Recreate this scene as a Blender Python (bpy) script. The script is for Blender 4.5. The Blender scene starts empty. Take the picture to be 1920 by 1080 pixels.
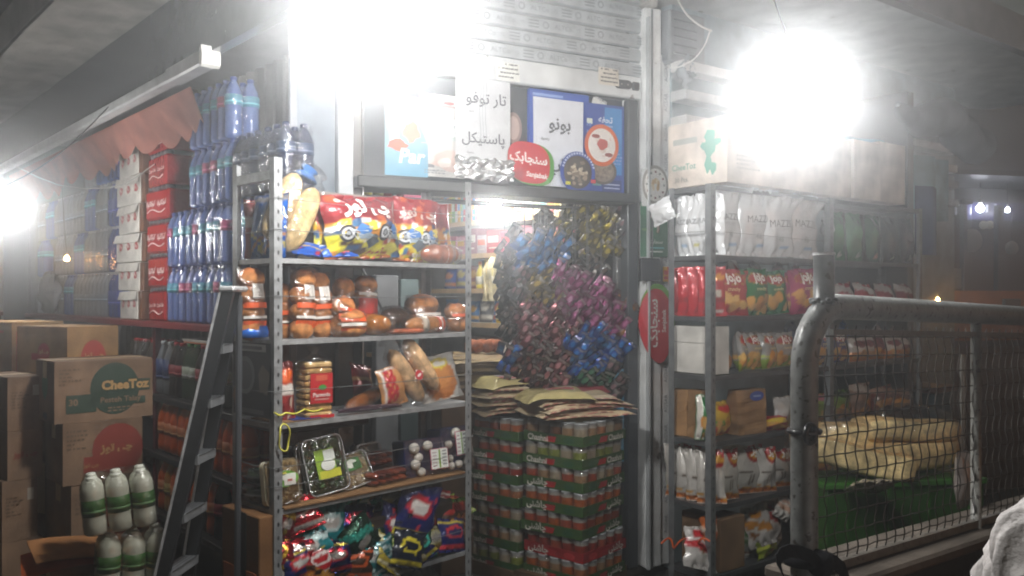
import bpy, math, random
import numpy as np
from mathutils import Vector, Matrix, noise as mnoise

random.seed(7)
RNG = np.random.default_rng(7)
sc = bpy.context.scene
COL = sc.collection

# ---------------------------------------------------------------- camera
HC = 1.5                                    # eye height
cam_d = bpy.data.cameras.new('camera')
cam_d.sensor_width = 36.0
cam_d.lens = 30.0
cam_d.shift_y = 15.0 / 1920.0
cam_d.clip_start = 0.05
cam_d.clip_end = 200.0
cam = bpy.data.objects.new('camera', cam_d)
cam.location = (0, 0, HC)
cam.rotation_euler = (math.radians(90), 0, 0)
COL.objects.link(cam)
sc.camera = cam

# ---------------------------------------------------------------- night sky
world = bpy.data.worlds.new('World')
sc.world = world
world.use_nodes = True
wn = world.node_tree.nodes
wl = world.node_tree.links
sky_n = wn.new('ShaderNodeTexSky')
sky_n.sky_type = 'NISHITA'
sky_n.sun_disc = False
sky_n.sun_elevation = math.radians(1.0)
sky_n.sun_rotation = math.radians(120)
tint = wn.new('ShaderNodeMix'); tint.data_type = 'RGBA'; tint.blend_type = 'MULTIPLY'; tint.inputs[0].default_value = 1
tint.inputs[7].default_value = (1.0, 0.84, 0.68, 1)      # town glow on the night sky
wl.new(sky_n.outputs[0], tint.inputs[6]); wl.new(tint.outputs[2], wn['Background'].inputs[0])
wn['Background'].inputs[1].default_value = 0.08

sc.view_settings.view_transform = 'Standard'
sc.view_settings.look = 'None'
sc.view_settings.exposure = 0.22
sc.view_settings.gamma = 1.0
sc.view_settings.use_curve_mapping = False
sc.cycles.use_denoising = True
sc.cycles.filter_width = 1.9
sc.cycles.sample_clamp_indirect = 6.0
sc.cycles.max_bounces = 6
sc.cycles.diffuse_bounces = 3
sc.cycles.glossy_bounces = 3
sc.cycles.transmission_bounces = 3
sc.cycles.volume_bounces = 0
sc.cycles.transparent_max_bounces = 24
sc.cycles.caustics_reflective = False
sc.cycles.caustics_refractive = False

LAMP_POWER = (8.0, 4.2, 2.0)                # radiant intensity of the three bare lamps
HAZE_DENSITY = 0.063
HAZE_G = 0.905

# ---------------------------------------------------------------- colours
def c(h):
    v = [int(h[i:i + 2], 16) / 255.0 for i in (0, 2, 4)]
    return tuple(x / 12.92 if x <= 0.04045 else ((x + 0.055) / 1.055) ** 2.4 for x in v)

# ---------------------------------------------------------------- materials
MATS = {}
def M(name, rough=0.5, metal=0.0, bump=0.0, bscale=60.0, vary=0.12, vscale=14.0, spec=0.5, alpha=1.0,
      chips=None, coat=0.0, detail=3.0, sheen=0.0):
    m = bpy.data.materials.new(name)
    m.use_nodes = True
    nt = m.node_tree
    n, l = nt.nodes, nt.links
    p = n['Principled BSDF']
    at = n.new('ShaderNodeAttribute'); at.attribute_name = 'Col'
    tc = n.new('ShaderNodeTexCoord')
    nz = n.new('ShaderNodeTexNoise'); nz.inputs['Scale'].default_value = vscale; nz.inputs['Detail'].default_value = 5
    l.new(tc.outputs['Object'], nz.inputs['Vector'])
    mr = n.new('ShaderNodeMapRange')
    mr.inputs[3].default_value = 1 - vary * 1.6; mr.inputs[4].default_value = 1 + vary
    mr.inputs[1].default_value = 0.3; mr.inputs[2].default_value = 0.7
    l.new(nz.outputs[0], mr.inputs[0])
    mx = n.new('ShaderNodeMix'); mx.data_type = 'RGBA'; mx.blend_type = 'MULTIPLY'; mx.inputs[0].default_value = 1
    l.new(at.outputs['Color'], mx.inputs[6]); l.new(mr.outputs[0], mx.inputs[7])
    out = mx.outputs[2]
    if chips:
        n2 = n.new('ShaderNodeTexNoise'); n2.inputs['Scale'].default_value = chips[1]; n2.inputs['Detail'].default_value = 8
        l.new(tc.outputs['Object'], n2.inputs['Vector'])
        rp = n.new('ShaderNodeValToRGB'); rp.color_ramp.elements[0].position = chips[2]; rp.color_ramp.elements[1].position = chips[2] + .04
        l.new(n2.outputs[0], rp.inputs[0])
        m2 = n.new('ShaderNodeMix'); m2.data_type = 'RGBA'
        l.new(rp.outputs[0], m2.inputs[0]); l.new(out, m2.inputs[6]); m2.inputs[7].default_value = (*chips[0], 1)
        out = m2.outputs[2]
    l.new(out, p.inputs['Base Color'])
    p.inputs['Roughness'].default_value = rough
    p.inputs['Metallic'].default_value = metal
    p.inputs['Specular IOR Level'].default_value = spec
    p.inputs['Alpha'].default_value = alpha
    if coat:
        p.inputs['Coat Weight'].default_value = coat; p.inputs['Coat Roughness'].default_value = 0.15
    if bump:
        nb = n.new('ShaderNodeTexNoise'); nb.inputs['Scale'].default_value = bscale; nb.inputs['Detail'].default_value = detail
        l.new(tc.outputs['Object'], nb.inputs['Vector'])
        b = n.new('ShaderNodeBump'); b.inputs['Strength'].default_value = bump; b.inputs['Distance'].default_value = 0.01
        l.new(nb.outputs[0], b.inputs['Height']); l.new(b.outputs[0], p.inputs['Normal'])
    MATS[name] = m
    return m

M('foil', rough=0.27, metal=0.12, bump=0.5, bscale=32, vary=0.05, coat=0.35, detail=2)
M('shiny_foil', rough=0.2, metal=0.65, bump=0.8, bscale=45, vary=0.05, detail=2)
M('paper', rough=0.62, bump=0.08, bscale=40, vary=0.06)
M('print', rough=0.5, vary=0.05)
M('card', rough=0.85, bump=0.12, bscale=90, vary=0.24, vscale=7, spec=0.25)
M('steel', rough=0.42, metal=0.25, bump=0.06, bscale=120, vary=0.2, vscale=25)
M('paint', rough=0.42, bump=0.05, bscale=60, vary=0.14, vscale=10)
M('worn_paint', rough=0.36, bump=0.15, bscale=70, vary=0.2, chips=((0.03, 0.025, 0.022), 55.0, 0.6), vscale=30)
M('dirty_white', rough=0.5, bump=0.05, bscale=40, vary=0.16, chips=((0.2, 0.18, 0.16), 9.0, 0.68), vscale=6)
M('plastic', rough=0.3, vary=0.05)
M('pet', rough=0.1, vary=0.05, alpha=0.75, bump=0.35, bscale=50, coat=0.6)
M('bread', rough=0.82, bump=0.35, bscale=80, vary=0.34, vscale=26, spec=0.2)
M('cloth', rough=0.9, bump=0.2, bscale=200, vary=0.22, vscale=7, spec=0.2)
M('concrete', rough=0.9, bump=0.3, bscale=45, vary=0.3, vscale=5, spec=0.25)
M('leafy', rough=0.45, bump=0.9, bscale=90, vary=0.6, vscale=60)
M('snow', rough=0.75, bump=0.5, bscale=60, vary=0.15, spec=0.4)
M('gloss_dark', rough=0.22, bump=0.12, bscale=14, vary=0.15)

def film(name, tint, fac, crinkle, rough=0.1):
    m = bpy.data.materials.new(name); m.use_nodes = True
    n, l = m.node_tree.nodes, m.node_tree.links
    n.remove(n['Principled BSDF'])
    tr = n.new('ShaderNodeBsdfTransparent'); tr.inputs[0].default_value = (*tint, 1)
    gl = n.new('ShaderNodeBsdfGlossy'); gl.inputs['Roughness'].default_value = rough
    lw = n.new('ShaderNodeLayerWeight'); lw.inputs[0].default_value = 0.35
    ma = n.new('ShaderNodeMath'); ma.operation = 'MULTIPLY_ADD'; ma.inputs[1].default_value = 0.3; ma.inputs[2].default_value = fac
    l.new(lw.outputs['Facing'], ma.inputs[0])
    tc = n.new('ShaderNodeTexCoord')
    nb = n.new('ShaderNodeTexNoise'); nb.inputs['Scale'].default_value = 28; nb.inputs['Detail'].default_value = 3; nb.inputs['Distortion'].default_value = 0.8
    l.new(tc.outputs['Object'], nb.inputs['Vector'])
    b = n.new('ShaderNodeBump'); b.inputs['Strength'].default_value = crinkle; b.inputs['Distance'].default_value = 0.012
    l.new(nb.outputs[0], b.inputs['Height'])
    l.new(b.outputs[0], gl.inputs['Normal'])
    mix = n.new('ShaderNodeMixShader')
    l.new(ma.outputs[0], mix.inputs[0]); l.new(tr.outputs[0], mix.inputs[1]); l.new(gl.outputs[0], mix.inputs[2])
    l.new(mix.outputs[0], n['Material Output'].inputs['Surface'])
    MATS[name] = m
film('film', (0.96, 0.96, 0.96), 0.09, 1.0, 0.13)
film('pack_film', (0.97, 0.97, 0.98), 0.08, 1.0, 0.12)
film('bread_film', (0.92, 0.91, 0.9), 0.13, 1.0, 0.16)
film('cloudy_film', (0.82, 0.82, 0.8), 0.12, 0.8, 0.2)

def emit(name, col, s):
    m = bpy.data.materials.new(name); m.use_nodes = True
    n, l = m.node_tree.nodes, m.node_tree.links
    n.remove(n['Principled BSDF'])
    e = n.new('ShaderNodeEmission'); e.inputs[0].default_value = (*col, 1); e.inputs[1].default_value = s
    l.new(e.outputs[0], n['Material Output'].inputs['Surface'])
    MATS[name] = m

# ---------------------------------------------------------------- frames on the ground plan
class Fr:
    """local frame: +a along heading (degrees right of the view axis), +b away, z up"""
    def __init__(s, x, y, heading):
        h = math.radians(heading)
        s.x, s.y = x, y
        s.e = (math.sin(h), math.cos(h)); s.n = (-math.cos(h), math.sin(h))
        s.rz = math.radians(90 - heading)
    def pt(s, a, b, z):
        return Vector((s.x + a * s.e[0] + b * s.n[0], s.y + a * s.e[1] + b * s.n[1], z))
    def at(s, u, v, b=0.0):
        U, V = (u - 960) / 1600.0, (555 - v) / 1600.0
        d = (b + s.x * s.n[0] + s.y * s.n[1]) / (U * s.n[0] + s.n[1])
        return ((U * d - s.x) * s.e[0] + (d - s.y) * s.e[1], HC + V * d)
    def ata(s, u, v, a=0.0):
        U, V = (u - 960) / 1600.0, (555 - v) / 1600.0
        d = (a + s.x * s.e[0] + s.y * s.e[1]) / (U * s.e[0] + s.e[1])
        return ((U * d - s.x) * s.n[0] + (d - s.y) * s.n[1], HC + V * d)
    def slot(s, u0, v0, u1, v1, b=0.0):
        um = (u0 + u1) / 2
        a0, a1 = s.at(u0, v1, b)[0], s.at(u1, v1, b)[0]
        zt, zb = s.at(um, v0, b)[1], s.at(um, v1, b)[1]
        return (a0 + a1) / 2, zb, a1 - a0, zt - zb

def put(o, fr, a, b, z, rx=0, ry=0, rz=0):
    R = Matrix.Rotation(fr.rz + math.radians(rz), 3, 'Z') @ Matrix.Rotation(math.radians(ry), 3, 'Y') @ Matrix.Rotation(math.radians(rx), 3, 'X')
    o.location = fr.pt(a, b, z)
    o.rotation_euler = R.to_euler()
    return o

W0 = Fr(0, 0, 90)
LEFT = Fr(-1.56, 4.24, 138.8)       # bottle wall; a grows towards the viewer
RACK = Fr(-0.871, 3.125, 44.0)      # bread rack
DOOR = Fr(0.693, 4.65, 62.2)        # shop front with the roller shutter; a = 0 at the white column
RITE = Fr(0.916, 3.93, 53.0)        # crisps rack right of the column
GATE = Fr(0.7193, 2.1, 51.2)
GUT = Fr(-1.276, 3.6, 138.8)        # canopy edge over the bottle wall
INNR = Fr(-0.21, 5.6, 138.8)        # goods shelves inside

# ---------------------------------------------------------------- text
_TX = {}
_AR = {  # isolated, final, initial, medial
 'ا': ('\ufe8d', '\ufe8e', None, None), 'ب': ('\ufe8f', '\ufe90', '\ufe91', '\ufe92'), 'پ': ('\ufb56', '\ufb57', '\ufb58', '\ufb59'),
 'ت': ('\ufe95', '\ufe96', '\ufe97', '\ufe98'), 'ج': ('\ufe9d', '\ufe9e', '\ufe9f', '\ufea0'), 'چ': ('\ufb7a', '\ufb7b', '\ufb7c', '\ufb7d'),
 'د': ('\ufea9', '\ufeaa', None, None), 'ر': ('\ufead', '\ufeae', None, None), 'ز': ('\ufeaf', '\ufeb0', None, None),
 'س': ('\ufeb1', '\ufeb2', '\ufeb3', '\ufeb4'), 'ش': ('\ufeb5', '\ufeb6', '\ufeb7', '\ufeb8'), 'ف': ('\ufed1', '\ufed2', '\ufed3', '\ufed4'),
 'ک': ('\ufb8e', '\ufb8f', '\ufb90', '\ufb91'), 'ل': ('\ufedd', '\ufede', '\ufedf', '\ufee0'), 'م': ('\ufee1', '\ufee2', '\ufee3', '\ufee4'),
 'ن': ('\ufee5', '\ufee6', '\ufee7', '\ufee8'), 'و': ('\ufeed', '\ufeee', None, None), 'ی': ('\ufbfc', '\ufbfd', '\ufbfe', '\ufbff'),
 'ح': ('\ufea1', '\ufea2', '\ufea3', '\ufea4'), 'ه': ('\ufee9', '\ufeea', '\ufeeb', '\ufeec'),
}
def shape(s):
    if not any(ch in _AR for ch in s):
        return s
    out = []
    for i, ch in enumerate(s):
        if ch not in _AR:
            out.append(ch); continue
        f = _AR[ch]
        prev = i > 0 and s[i - 1] in _AR and _AR[s[i - 1]][2] is not None
        nxt = i + 1 < len(s) and s[i + 1] in _AR and f[2] is not None
        out.append(f[3] if prev and nxt else f[1] if prev else f[2] if nxt else f[0])
    return ''.join(reversed(out))

def text2d(s, bold=0.0, shear=0.0):
    k = (s, bold, shear)
    if k in _TX:
        return _TX[k]
    cu = bpy.data.curves.new('lettering', 'FONT')
    cu.body = shape(s); cu.resolution_u = 2; cu.offset = bold; cu.shear = shear
    o = bpy.data.objects.new('lettering', cu); COL.objects.link(o)
    dg = bpy.context.evaluated_depsgraph_get(); dg.update()
    me = bpy.data.meshes.new_from_object(o.evaluated_get(dg))
    P = np.array([v.co[:2] for v in me.vertices], float).reshape(-1, 2)
    F = [tuple(p.vertices) for p in me.polygons]
    bpy.data.objects.remove(o); bpy.data.meshes.remove(me); bpy.data.curves.remove(cu)
    if len(P):
        lo, hi = P.min(0), P.max(0)
        P = (P - (lo + hi) / 2) / (hi[0] - lo[0])       # width 1, centred
    _TX[k] = (P, F)
    return _TX[k]

# ---------------------------------------------------------------- mesh builder
class MB:
    def __init__(s):
        s.v, s.f, s.c = [], [], []
    def add(s, V, F, col):
        n = len(s.v)
        s.v.extend([tuple(map(float, p)) for p in V])
        s.f.extend([tuple(int(i) + n for i in q) for q in F])
        if isinstance(col, (tuple,)) or (isinstance(col, np.ndarray) and col.ndim == 1):
            s.c.extend([tuple(col)] * len(V))
        else:
            s.c.extend([tuple(x) for x in col])
        return s
    def box(s, x0, x1, y0, y1, z0, z1, col, bev=0.0, rot=None, about=None, colf=None):
        if bev <= 0:
            V = [(x, y, z) for z in (z0, z1) for y in (y0, y1) for x in (x0, x1)]
            F = [(0, 2, 3, 1), (4, 5, 7, 6), (0, 1, 5, 4), (2, 6, 7, 3), (0, 4, 6, 2), (1, 3, 7, 5)]
        else:
            b = min(bev, (x1 - x0) * .49, (y1 - y0) * .49, (z1 - z0) * .49)
            V, F, idx = [], [], {}
            for ix, X in ((0, (x0, x0 + b)), (1, (x1, x1 - b))):
                for iy, Y in ((0, (y0, y0 + b)), (1, (y1, y1 - b))):
                    for iz, Z in ((0, (z0, z0 + b)), (1, (z1, z1 - b))):
                        for ax in range(3):
                            p = [X[1], Y[1], Z[1]]; p[ax] = (X, Y, Z)[ax][0]
                            idx[(ix, iy, iz, ax)] = len(V); V.append(tuple(p))
            g = idx
            for k in (0, 1):
                q = [g[(k, 0, 0, 0)], g[(k, 1, 0, 0)], g[(k, 1, 1, 0)], g[(k, 0, 1, 0)]]; F.append(q if k else q[::-1])
                q = [g[(0, k, 0, 1)], g[(1, k, 0, 1)], g[(1, k, 1, 1)], g[(0, k, 1, 1)]]; F.append(q[::-1] if k else q)
                q = [g[(0, 0, k, 2)], g[(1, 0, k, 2)], g[(1, 1, k, 2)], g[(0, 1, k, 2)]]; F.append(q if k else q[::-1])
            for i in (0, 1):
                for j in (0, 1):
                    F.append([g[(i, j, 0, 0)], g[(i, j, 1, 0)], g[(i, j, 1, 1)], g[(i, j, 0, 1)]])
                    F.append([g[(i, 0, j, 0)], g[(i, 1, j, 0)], g[(i, 1, j, 2)], g[(i, 0, j, 2)]])
                    F.append([g[(0, i, j, 1)], g[(1, i, j, 1)], g[(1, i, j, 2)], g[(0, i, j, 2)]])
                    for k in (0, 1):
                        F.append([g[(i, j, k, 0)], g[(i, j, k, 1)], g[(i, j, k, 2)]])
        if rot is not None:
            o = Vector(about or ((x0 + x1) / 2, (y0 + y1) / 2, (z0 + z1) / 2))
            V = [tuple(rot @ (Vector(p) - o) + o) for p in V]
        return s.add(V, F, col)
    def tube(s, P, r, col, seg=8, caps=True, closed=False):
        P = [Vector(p) for p in P]
        R = r if isinstance(r, (list, tuple)) else [r] * len(P)
        V, F = [], []
        n = len(P)
        up = None
        for i, p in enumerate(P):
            if closed:
                t = P[(i + 1) % n] - P[i - 1]
            else:
                t = (P[min(i + 1, n - 1)] - P[max(i - 1, 0)])
            t.normalize()
            if up is None:
                up = Vector((0, 0, 1)) if abs(t.z) < .9 else Vector((1, 0, 0))
            x = t.cross(up)
            if x.length < 1e-6:
                x = t.cross(Vector((1, .3, 0)))
            x.normalize(); y = x.cross(t).normalized(); up = y
            for k in range(seg):
                a = 2 * math.pi * k / seg
                V.append(p + (x * math.cos(a) + y * math.sin(a)) * R[i])
        m = n if closed else n - 1
        for i in range(m):
            for k in range(seg):
                j = (i + 1) % n
                F.append((i * seg + k, i * seg + (k + 1) % seg, j * seg + (k + 1) % seg, j * seg + k))
        if caps and not closed:
            F.append(tuple(range(seg))); F.append(tuple((n - 1) * seg + k for k in range(seg))[::-1])
        return s.add(V, F, col)
    def lathe(s, prof, col, seg=14, o=(0, 0, 0), axis='z', sx=1.0, sy=1.0):
        V, F, Cc = [], [], []
        n = len(prof)
        for i, q in enumerate(prof):
            for k in range(seg):
                a = 2 * math.pi * (k + .5) / seg
                p = (q[0] * math.cos(a) * sx, q[0] * math.sin(a) * sy, q[1])
                if axis == 'x': p = (p[2], p[0], p[1])
                if axis == 'y': p = (p[0], p[2], p[1])
                V.append((p[0] + o[0], p[1] + o[1], p[2] + o[2]))
                Cc.append(q[2] if len(q) > 2 else col)
        for i in range(n - 1):
            for k in range(seg):
                q = (i * seg + k, i * seg + (k + 1) % seg, (i + 1) * seg + (k + 1) % seg, (i + 1) * seg + k)
                F.append(q[::-1] if axis == 'y' else q)
        F.append(tuple(range(seg))[::-1]); F.append(tuple((n - 1) * seg + k for k in range(seg)))
        return s.add(V, F, Cc)
    def ell(s, o, r, col, seg=10, rings=7, noise=0.0, rot=None, seed=0, colf=None):
        V, F, Cc = [], [], []
        for i in range(rings + 1):
            t = math.pi * i / rings
            for k in range(seg):
                a = 2 * math.pi * k / seg
                d = Vector((math.sin(t) * math.cos(a), math.sin(t) * math.sin(a), -math.cos(t)))
                g = 1 + noise * mnoise.noise(d * 2.3 + Vector((seed, seed * 1.7, 3))) if noise else 1
                p = Vector((d.x * r[0] * g, d.y * r[1] * g, d.z * r[2] * g))
                if rot is not None: p = rot @ p
                V.append(p + Vector(o)); Cc.append(colf(d) if colf else col)
        for i in range(rings):
            for k in range(seg):
                F.append((i * seg + k, i * seg + (k + 1) % seg, (i + 1) * seg + (k + 1) % seg, (i + 1) * seg + k))
        return s.add(V, F, Cc)
    def grid(s, fn, nu, nv, colf):
        """fn(u, v) -> point; colf colour or function"""
        V, F, Cc = [], [], []
        for j in range(nv + 1):
            for i in range(nu + 1):
                u, v = i / nu, j / nv
                V.append(fn(u, v)); Cc.append(colf(u, v) if callable(colf) else colf)
        for j in range(nv):
            for i in range(nu):
                q = j * (nu + 1) + i
                F.append((q, q + 1, q + nu + 2, q + nu + 1))
        return s.add(V, F, Cc)
    def text(s, t, fn, w, col, bold=0.0, shear=0.0, hmax=None):
        """fn(x, y) -> point; lettering w wide, centred on (0, 0)"""
        P, F = text2d(t, bold, shear)
        if not len(P): return s
        h = P[:, 1].max() - P[:, 1].min()
        k = w
        if hmax and h * k > hmax: k = hmax / h
        return s.add([fn(x * k, y * k) for x, y in P], F, col)
    def ring(s, fn, r0, r1, col, seg=20):
        V, F = [], []
        for k in range(seg):
            a = 2 * math.pi * k / seg
            V.append(fn(r0 * math.cos(a), r0 * math.sin(a))); V.append(fn(r1 * math.cos(a), r1 * math.sin(a)))
        for k in range(seg):
            j = (k + 1) % seg
            F.append((2 * k, 2 * k + 1, 2 * j + 1, 2 * j))
        return s.add(V, F, col)
    def disc(s, fn, rx, ry, col, seg=20, wob=0.0, seed=0):
        V = [fn(0, 0)] + [fn(rx * math.cos(2 * math.pi * k / seg) * (1 + wob * math.sin(k * 2.3 + seed)), ry * math.sin(2 * math.pi * k / seg) * (1 + wob * math.sin(k * 1.7 + seed))) for k in range(seg)]
        return s.add(V, [(0, 1 + k, 1 + (k + 1) % seg) for k in range(seg)], col)
    def poly(s, P, y0, y1, col):
        """outline P in the x-z plane extruded from y0 (front) to y1"""
        n = len(P)
        V = [(x, y0, z) for x, z in P] + [(x, y1, z) for x, z in P]
        F = [tuple(range(n)), tuple(range(2 * n - 1, n - 1, -1))] + [(k, n + k, n + (k + 1) % n, (k + 1) % n) for k in range(n)]
        return s.add(V, F, col)
    def mesh(s, name, mat, smooth=False):
        me = bpy.data.meshes.new(name)
        me.from_pydata(s.v, [], s.f)
        at = me.attributes.new('Col', 'FLOAT_COLOR', 'POINT')
        arr = np.ones((len(s.v), 4), np.float32)
        arr[:, :3] = np.array(s.c, np.float32).reshape(-1, 3)
        at.data.foreach_set('color', arr.ravel())
        me.materials.append(MATS[mat])
        if smooth:
            me.polygons.foreach_set('use_smooth', np.ones(len(me.polygons), bool))
        me.validate(); me.update()
        return me
    def build(s, name, mat, parent=None, smooth=False):
        return link(name, s.mesh(name, mat, smooth), parent)

def link(name, me, parent=None):
    o = bpy.data.objects.new(name, me)
    COL.objects.link(o)
    if parent is not None:
        o.parent = parent
    return o
def tag(o, label, cat, group=None, kind=None):
    o['label'] = label
    if cat: o['category'] = cat
    if group: o['group'] = group
    if kind: o['kind'] = kind
    return o
def thing(name, label, cat, group=None):
    o = bpy.data.objects.new(name, None)
    o.empty_display_size = 0.05
    COL.objects.link(o)
    return tag(o, label, cat, group)
def structure(name, o=None):
    o['kind'] = 'structure'
    return o
ORD = ['first', 'second', 'third', 'fourth', 'fifth', 'sixth', 'seventh', 'eighth', 'ninth', 'tenth', 'eleventh', 'twelfth',
       'thirteenth', 'fourteenth', 'fifteenth', 'sixteenth', 'seventeenth', 'eighteenth', 'nineteenth', 'twentieth']

# ---------------------------------------------------------------- printed pouches
def ellm(cx, cy, rx, ry): return lambda u, v: ((u - cx) / rx) ** 2 + ((v - cy) / ry) ** 2 < 1
def rect(u0, v0, u1, v1): return lambda u, v: (u > u0) & (u < u1) & (v > v0) & (v < v1)
def band(v0, v1, sl=0.0): return lambda u, v: (v + sl * (u - .5) > v0) & (v + sl * (u - .5) < v1)
def stripes(k, duty=.5, ang=0.0): return lambda u, v: ((u * math.cos(ang) + v * math.sin(ang)) * k) % 1 < duty
def both(p, q): return lambda u, v: p(u, v) & q(u, v)
def D(base, *layers):
    def f(u, v):
        out = np.empty(u.shape + (3,)); out[...] = base
        for m, col in layers:
            out[m(u, v)] = col
        return out
    return f
def puffs(seed, n, box, cols, r=(.06, .12)):
    rn = random.Random(seed)
    L = []
    for i in range(n):
        L.append((ellm(rn.uniform(box[0], box[2]), rn.uniform(box[1], box[3]), rn.uniform(*r), rn.uniform(*r) * .8), rn.choice(cols)))
    return L

class Pouch:
    def __init__(s, w, h, t, design, nu=16, nv=22, seed=0, seal=.06, crinkle=1.0, bow=0.08, slump=0.0):
        s.w, s.h, s.t, s.seal, s.k, s.bow = w, h, t, seal, crinkle, bow
        rn = random.Random(seed)
        s.wv = [(rn.uniform(-7, 7), rn.uniform(-7, 7), rn.uniform(0, 6.3), rn.uniform(.3, 1)) for _ in range(5)]
        s.ph = [rn.uniform(0, 6.3) for _ in range(4)]
        S, V = np.meshgrid(np.linspace(-1, 1, nu + 1), np.linspace(0, 1, nv + 1))
        T = s.T(S, V); X, Z = s.XZ(S, V)
        front = np.stack([X, -T, Z], -1).reshape(-1, 3)
        back = np.stack([X, T * .9, Z], -1).reshape(-1, 3)
        if slump:
            for A in (front, back):
                A[:, 1] -= slump * np.clip((A[:, 2] / h - .62) / .38, 0, 1) ** 2 * h
        cf = design((S + 1) / 2, V).reshape(-1, 3)
        cb = np.repeat(design(np.full(S.shape, .03), V).reshape(-1, 3), 1, 0)
        F = []
        for j in range(nv):
            for i in range(nu):
                q = j * (nu + 1) + i
                F.append((q, q + 1, q + nu + 2, q + nu + 1))
        n = len(front)
        s.mb = MB()
        s.mb.add(front, F, cf); s.mb.add(back, [tuple(reversed(q)) for q in F], cb)
    def prof(s, v):
        return np.sin(np.pi * np.clip((v - s.seal) / (1 - 2 * s.seal), 0, 1)) ** .5
    def T(s, S, V):
        p = s.prof(V); e = np.clip(1 - np.abs(S) ** 2.4, 0, 1) ** .7
        T = s.t / 2 * e * p
        w = sum(a * np.sin(kx * S + kz * V * 2 + ph) for kx, kz, ph, a in s.wv) / 3
        T = T + s.t * .07 * s.k * w * e * np.clip(p * 1.3, 0, 1)
        for k, edge in ((0, 0.0), (1, 1.0)):
            T = T + s.t * .09 * s.k * np.sin(S * 11 + s.ph[k] + 3 * V) * np.exp(-np.abs(V - edge - (s.seal if k == 0 else -s.seal)) / .09) * e
        return T + .0012
    def XZ(s, S, V):
        p = s.prof(V)
        X = S * s.w / 2 * (1 - s.bow * p) + s.w * .012 * s.k * np.sin(V * 17 + s.ph[2])
        Z = V * s.h + s.h * .012 * s.k * np.sin(S * 5 + s.ph[3]) * (V > .5)
        return X, Z
    def on(s, dx=0.0, dz=0.5, lift=.0022, ang=0.0):
        """map flat print coordinates (metres, centred at u offset dx, height dz of the bag) to its front"""
        ca, sa = math.cos(ang), math.sin(ang)
        def f(x, y):
            x, y = x * ca - y * sa, x * sa + y * ca
            z = dz * s.h + y
            v = min(max(z / s.h, 0), 1); S = (dx + x) / (s.w / 2 * (1 - s.bow * float(s.prof(np.array(v)))))
            S = max(-.98, min(.98, S))
            return (dx + x, -float(s.T(np.array(S), np.array(v))) - lift, z)
        return f
# ================================================================ LAMPS
def bulb(label, pos, I, r, cord_to, warm=(1.0, 0.985, 0.955), group='bare lamps hung over the goods'):
    mat = 'glow_%d' % len(MATS)
    emit(mat, warm, I / (math.pi * r * r))
    t = thing('hanging_lamp', label, 'lamp', group)
    t.location = pos
    mb = MB()
    prof = [(0.001, -r)] + [(r * math.sin(a), -r * math.cos(a)) for a in [k * math.pi / 12 for k in range(1, 10)]] + [(r * .42, r * 1.05), (r * .4, r * 1.25)]
    mb.lathe(prof, (1, 1, 1), 16)
    mb.build('bulb', mat, t, True)
    mb = MB()
    mb.lathe([(r * .45, r * 1.25), (r * .5, r * 1.3), (r * .5, r * 1.9), (r * .2, r * 2.2)], c('d8d8d4'), 12)
    mb.build('socket', 'plastic', t, True)
    mb = MB()
    q = Vector(cord_to) - Vector(pos)
    p0 = Vector((0, 0, r * 2.2))
    mb.tube([p0.lerp(q, k / 6) + Vector((0, 0, -.05 * math.sin(math.pi * k / 6))) for k in range(7)], .0035, c('303030'), 6)
    mb.build('cord', 'plastic', t, True)
    return t
def world(u, v, d): return Vector(((u - 960) / 1600 * d, d, HC + (555 - v) / 1600 * d))

L1 = world(705, 22, 2.6); L2 = world(1486, 192, 2.6); L3 = world(6, 392, 4.2)
bulb('big blazing white bulb hanging in front of the roller shutter above the bread rack', L1, LAMP_POWER[0], .1, L1 + Vector((.1, .5, .5)))
bulb('blazing white bulb hanging in front of the cartons on top of the crisps rack', L2, LAMP_POWER[1], .08, L2 + Vector((.25, 1.15, .92)))
bulb('glaring white bulb under the canopy edge at the far left end of the bottles', L3, LAMP_POWER[2], .05, GUT.pt(-1.25, -.045, 2.50))

# ================================================================ GROUND, SKY LIMIT, HAZE
mb = MB()
mb.grid(lambda u, v: (-40 + 80 * u, -20 + 80 * v, 0.02 * mnoise.noise(Vector((u * 30, v * 30, 0))) - .02), 40, 40, c('3a3835'))
g = mb.build('ground', 'concrete'); structure('ground', g)
mb = MB()
mb.box(-9, 9, -1.5, 13.5, -1.0, 3.9, (1, 1, 1))
hz = mb.build('haze', 'film'); hz['kind'] = 'stuff'
hm = bpy.data.materials.new('haze_air'); hm.use_nodes = True
hn = hm.node_tree.nodes; hn.remove(hn['Principled BSDF'])
pv = hn.new('ShaderNodeVolumePrincipled')
pv.inputs['Color'].default_value = (.93, .96, 1.0, 1)
pv.inputs['Density'].default_value = HAZE_DENSITY
pv.inputs['Anisotropy'].default_value = HAZE_G
hm.node_tree.links.new(pv.outputs[0], hn['Material Output'].inputs['Volume'])
hz.data.materials.clear(); hz.data.materials.append(hm)

# ================================================================ SHOP BUILDING
shop = thing('shop_building', 'grey shop building with canopy, white jambs and open shop front', 'building')
G1, G2, G3 = c('8f9298'), c('6c6e72'), c('50524f')
def dpt(a, b, z): return tuple(DOOR.pt(a, b, z))
def rot_box(fr, a0, a1, b0, b1, z0, z1, col, mb, bev=0.0):
    n = len(mb.v)
    mb.box(a0, a1, b0, b1, z0, z1, col, bev)
    mb.v[n:] = [tuple(fr.pt(*p)) for p in mb.v[n:]]
    return mb
# floor of the shop
mb = rot_box(DOOR, -3.0, 1.2, .0, 5.0, -.02, .03, c('4a4640'), MB()); mb.build('floor_slab', 'concrete', shop)
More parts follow.
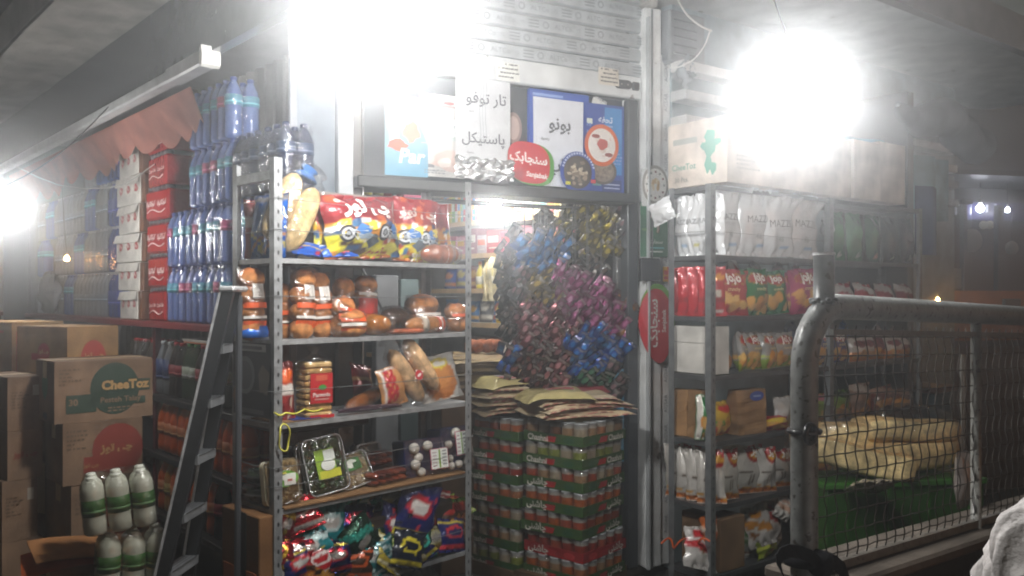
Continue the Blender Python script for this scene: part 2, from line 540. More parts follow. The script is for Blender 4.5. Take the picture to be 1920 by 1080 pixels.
# walls inside
mb = rot_box(DOOR, -3.2, 1.4, 4.2, 4.35, 0, 3.2, c('55575a'), MB()); mb.build('back_wall', 'paint', shop)
mb = rot_box(DOOR, .25, .35, .3, 4.2, 0, 3.2, c('4c4d50'), MB()); mb.build('side_wall', 'paint', shop)
mb = rot_box(DOOR, -3.2, .3, .16, 4.2, 3.2, 3.3, c('6a6a6a'), MB()); mb.build('ceiling', 'paint', shop)
# wall sheet left of the door and white jamb
mb = rot_box(DOOR, -1.865, -1.69, .0, .04, 0, 3.2, c('737e8a'), MB()); mb.build('wall_sheet', 'paint', shop)
mb = rot_box(DOOR, -1.90, -1.866, -.03, -.002, 0, 3.2, c('8e939a'), MB(), .004); mb.build('cover_strip', 'paint', shop)
mb = rot_box(DOOR, -1.688, -1.618, -.05, .06, 0, 3.2, c('c4c8cc'), MB(), .005); mb.build('door_jamb', 'dirty_white', shop)
# header above the shutter and the wall right of the column
mb = rot_box(DOOR, -2.6, .4, .06, .15, 3.12, 3.7, c('8a8d90'), MB()); mb.build('lintel', 'paint', shop)
# left wall behind the bottles: ribbed sheet
def ribs(u, v):
    a = -6.0 + 6.9 * u
    k = (a * 9) % 1
    return tuple(LEFT.pt(a, .42 - (.025 if k < .5 else 0), .2 + 3.0 * v))
mb = MB().grid(ribs, 248, 2, c('84807e')); mb.build('ribbed_wall', 'paint', shop)
# canopy over the bottles: fascia, soffit slab, concrete edge
mb = rot_box(GUT, -9.0, .75, .0, .05, 2.53, 2.87, c('4b4d52'), MB()); mb.build('fascia', 'gloss_dark', shop)
mb = MB()
def sof(u, v):
    p = GUT.pt(-9 + 9.7 * u, -.40 + .40 * v, 2.87 + .012 * mnoise.noise(Vector((u * 30, v * 4, 1))))
    return tuple(p)
mb.grid(sof, 60, 6, c('8b8984'))
mb.build('soffit', 'concrete', shop)
mb = rot_box(GUT, -9.0, .75, -.40, .6, 2.90, 3.10, c('7a7874'), MB()); mb.build('roof_slab', 'concrete', shop)
mb = rot_box(GUT, -9.0, .3, .051, .70, 2.74, 2.78, c('77787c'), MB()); mb.build('canopy_underside', 'paint', shop)
# canopy over the crisps rack: underside, front edge, back wall with ledges
mb = rot_box(RITE, -1.3, 4.6, -.18, 1.6, 3.10, 3.14, c('b9b9b7'), MB()); mb.build('canopy_underside', 'dirty_white', shop)
mb = rot_box(RITE, -.6, 4.6, -.24, -.18, 3.04, 3.26, c('77706d'), MB()); mb.build('canopy_edge', 'paint', shop)
mb = rot_box(RITE, .42, 3.6, .62, .70, 0, 3.10, c('8c9ba0'), MB()); mb.build('side_wall', 'paint', shop)
for k, (z, col) in enumerate(((2.72, 'd4d4d2'), (2.56, 'c0c2c2'), (2.42, 'd0d0ce'), (2.30, '8b8f92'))):
    mb = rot_box(RITE, .40, 3.4, .52 - .01 * k, .618, z, z + .055, c(col), MB(), .004); mb.build('wall_batten', 'dirty_white', shop)
mb = rot_box(RITE, 1.93, 2.0, .1, .6, 0, 2.74, c('4c4a4a'), MB()); mb.build('end_post', 'paint', shop)

# gutter rail along the canopy edge
gt = thing('gutter_rail', 'pale grey gutter rail along the lower edge of the dark canopy fascia', 'gutter')
mb = rot_box(GUT, -9.0, -.42, -.035, .03, 2.475, 2.528, c('b9bcbd'), MB(), .008); mb.build('rail', 'paint', gt)
mb = rot_box(GUT, -.415, -.0, -.042, .035, 2.468, 2.535, c('c4c7c8'), MB(), .008); mb.build('rail_joint', 'paint', gt)
mb = MB()
mb.poly([(-.0, .01), (.012, -.005), (.03, .005), (.034, .04), (.02, .085), (.004, .07)], -.045, .035, c('e8e8e4'))
o = mb.build('end_cap', 'plastic', gt); put(o, GUT, .0, 0, 2.465)

# red awning with a scalloped edge
def awn(u, v):
    a = -5.6 + 5.2 * u
    ph = (a / .235) % 1
    sc_ = abs(math.sin(math.pi * ph)) ** .7
    zt, zb = 2.47, 2.19 + .11 * u + .11 * (1 - sc_) * (1 - .5 * u)
    z = zb + (zt - zb) * v
    return tuple(GUT.pt(a, .07 + .05 * math.sin(a * 5) * (1 - v) + .18 * (1 - v) * .6, z))
mb = MB().grid(awn, 190, 8, lambda u, v: tuple(np.array(c('a8543c')) * (1 - .0) * (1 - u * .45) + np.array(c('8b7f7a')) * u * .45))
tag(mb.build('awning', 'cloth', None, True), 'faded orange red awning with a scalloped edge above the bottles', 'awning')

# ================================================================ ROLLER SHUTTER
sh = thing('roller_shutter', 'half raised pale roller shutter with printed slats above the doorway', 'shutter')
slat_me = None; text_me = None
prof = [(-.0, .0), (-.018, .006), (-.021, .03), (-.018, .066), (-.008, .0715), (.010, .0735), (.010, .0795)]
mb = MB()
V, F = [], []
for (y, z) in prof:
    V += [(-1.61, y, z), (-.005, y, z)]
for k in range(len(prof) - 1):
    F.append((2 * k, 2 * k + 1, 2 * k + 3, 2 * k + 2))
mb.add(V, F, c('b4b9bc'))
slat_me = mb.mesh('slat', 'paint')
mb = MB()
ink = c('878c91')
fn0 = lambda x, y: (x, -.0215, .036 + y)
for k in range(5):
    x = -1.5 + .335 * k
    sh_ = lambda px: (lambda xx, yy: (xx + px, -.0222, .036 + yy))
    mb.text('ALTCo', sh_(x), .105, ink)
    mb.text('12', sh_(x + .095), .018, c('8e9398'))
    mb.ring(sh_(x - .105), .012, .020, c('989da1'), 10)
    f = sh_(x + .16)
    for yy in (-.016, .0, .016):
        mb.add([f(-.03, yy - .0035), f(.03, yy - .0035), f(.03, yy + .0035), f(-.03, yy + .0035)], [(0, 1, 2, 3)], ink)
text_me = mb.mesh('printed_mark', 'print')
for k in range(10):
    s = link('slat', slat_me, sh); put(s, DOOR, 0, 0, 2.685 + .0795 * k)
    t = link('printed_mark', text_me, s); t.location = ((k % 2) * -.11 - (.03 if k % 3 == 0 else 0), 0, 0)
mb = MB().box(-1.61, -.005, -.03, .012, 2.565, 2.683, c('d5d8d9'), .006)
bb = mb.build('bottom_bar', 'dirty_white', sh); put(bb, DOOR, 0, 0, 0)
mb = MB()
f = lambda x, y: (x - .06, -.034, 2.632 + y)
mb.poly([(-.155 + .03 * math.cos(a) + (.05 if math.cos(a) > 0 else 0), 2.63 + .024 * math.sin(a)) for a in [k * math.pi / 8 for k in range(16)]], -.042, -.0305, c('55585a'))
mb.box(-.075, -.03, -.05, -.031, 2.605, 2.65, c('4a4c4e'), .006)
for x in (-.175, -.145, -.105):
    mb.disc(lambda px, py, x=x: (x + px, -.0428, 2.63 + py), .004, .004, c('c8c8c8'), 8)
o = mb.build('lock_plate', 'steel', sh); put(o, DOOR, 0, 0, 0)

def note(name, label, fr, u0, v0, u1, v1, b, col, lines, ink, mat='paper', cat='note', group=None, tilt=0):
    a, z, w, h = fr.slot(u0, v0, u1, v1, b)
    mb = MB()
    mb.grid(lambda u, v: (-w / 2 + w * u, .004 * math.sin(u * 5 + v * 3) - .002, h * v), 6, 4, col)
    rn = random.Random(int(u0))
    for k in range(lines):
        zz = h * (.85 - .7 * k / max(1, lines - 1))
        x = -w * .42
        while x < w * .4:
            l_ = rn.uniform(.02, .16) * w
            if rn.random() < .75:
                y = -.008
                mb.add([(x, y, zz), (x + l_, y, zz + rn.uniform(-.1, .1) * h / lines), (x + l_, y, zz + h / lines * .35), (x, y, zz + h / lines * .3)], [(0, 1, 2, 3)], ink)
            x += l_ + .02 * w
    o = mb.build(name, mat)
    put(o, fr, a, b, z, 0, tilt)
    return tag(o, label, cat, group)
note('paper_note', 'small handwritten paper stuck on the shutter bottom bar beside the lamp', DOOR, 930, 118, 974, 152, -.04, c('e0e0da'), 4, c('6a6a68'))
note('paper_note', 'small handwritten paper stuck on the shutter bottom bar near the lock plate', DOOR, 1122, 128, 1160, 160, -.04, c('ddd6ca'), 4, c('5a5450'))

# ================================================================ WHITE COLUMN
col_ = thing('door_column', 'white metal column right of the doorway with lettered tape down its edge', 'column')
mb = MB().box(.0, .105, -.06, .10, .03, 3.06, c('eceeee'), .006)
mb.box(-.0, .012, -.085, -.061, .03, 3.0, c('c2c6c8'))
o = mb.build('guide_rail', 'dirty_white', col_); put(o, DOOR, 0, 0, 0)
mb = MB().box(.034, .042, -.068, -.0605, .03, 3.05, c('9a9da0'))
o = mb.build('groove', 'paint', col_); put(o, DOOR, 0, 0, 0)
mb = MB().box(.107, .178, -.045, .09, .03, 2.82, c('e2e4e4'), .005)
o = mb.build('edge_strip', 'dirty_white', col_); put(o, DOOR, 0, 0, 0)
mb = MB()
for k in range(16):
    z = .25 + .165 * k
    mb.text('AGSAR', lambda x, y, z=z: (.146 - y, -.0462, z + x), .10, c('7d8086'), .0)
o = mb.build('tape_lettering', 'print', col_); put(o, DOOR, 0, 0, 0)
mb = MB().box(.03, .07, -.08, .1, 3.061, 3.16, c('b9b6b2'), .01)
o = mb.build('rail_top', 'paint', col_); put(o, DOOR, 0, 0, 0)

# ================================================================ SIGN PANEL WITH POSTERS OVER THE DOORWAY
pn = thing('sign_panel', 'dark panel over the doorway that carries the posters', 'panel')
mb = MB().box(-1.615, -.09, .03, .06, 2.05, 2.56, c('3c4148'), .004)
o = mb.build('board', 'gloss_dark', pn); put(o, DOOR, 0, 0, 0)
mb = MB().box(-1.615, -.09, -.10, .10, 1.99, 2.042, c('3e4042'), .006)
o = mb.build('bottom_ledge', 'paint', pn); put(o, DOOR, 0, 0, 0)
mb = MB().box(-.088, -.02, -.02, .05, .03, 2.56, c('44484c'), .004)
o = mb.build('side_rail', 'paint', pn); put(o, DOOR, 0, 0, 0)

def sheet(name, label, cat, u0, v0, u1, v1, b, base, draw, fr=DOOR, mat='paper', th=.003, ry=0, group=None, wave=.004):
    a, z, w, h = fr.slot(u0, v0, u1, v1, b)
    mb = MB()
    sd = u0 * .37
    S = lambda x, zz: wave * math.sin(x / w * 3 + zz / h * 2.2 + sd)
    colf = base if callable(base) else (lambda u, v: base)
    mb.grid(lambda u, v: (w * (u - .5), S(w * (u - .5), h * v), h * v), 20, 22, colf)
    mb.grid(lambda u, v: (w * (.5 - u), th + S(w * (.5 - u), h * v), h * v), 6, 6, colf(.5, .5))
    on = lambda cx, cy, k=1: (lambda x, y: (w * (cx - .5) + x, S(w * (cx - .5) + x, h * cy + y) - .0012 * k, h * cy + y))
    draw(mb, w, h, on)
    o = mb.build(name, mat); put(o, fr, a, b, z, 0, ry)
    return tag(o, label, cat, group)
def quad(mb, on, w, h, col, cx=0, cy=0):
    mb.add([on(cx - w / 2, cy - h / 2), on(cx + w / 2, cy - h / 2), on(cx + w / 2, cy + h / 2), on(cx - w / 2, cy + h / 2)], [(0, 1, 2, 3)], col)

def fine_print(mb, f, x0, x1, z0, z1, n, col, seed=0):
    rn = random.Random(seed); hh = (z1 - z0) / n
    for r in range(n):
        x = x0
        while x < x1 - .01:
            l_ = rn.uniform(.006, .02)
            quad(mb, f, l_ * .85, hh * .45, col, x + l_ / 2, z1 - hh * (r + .5)); x += l_ + .004
            if rn.random() < .08: break
def d_par(mb, w, h, on):
    mb.disc(on(.45, .78), w * .3, h * .2, c('e9eef5'), 14, .2, 1)
    mb.disc(on(.6, .55, 2), w * .2, h * .12, c('e9a08a'), 14, .2, 3)
    mb.disc(on(.2, .62), w * .15, h * .2, c('dfe8f4'), 14, .2, 5)
    mb.disc(on(.28, .38, 2), w * .22, h * .07, c('d8725c'), 14, .2, 2)
    mb.text('Par', on(.62, .25, 3), w * .62, c('f4f6f8'), .03, .15)
sheet('ice_cream_poster', 'pale blue ice cream poster lettered Par at the left end of the panel', 'poster', 722, 180, 802, 330, .024, lambda u, v: tuple(np.array(c('b4cbd6')) * v + np.array(c('6fa9c6')) * (1 - v)), d_par)
def d_ice(mb, w, h, on):
    mb.disc(on(.62, .66), w * .46, h * .055, c('c9ccd0'), 18); mb.disc(on(.62, .67, 2), w * .44, h * .04, c('eef0f2'), 18)
    mb.disc(on(.62, .53), w * .42, h * .09, c('bfc9c6'), 18); mb.disc(on(.62, .55, 2), w * .36, h * .06, c('e0e6e4'), 18)
    quad(mb, on(.3, .40), w * .6, h * .012, c('cfc6c2')); mb.disc(on(.65, .2), w * .38, h * .12, c('d8c0b8'), 14, .2, 2)
    mb.disc(on(.55, .17, 2), w * .16, h * .06, c('efe2dc'), 10, .2, 4)
    mb.disc(on(.62, .9), w * .12, h * .02, c('d06a6a'), 10, .2); quad(mb, on(.62, .86), w * .5, h * .025, c('b9a0a0'))
    fine_print(mb, on(.5, .5, 2), -w * .4, w * .1, -h * .47, -h * .41, 2, c('8a8a8e'), 4); quad(mb, on(.22, .13), w * .2, h * .04, c('77787c')); quad(mb, on(.24, .07), w * .28, h * .025, c('b5b5b8'))
sheet('dessert_poster', 'white poster with pale dessert bowls partly behind the price sheet', 'poster', 787, 178, 872, 332, .018, c('d0cdca'), d_ice)
INK = c('4c5058')
def d_tar(mb, w, h, on):
    mb.text('تار توفو', on(.55, .74, 2), w * .74, INK, .012)
    mb.text('رسید', on(.27, .595, 2), w * .11, INK, .01)
    mb.text('پاستیکل', on(.5, .27, 2), w * .78, INK, .012)
    mb.text('رسید', on(.26, .115, 2), w * .12, INK, .01)
    for x in (.44, .49, .54):
        mb.tube([on(x + .012 * math.sin(k), 1 - .085 * k, 2)(0, 0) for k in range(10)], .0015, c('a9adb0'), 4)
sheet('price_sheet', 'white paper sheet with two large Persian words hung by strings beside the lamp', 'sheet', 855, 146, 956, 306, -.012, c('cdcfd2'), d_tar, ry=0)
def d_bono(mb, w, h, on):
    mb.text('بونو', on(.52, .69, 2), w * .44, INK, .02)
    mb.text('رسید', on(.22, .53, 2), w * .17, INK, .02)
    mb.text('ناپ', on(.47, .21, 2), w * .46, INK, .02)
sheet('price_sheet', 'white paper sheet with a large Persian word taped on the blue box', 'sheet', 1000, 186, 1094, 350, -.012, c('dde0e8'), d_bono)
tb = MB().box(-.5, .5, 0, .03, 0, 1, c('2f56b4'), .01)
a, z, w, h = DOOR.slot(992, 172, 1104, 336, .0)
tb = MB().box(-w / 2, w / 2, 0, .028, 0, h, c('2b52b0'), .004); quad(tb, lambda x, y: (x, -.0012, h * .94 + y), w * .5, h * .03, c('87a3d8'), -w * .2)
o = tb.build('blue_carton', 'paper'); put(o, DOOR, a, -.004, z); tag(o, 'flat blue carton hung on the panel behind the price sheet', 'carton')
def d_prod(mb, w, h, on):
    quad(mb, on(.72, .6), w * .44, h * .74, c('2f86c8')); mb.text('تحفه', on(.52, .83, 2), w * .36, c('dfe4f0'), .03)
    quad(mb, on(.5, .76, 2), w * .4, h * .02, c('9fb4dd')); quad(mb, on(.12, .8, 2), w * .14, h * .06, c('d9e0d0'))
    quad(mb, on(.68, .1, 2), w * .5, h * .14, c('1c2f78')); quad(mb, on(.68, .12, 3), w * .4, h * .015, c('b9c2da')); quad(mb, on(.68, .08, 3), w * .4, h * .015, c('b9c2da'))
    fine_print(mb, on(.5, .5, 3), -w * .05, w * .42, -h * .2, -h * .02, 5, c('8fa6d8'), 6); fine_print(mb, on(.5, .5, 3), -w * .46, -w * .3, -h * .4, h * .3, 9, c('6f8cc8'), 7); quad(mb, on(.3, .14, 2), w * .22, h * .08, c('6fa8a8'))
sheet('product_box', 'blue food box with printed bowls at the right end of the panel', 'box', 1096, 196, 1170, 366, -.02, c('2848a0'), d_prod, th=.05, wave=0)
def bowl_sticker(label, u0, v0, u1, v1, b, rim, inner, food, extra):
    a, z, w, h = DOOR.slot(u0, v0, u1, v1, b)
    r = h / 2
    mb = MB()
    on = lambda k: (lambda x, y: (x, -.0011 * k, r + y))
    mb.disc(on(0), w / 2, h / 2, rim, 30)
    mb.disc(on(1), w * .40, h * .40, inner, 28)
    rn = random.Random(int(u0))
    for i in range(34):
        rr, aa = rn.uniform(0, .3) * w, rn.uniform(0, 6.28)
        mb.disc(lambda x, y, X=rr * math.cos(aa), Y=rr * math.sin(aa) * h / w: (X + x, -.0022 - .00012 * i, r + Y + y), w * rn.uniform(.03, .08), w * rn.uniform(.03, .06), rn.choice(food), 7, .3, i)
    extra(mb, w, h, on)
    o = mb.build('bowl_sticker', 'print'); put(o, DOOR, a, b, z)
    return tag(o, label, 'sticker')
def ex_blue(mb, w, h, on):
    for k in range(16):
        a = .3 + k * .17
        f = lambda x, y, a=a: (w * .45 * math.cos(a) + x * math.sin(a) + y * math.cos(a), -.008, h / 2 + h * .45 * math.sin(a) - x * math.cos(a) + y * math.sin(a))
        quad(mb, f, w * .045, h * .05, c('c9d2ea'))
    quad(mb, lambda x, y: (x - w * .3, -.008, h * .22 + y), w * .14, h * .08, c('d8d23a')); quad(mb, lambda x, y: (x + w * .42, -.008, h * .3 + y), w * .14, h * .09, c('c8323c'))
def ex_or(mb, w, h, on):
    mb.disc(lambda x, y: (x, -.0075, h * .52 + y), w * .15, h * .14, c('c05a50'), 12, .15)
    for X, Y in ((-.2, .7), (.18, .28)):
        mb.disc(lambda x, y, X=X, Y=Y: (X * w + x, -.0075, h * Y + y), w * .12, h * .05, c('9a5048'), 10, .1)
bowl_sticker('brown food bowl sticker under the orange bowl sticker', 1104, 296, 1156, 346, -.03, c('5a5048'), c('8a7a6a'), [c('9a8a78'), c('6f6255')], lambda *a: None)
bowl_sticker('round orange rimmed bowl sticker on the blue food box', 1096, 233, 1160, 312, -.04, c('d8672f'), c('e3ddd8'), [c('e8e2dc'), c('d9c9c0')], ex_or)
bowl_sticker('round blue rimmed bowl sticker with grey food near the Sanjabak sign', 1050, 284, 1116, 362, -.05, c('2c4aa0'), c('4a4038'), [c('b5a58f'), c('9d8a74'), c('c9bda8'), c('7f6d5a')], ex_blue)

def sanjabak(mb, w, h, on):
    P = []
    for k in range(28):
        a = 2 * math.pi * k / 28
        P.append((w * .47 * math.copysign(abs(math.cos(a)) ** .75, math.cos(a)), h * .46 * math.copysign(abs(math.sin(a)) ** .75, math.sin(a)) - .06 * h * math.cos(a)))
    return P
a, z, w, h = DOOR.slot(948, 262, 1038, 348, -.03)
mb = MB()
P = sanjabak(mb, w, h, None)
mb.poly([(x * 1.0 + .012, y + h / 2 - .006) for x, y in P], .001, .004, c('4f9a3c'))
mb.poly([(x * .93 - .006, y * .97 + h / 2) for x, y in P], -.003, .001, c('c4202c'))
mb.text('سنجابک', lambda x, y: (x - .01, -.0045, h * .58 + y + x * -.08), w * .78, c('f0e9e6'), .03)
mb.text('Sanjabak', lambda x, y: (x + w * .14, -.0045, h * .22 + y + x * -.08), w * .46, c('efe6e2'), .03, .2)
o = mb.build('brand_sign', 'print'); put(o, DOOR, a, -.03, z); tag(o, 'red Sanjabak sign with a green edge below the white sheets', 'sign')
# crumpled clear plastic over the ledge
mb = MB()
a0, z0, w, h = DOOR.slot(845, 300, 955, 340, -.1)
mb.grid(lambda u, v: (w * (u - .5), .05 * mnoise.noise(Vector((u * 9, v * 7, 2))) - .02, h * v + .02 * mnoise.noise(Vector((u * 8, v * 3, 5)))), 26, 10, c('c9cccd'))
o = mb.build('plastic_wrap', 'shiny_foil', None, True); put(o, DOOR, a0, -.13, z0); tag(o, 'crumpled silvery plastic wrap lying on the ledge under the first sheet', 'wrap')
mb = MB().disc(lambda x, y: (x, 0, y), .05, .08, c('8a6f66'), 20); mb.disc(lambda x, y: (x, -.001, y), .035, .06, c('b49c94'), 18)
a0, z0, w, h = DOOR.slot(950, 215, 975, 265, .02); o = mb.build('oval_sticker', 'print'); put(o, DOOR, a0, .02, z0 + h / 2); tag(o, 'brown oval sticker peeping out right of the tall white sheet', 'sticker')
note('paper_scrap', 'torn white paper scrap at the panel top below the lock', DOOR, 1108, 187, 1135, 201, .02, c('d8d8d4'), 1, c('c0c0c0'), cat='scrap', tilt=20)
note('paper_scrap', 'tiny white square of paper at the panel top near the column', DOOR, 1167, 189, 1177, 200, .02, c('d8d8d8'), 1, c('c0c0c0'), cat='scrap')

# stickers on the column
mb = MB()
a0, z0, w, h = DOOR.slot(1203, 310, 1252, 384, -.07)
mb.box(-w / 2, w * .4, .003, .006, -.01, h * .9, c('d5d8d6'))
mb.disc(lambda x, y: (x, 0, h / 2 + y), w * .5, h * .5, c('9a9690'), 26); mb.disc(lambda x, y: (x, -.001, h / 2 + y), w * .42, h * .42, c('e3e1dc'), 26)
rn = random.Random(3)
for k in range(12):
    A = rn.uniform(0, 6.28); mb.disc(lambda x, y, A=A, k=k: (w * .12 * math.cos(A) + x, -.0022 - k * .0001, h * .5 + h * .1 * math.sin(A) + y), w * .05, h * .08, rn.choice([c('c9a870'), c('b08a55'), c('e0d0b0')]), 7)
for k in range(12):
    A = k * .52; quad(mb, lambda x, y, A=A: (w * .33 * math.cos(A) + x, -.002, h * .5 + h * .33 * math.sin(A) + y), w * .07, h * .05, c('8a5550') if k % 2 else c('8d8f8a'))
o = mb.build('round_sticker', 'print'); put(o, DOOR, a0, -.075, z0); tag(o, 'round white food sticker with a grey rim at the top of the column', 'sticker')
def d_green(mb, w, h, on):
    mb.tube([on(.6, .45 + .05 * k, 2)(.008 * math.sin(k), 0) for k in range(7)], .008, c('7d6a58'), 6)
    mb.disc(on(.6, .74, 2), w * .26, h * .1, c('c9c2b8'), 12, .3); mb.disc(on(.6, .76, 3), w * .2, h * .06, c('9a7568'), 10, .3)
    mb.disc(on(.22, .5, 2), w * .2, h * .03, c('6f9a62'), 10)
    mb.text('سنجابک', on(.55, .28, 2), w * .5, c('dfe6df'), .02)
    quad(mb, on(.55, .17, 2), w * .6, h * .025, c('6fc0c8')); quad(mb, on(.55, .1, 2), w * .5, h * .025, c('dfe6df'))
sheet('green_poster', 'dark green poster with a pale tree on the white column', 'poster', 1201, 380, 1252, 482, -.064, lambda u, v: tuple(np.array(c('3c7a58')) * (.7 + .3 * v)), d_green, wave=.001)
a0, z0, w, h = DOOR.slot(1203, 484, 1239, 527, -.09)
mb = MB().box(-w / 2, w / 2, 0, .028, 0, h, c('2b2d31'), .006).box(-w * .4, w * .4, -.004, .0, h * .1, h * .9, c('3a3d42'), .003)
o = mb.build('black_box', 'plastic'); put(o, DOOR, a0, -.09, z0); tag(o, 'small black box fixed to the column under the green poster', 'box')
sheet('warning_sticker', 'tiny yellow and red sticker on the column edge above the red oval', 'sticker', 1243, 500, 1254, 528, -.06, c('d6a832'), lambda mb, w, h, on: (quad(mb, on(.5, .6, 2), w * .7, h * .3, c('c0342c')), quad(mb, on(.5, .25, 2), w * .7, h * .2, c('c0342c'))), wave=0)
a0, z0, w, h = DOOR.slot(1196, 536, 1257, 682, -.075)
mb = MB()
def leafshape(k, sx=1, sz=1):
    a = 2 * math.pi * k / 30
    x, zz = math.cos(a), math.sin(a)
    return (w * .04 + w * .55 * sx * x * (1 - .25 * (zz < 0) * abs(zz)) + w * .12 * (zz < 0) * abs(zz), h * .5 * sz * math.copysign(abs(zz) ** .85, zz))
mb.poly([(leafshape(k)[0] + .012, leafshape(k)[1] + h / 2 + .012) for k in range(30)], .001, .004, c('6aa83a'))
mb.poly([(leafshape(k, .95, .96)[0], leafshape(k, .95, .96)[1] + h / 2 - .006) for k in range(30)], -.003, .001, c('c32230'))
mb.poly([(leafshape(k, .5, .6)[0] - w * .16, leafshape(k, .5, .6)[1] + h * .62) for k in range(30)], -.0036, -.003, c('d0505a'))
mb.text('سنجابک', lambda x, y: (-y - w * .02, -.0045, h * .52 + x), h * .62, c('f2ece8'), .03)
mb.text('Sanjabak', lambda x, y: (-y + w * .3, -.0045, h * .55 + x), h * .3, c('f2ece8'), .02)
o = mb.build('brand_sign', 'print'); put(o, DOOR, a0, -.075, z0); tag(o, 'tall red oval Sanjabak sign fixed upright on the white column', 'sign')
# ================================================================ RACKS
def rack(name, label, fr, L, depth, shelves, top, post_w=.034, n_bays=1, back_posts=True, colr=c('8d9092'), lip=.018, shelf_col=c('9a9c9d')):
    t = thing(name, label, 'rack')
    mats = 'steel'
    pw = post_w
    for i in range(n_bays + 1):
        for (b, s) in ((0, 1), (depth, -1)):
            if b and not back_posts: continue
            a = L * i / n_bays
            mb = MB()
            d = -1 if i == n_bays else 1
            x0, x1 = sorted((0, d * pw)); y0, y1 = sorted((0, s * pw))
            mb.box(x0, x1, *sorted((0, s * .003)), 0, top, colr)
            mb.box(*sorted((0, d * .003)), *sorted((s * .0032, s * pw)), 0, top, colr)
            k = 0
            zz = .06
            while zz < top - .03:
                mb.disc(lambda x, y, zz=zz: (d * pw * .5 + x, -.0008 if s > 0 else -s * .001, zz + y), .0045, .009, c('2c2c2c'), 8)
                zz += .05
            o = mb.build('post', mats, t)
            put(o, fr, a, b, 0)
    for k, z in enumerate(shelves):
        for i in range(n_bays):
            a0, a1 = L * i / n_bays + .004, L * (i + 1) / n_bays - .004
            mb = MB()
            col = shelf_col
            mb.box(a0, a1, .004, depth - .004, z - .004, z, col)
            mb.box(a0, a1, .0042, .006, z - lip, z - .0042, col)
            mb.box(a0, a1, depth - .006, depth - .0042, z - lip, z - .0042, col)
            mb.box(a0, a0 + .002, .0065, depth - .0065, z - lip, z - .0042, col)
            mb.box(a1 - .002, a1, .0065, depth - .0065, z - lip, z - .0042, col)
            o = mb.build('shelf', mats, t); put(o, fr, 0, 0, 0)
    return t
SZ = [1.640, 1.337, 1.026, .709, .36]            # bread rack shelves
rk = rack('bread_rack', 'galvanised angle steel rack of bread and snacks in front of the shop', RACK, .99, .31, SZ, 2.01)
mb = MB().tube([RACK.pt(.62, .312, 1.62), RACK.pt(.97, .312, 1.04)], .006, c('4a4a4a'), 6)
mb.build('brace', 'steel', rk)
mb = MB()
for (x, z0, z1) in ((0, 1.97, 1.99),):
    mb.box(.0, .03, .034, .28, 1.93, 1.965, c('9fa3a2'))
o = mb.build('top_bar', 'steel', rk); put(o, RACK, 0, 0, 0)
RZ = [2.014, 1.690, 1.402, 1.129, .823, .523, .2]  # crisps rack shelves
rr = rack('crisps_rack', 'long grey steel rack of crisps and cartons right of the column', RITE, 1.91, .26, RZ, 2.02, n_bays=2, colr=c('6e7173'), lip=.022, shelf_col=c('4c4e50'))

# thin cords stretched across the racks
def cord(label, fr, pts, r=.0014, col=c('6a6c6c'), group=None, name='cord', sag=.0, wob=.0):
    mb = MB(); P = []
    for (p, q) in zip(pts[:-1], pts[1:]):
        for k in range(8):
            f = k / 8
            z = p[2] + (q[2] - p[2]) * f - sag * math.sin(math.pi * f)
            P.append(fr.pt(p[0] + (q[0] - p[0]) * f, p[1] + (q[1] - p[1]) * f + wob * math.sin(k * 1.9), z))
    P.append(fr.pt(*pts[-1]))
    mb.tube(P, r, col, 5)
    return tag(mb.build(name, 'plastic', None, True), label, 'cord', group)
for z, lab in ((1.86, 'thin wire across the top shelf of the bread rack'), (1.745, 'thin wire across the front of the red snack bags'), (1.50, 'thin wire across the bagged buns'),
               (1.15, 'thin wire across the shelf of toast bread'), (.87, 'upper thin wire across the mushroom and herb trays'), (.80, 'lower thin wire across the mushroom and herb trays'), (.46, 'thin wire across the heap of foil snack bags')):
    cord(lab, RACK, [(-.01, .31, z), (-.006, -.006, z), (.996, -.006, z)], sag=.006, group='wires stretched round the bread rack')
cord('thin wire across the white crisps bags', RITE, [(-.01, .26, 1.80), (-.006, -.006, 1.80), (.95, -.006, 1.785)], group='wires stretched round the crisps rack')
cord('yellow string knotted round the left post of the bread rack', RACK, [(-.006, -.01, 1.075), (.04, -.012, 1.07), (.12, -.012, 1.075), (.2, -.012, 1.07)], .004, c('cfc94a'), sag=.01)
mb = MB()
P = [RACK.pt(.02 + .022 * math.sin(k / 20 * 6.28) + .01, -.02 + .006 * math.cos(k), 1.03 - .05 * (1 - math.cos(k / 20 * 6.28))) for k in range(20)]
mb.tube(P, .0035, c('cfc94a'), 5, closed=True)
tag(mb.build('string_loop', 'plastic', None, True), 'yellow string loop dangling from the left post of the bread rack', 'string')

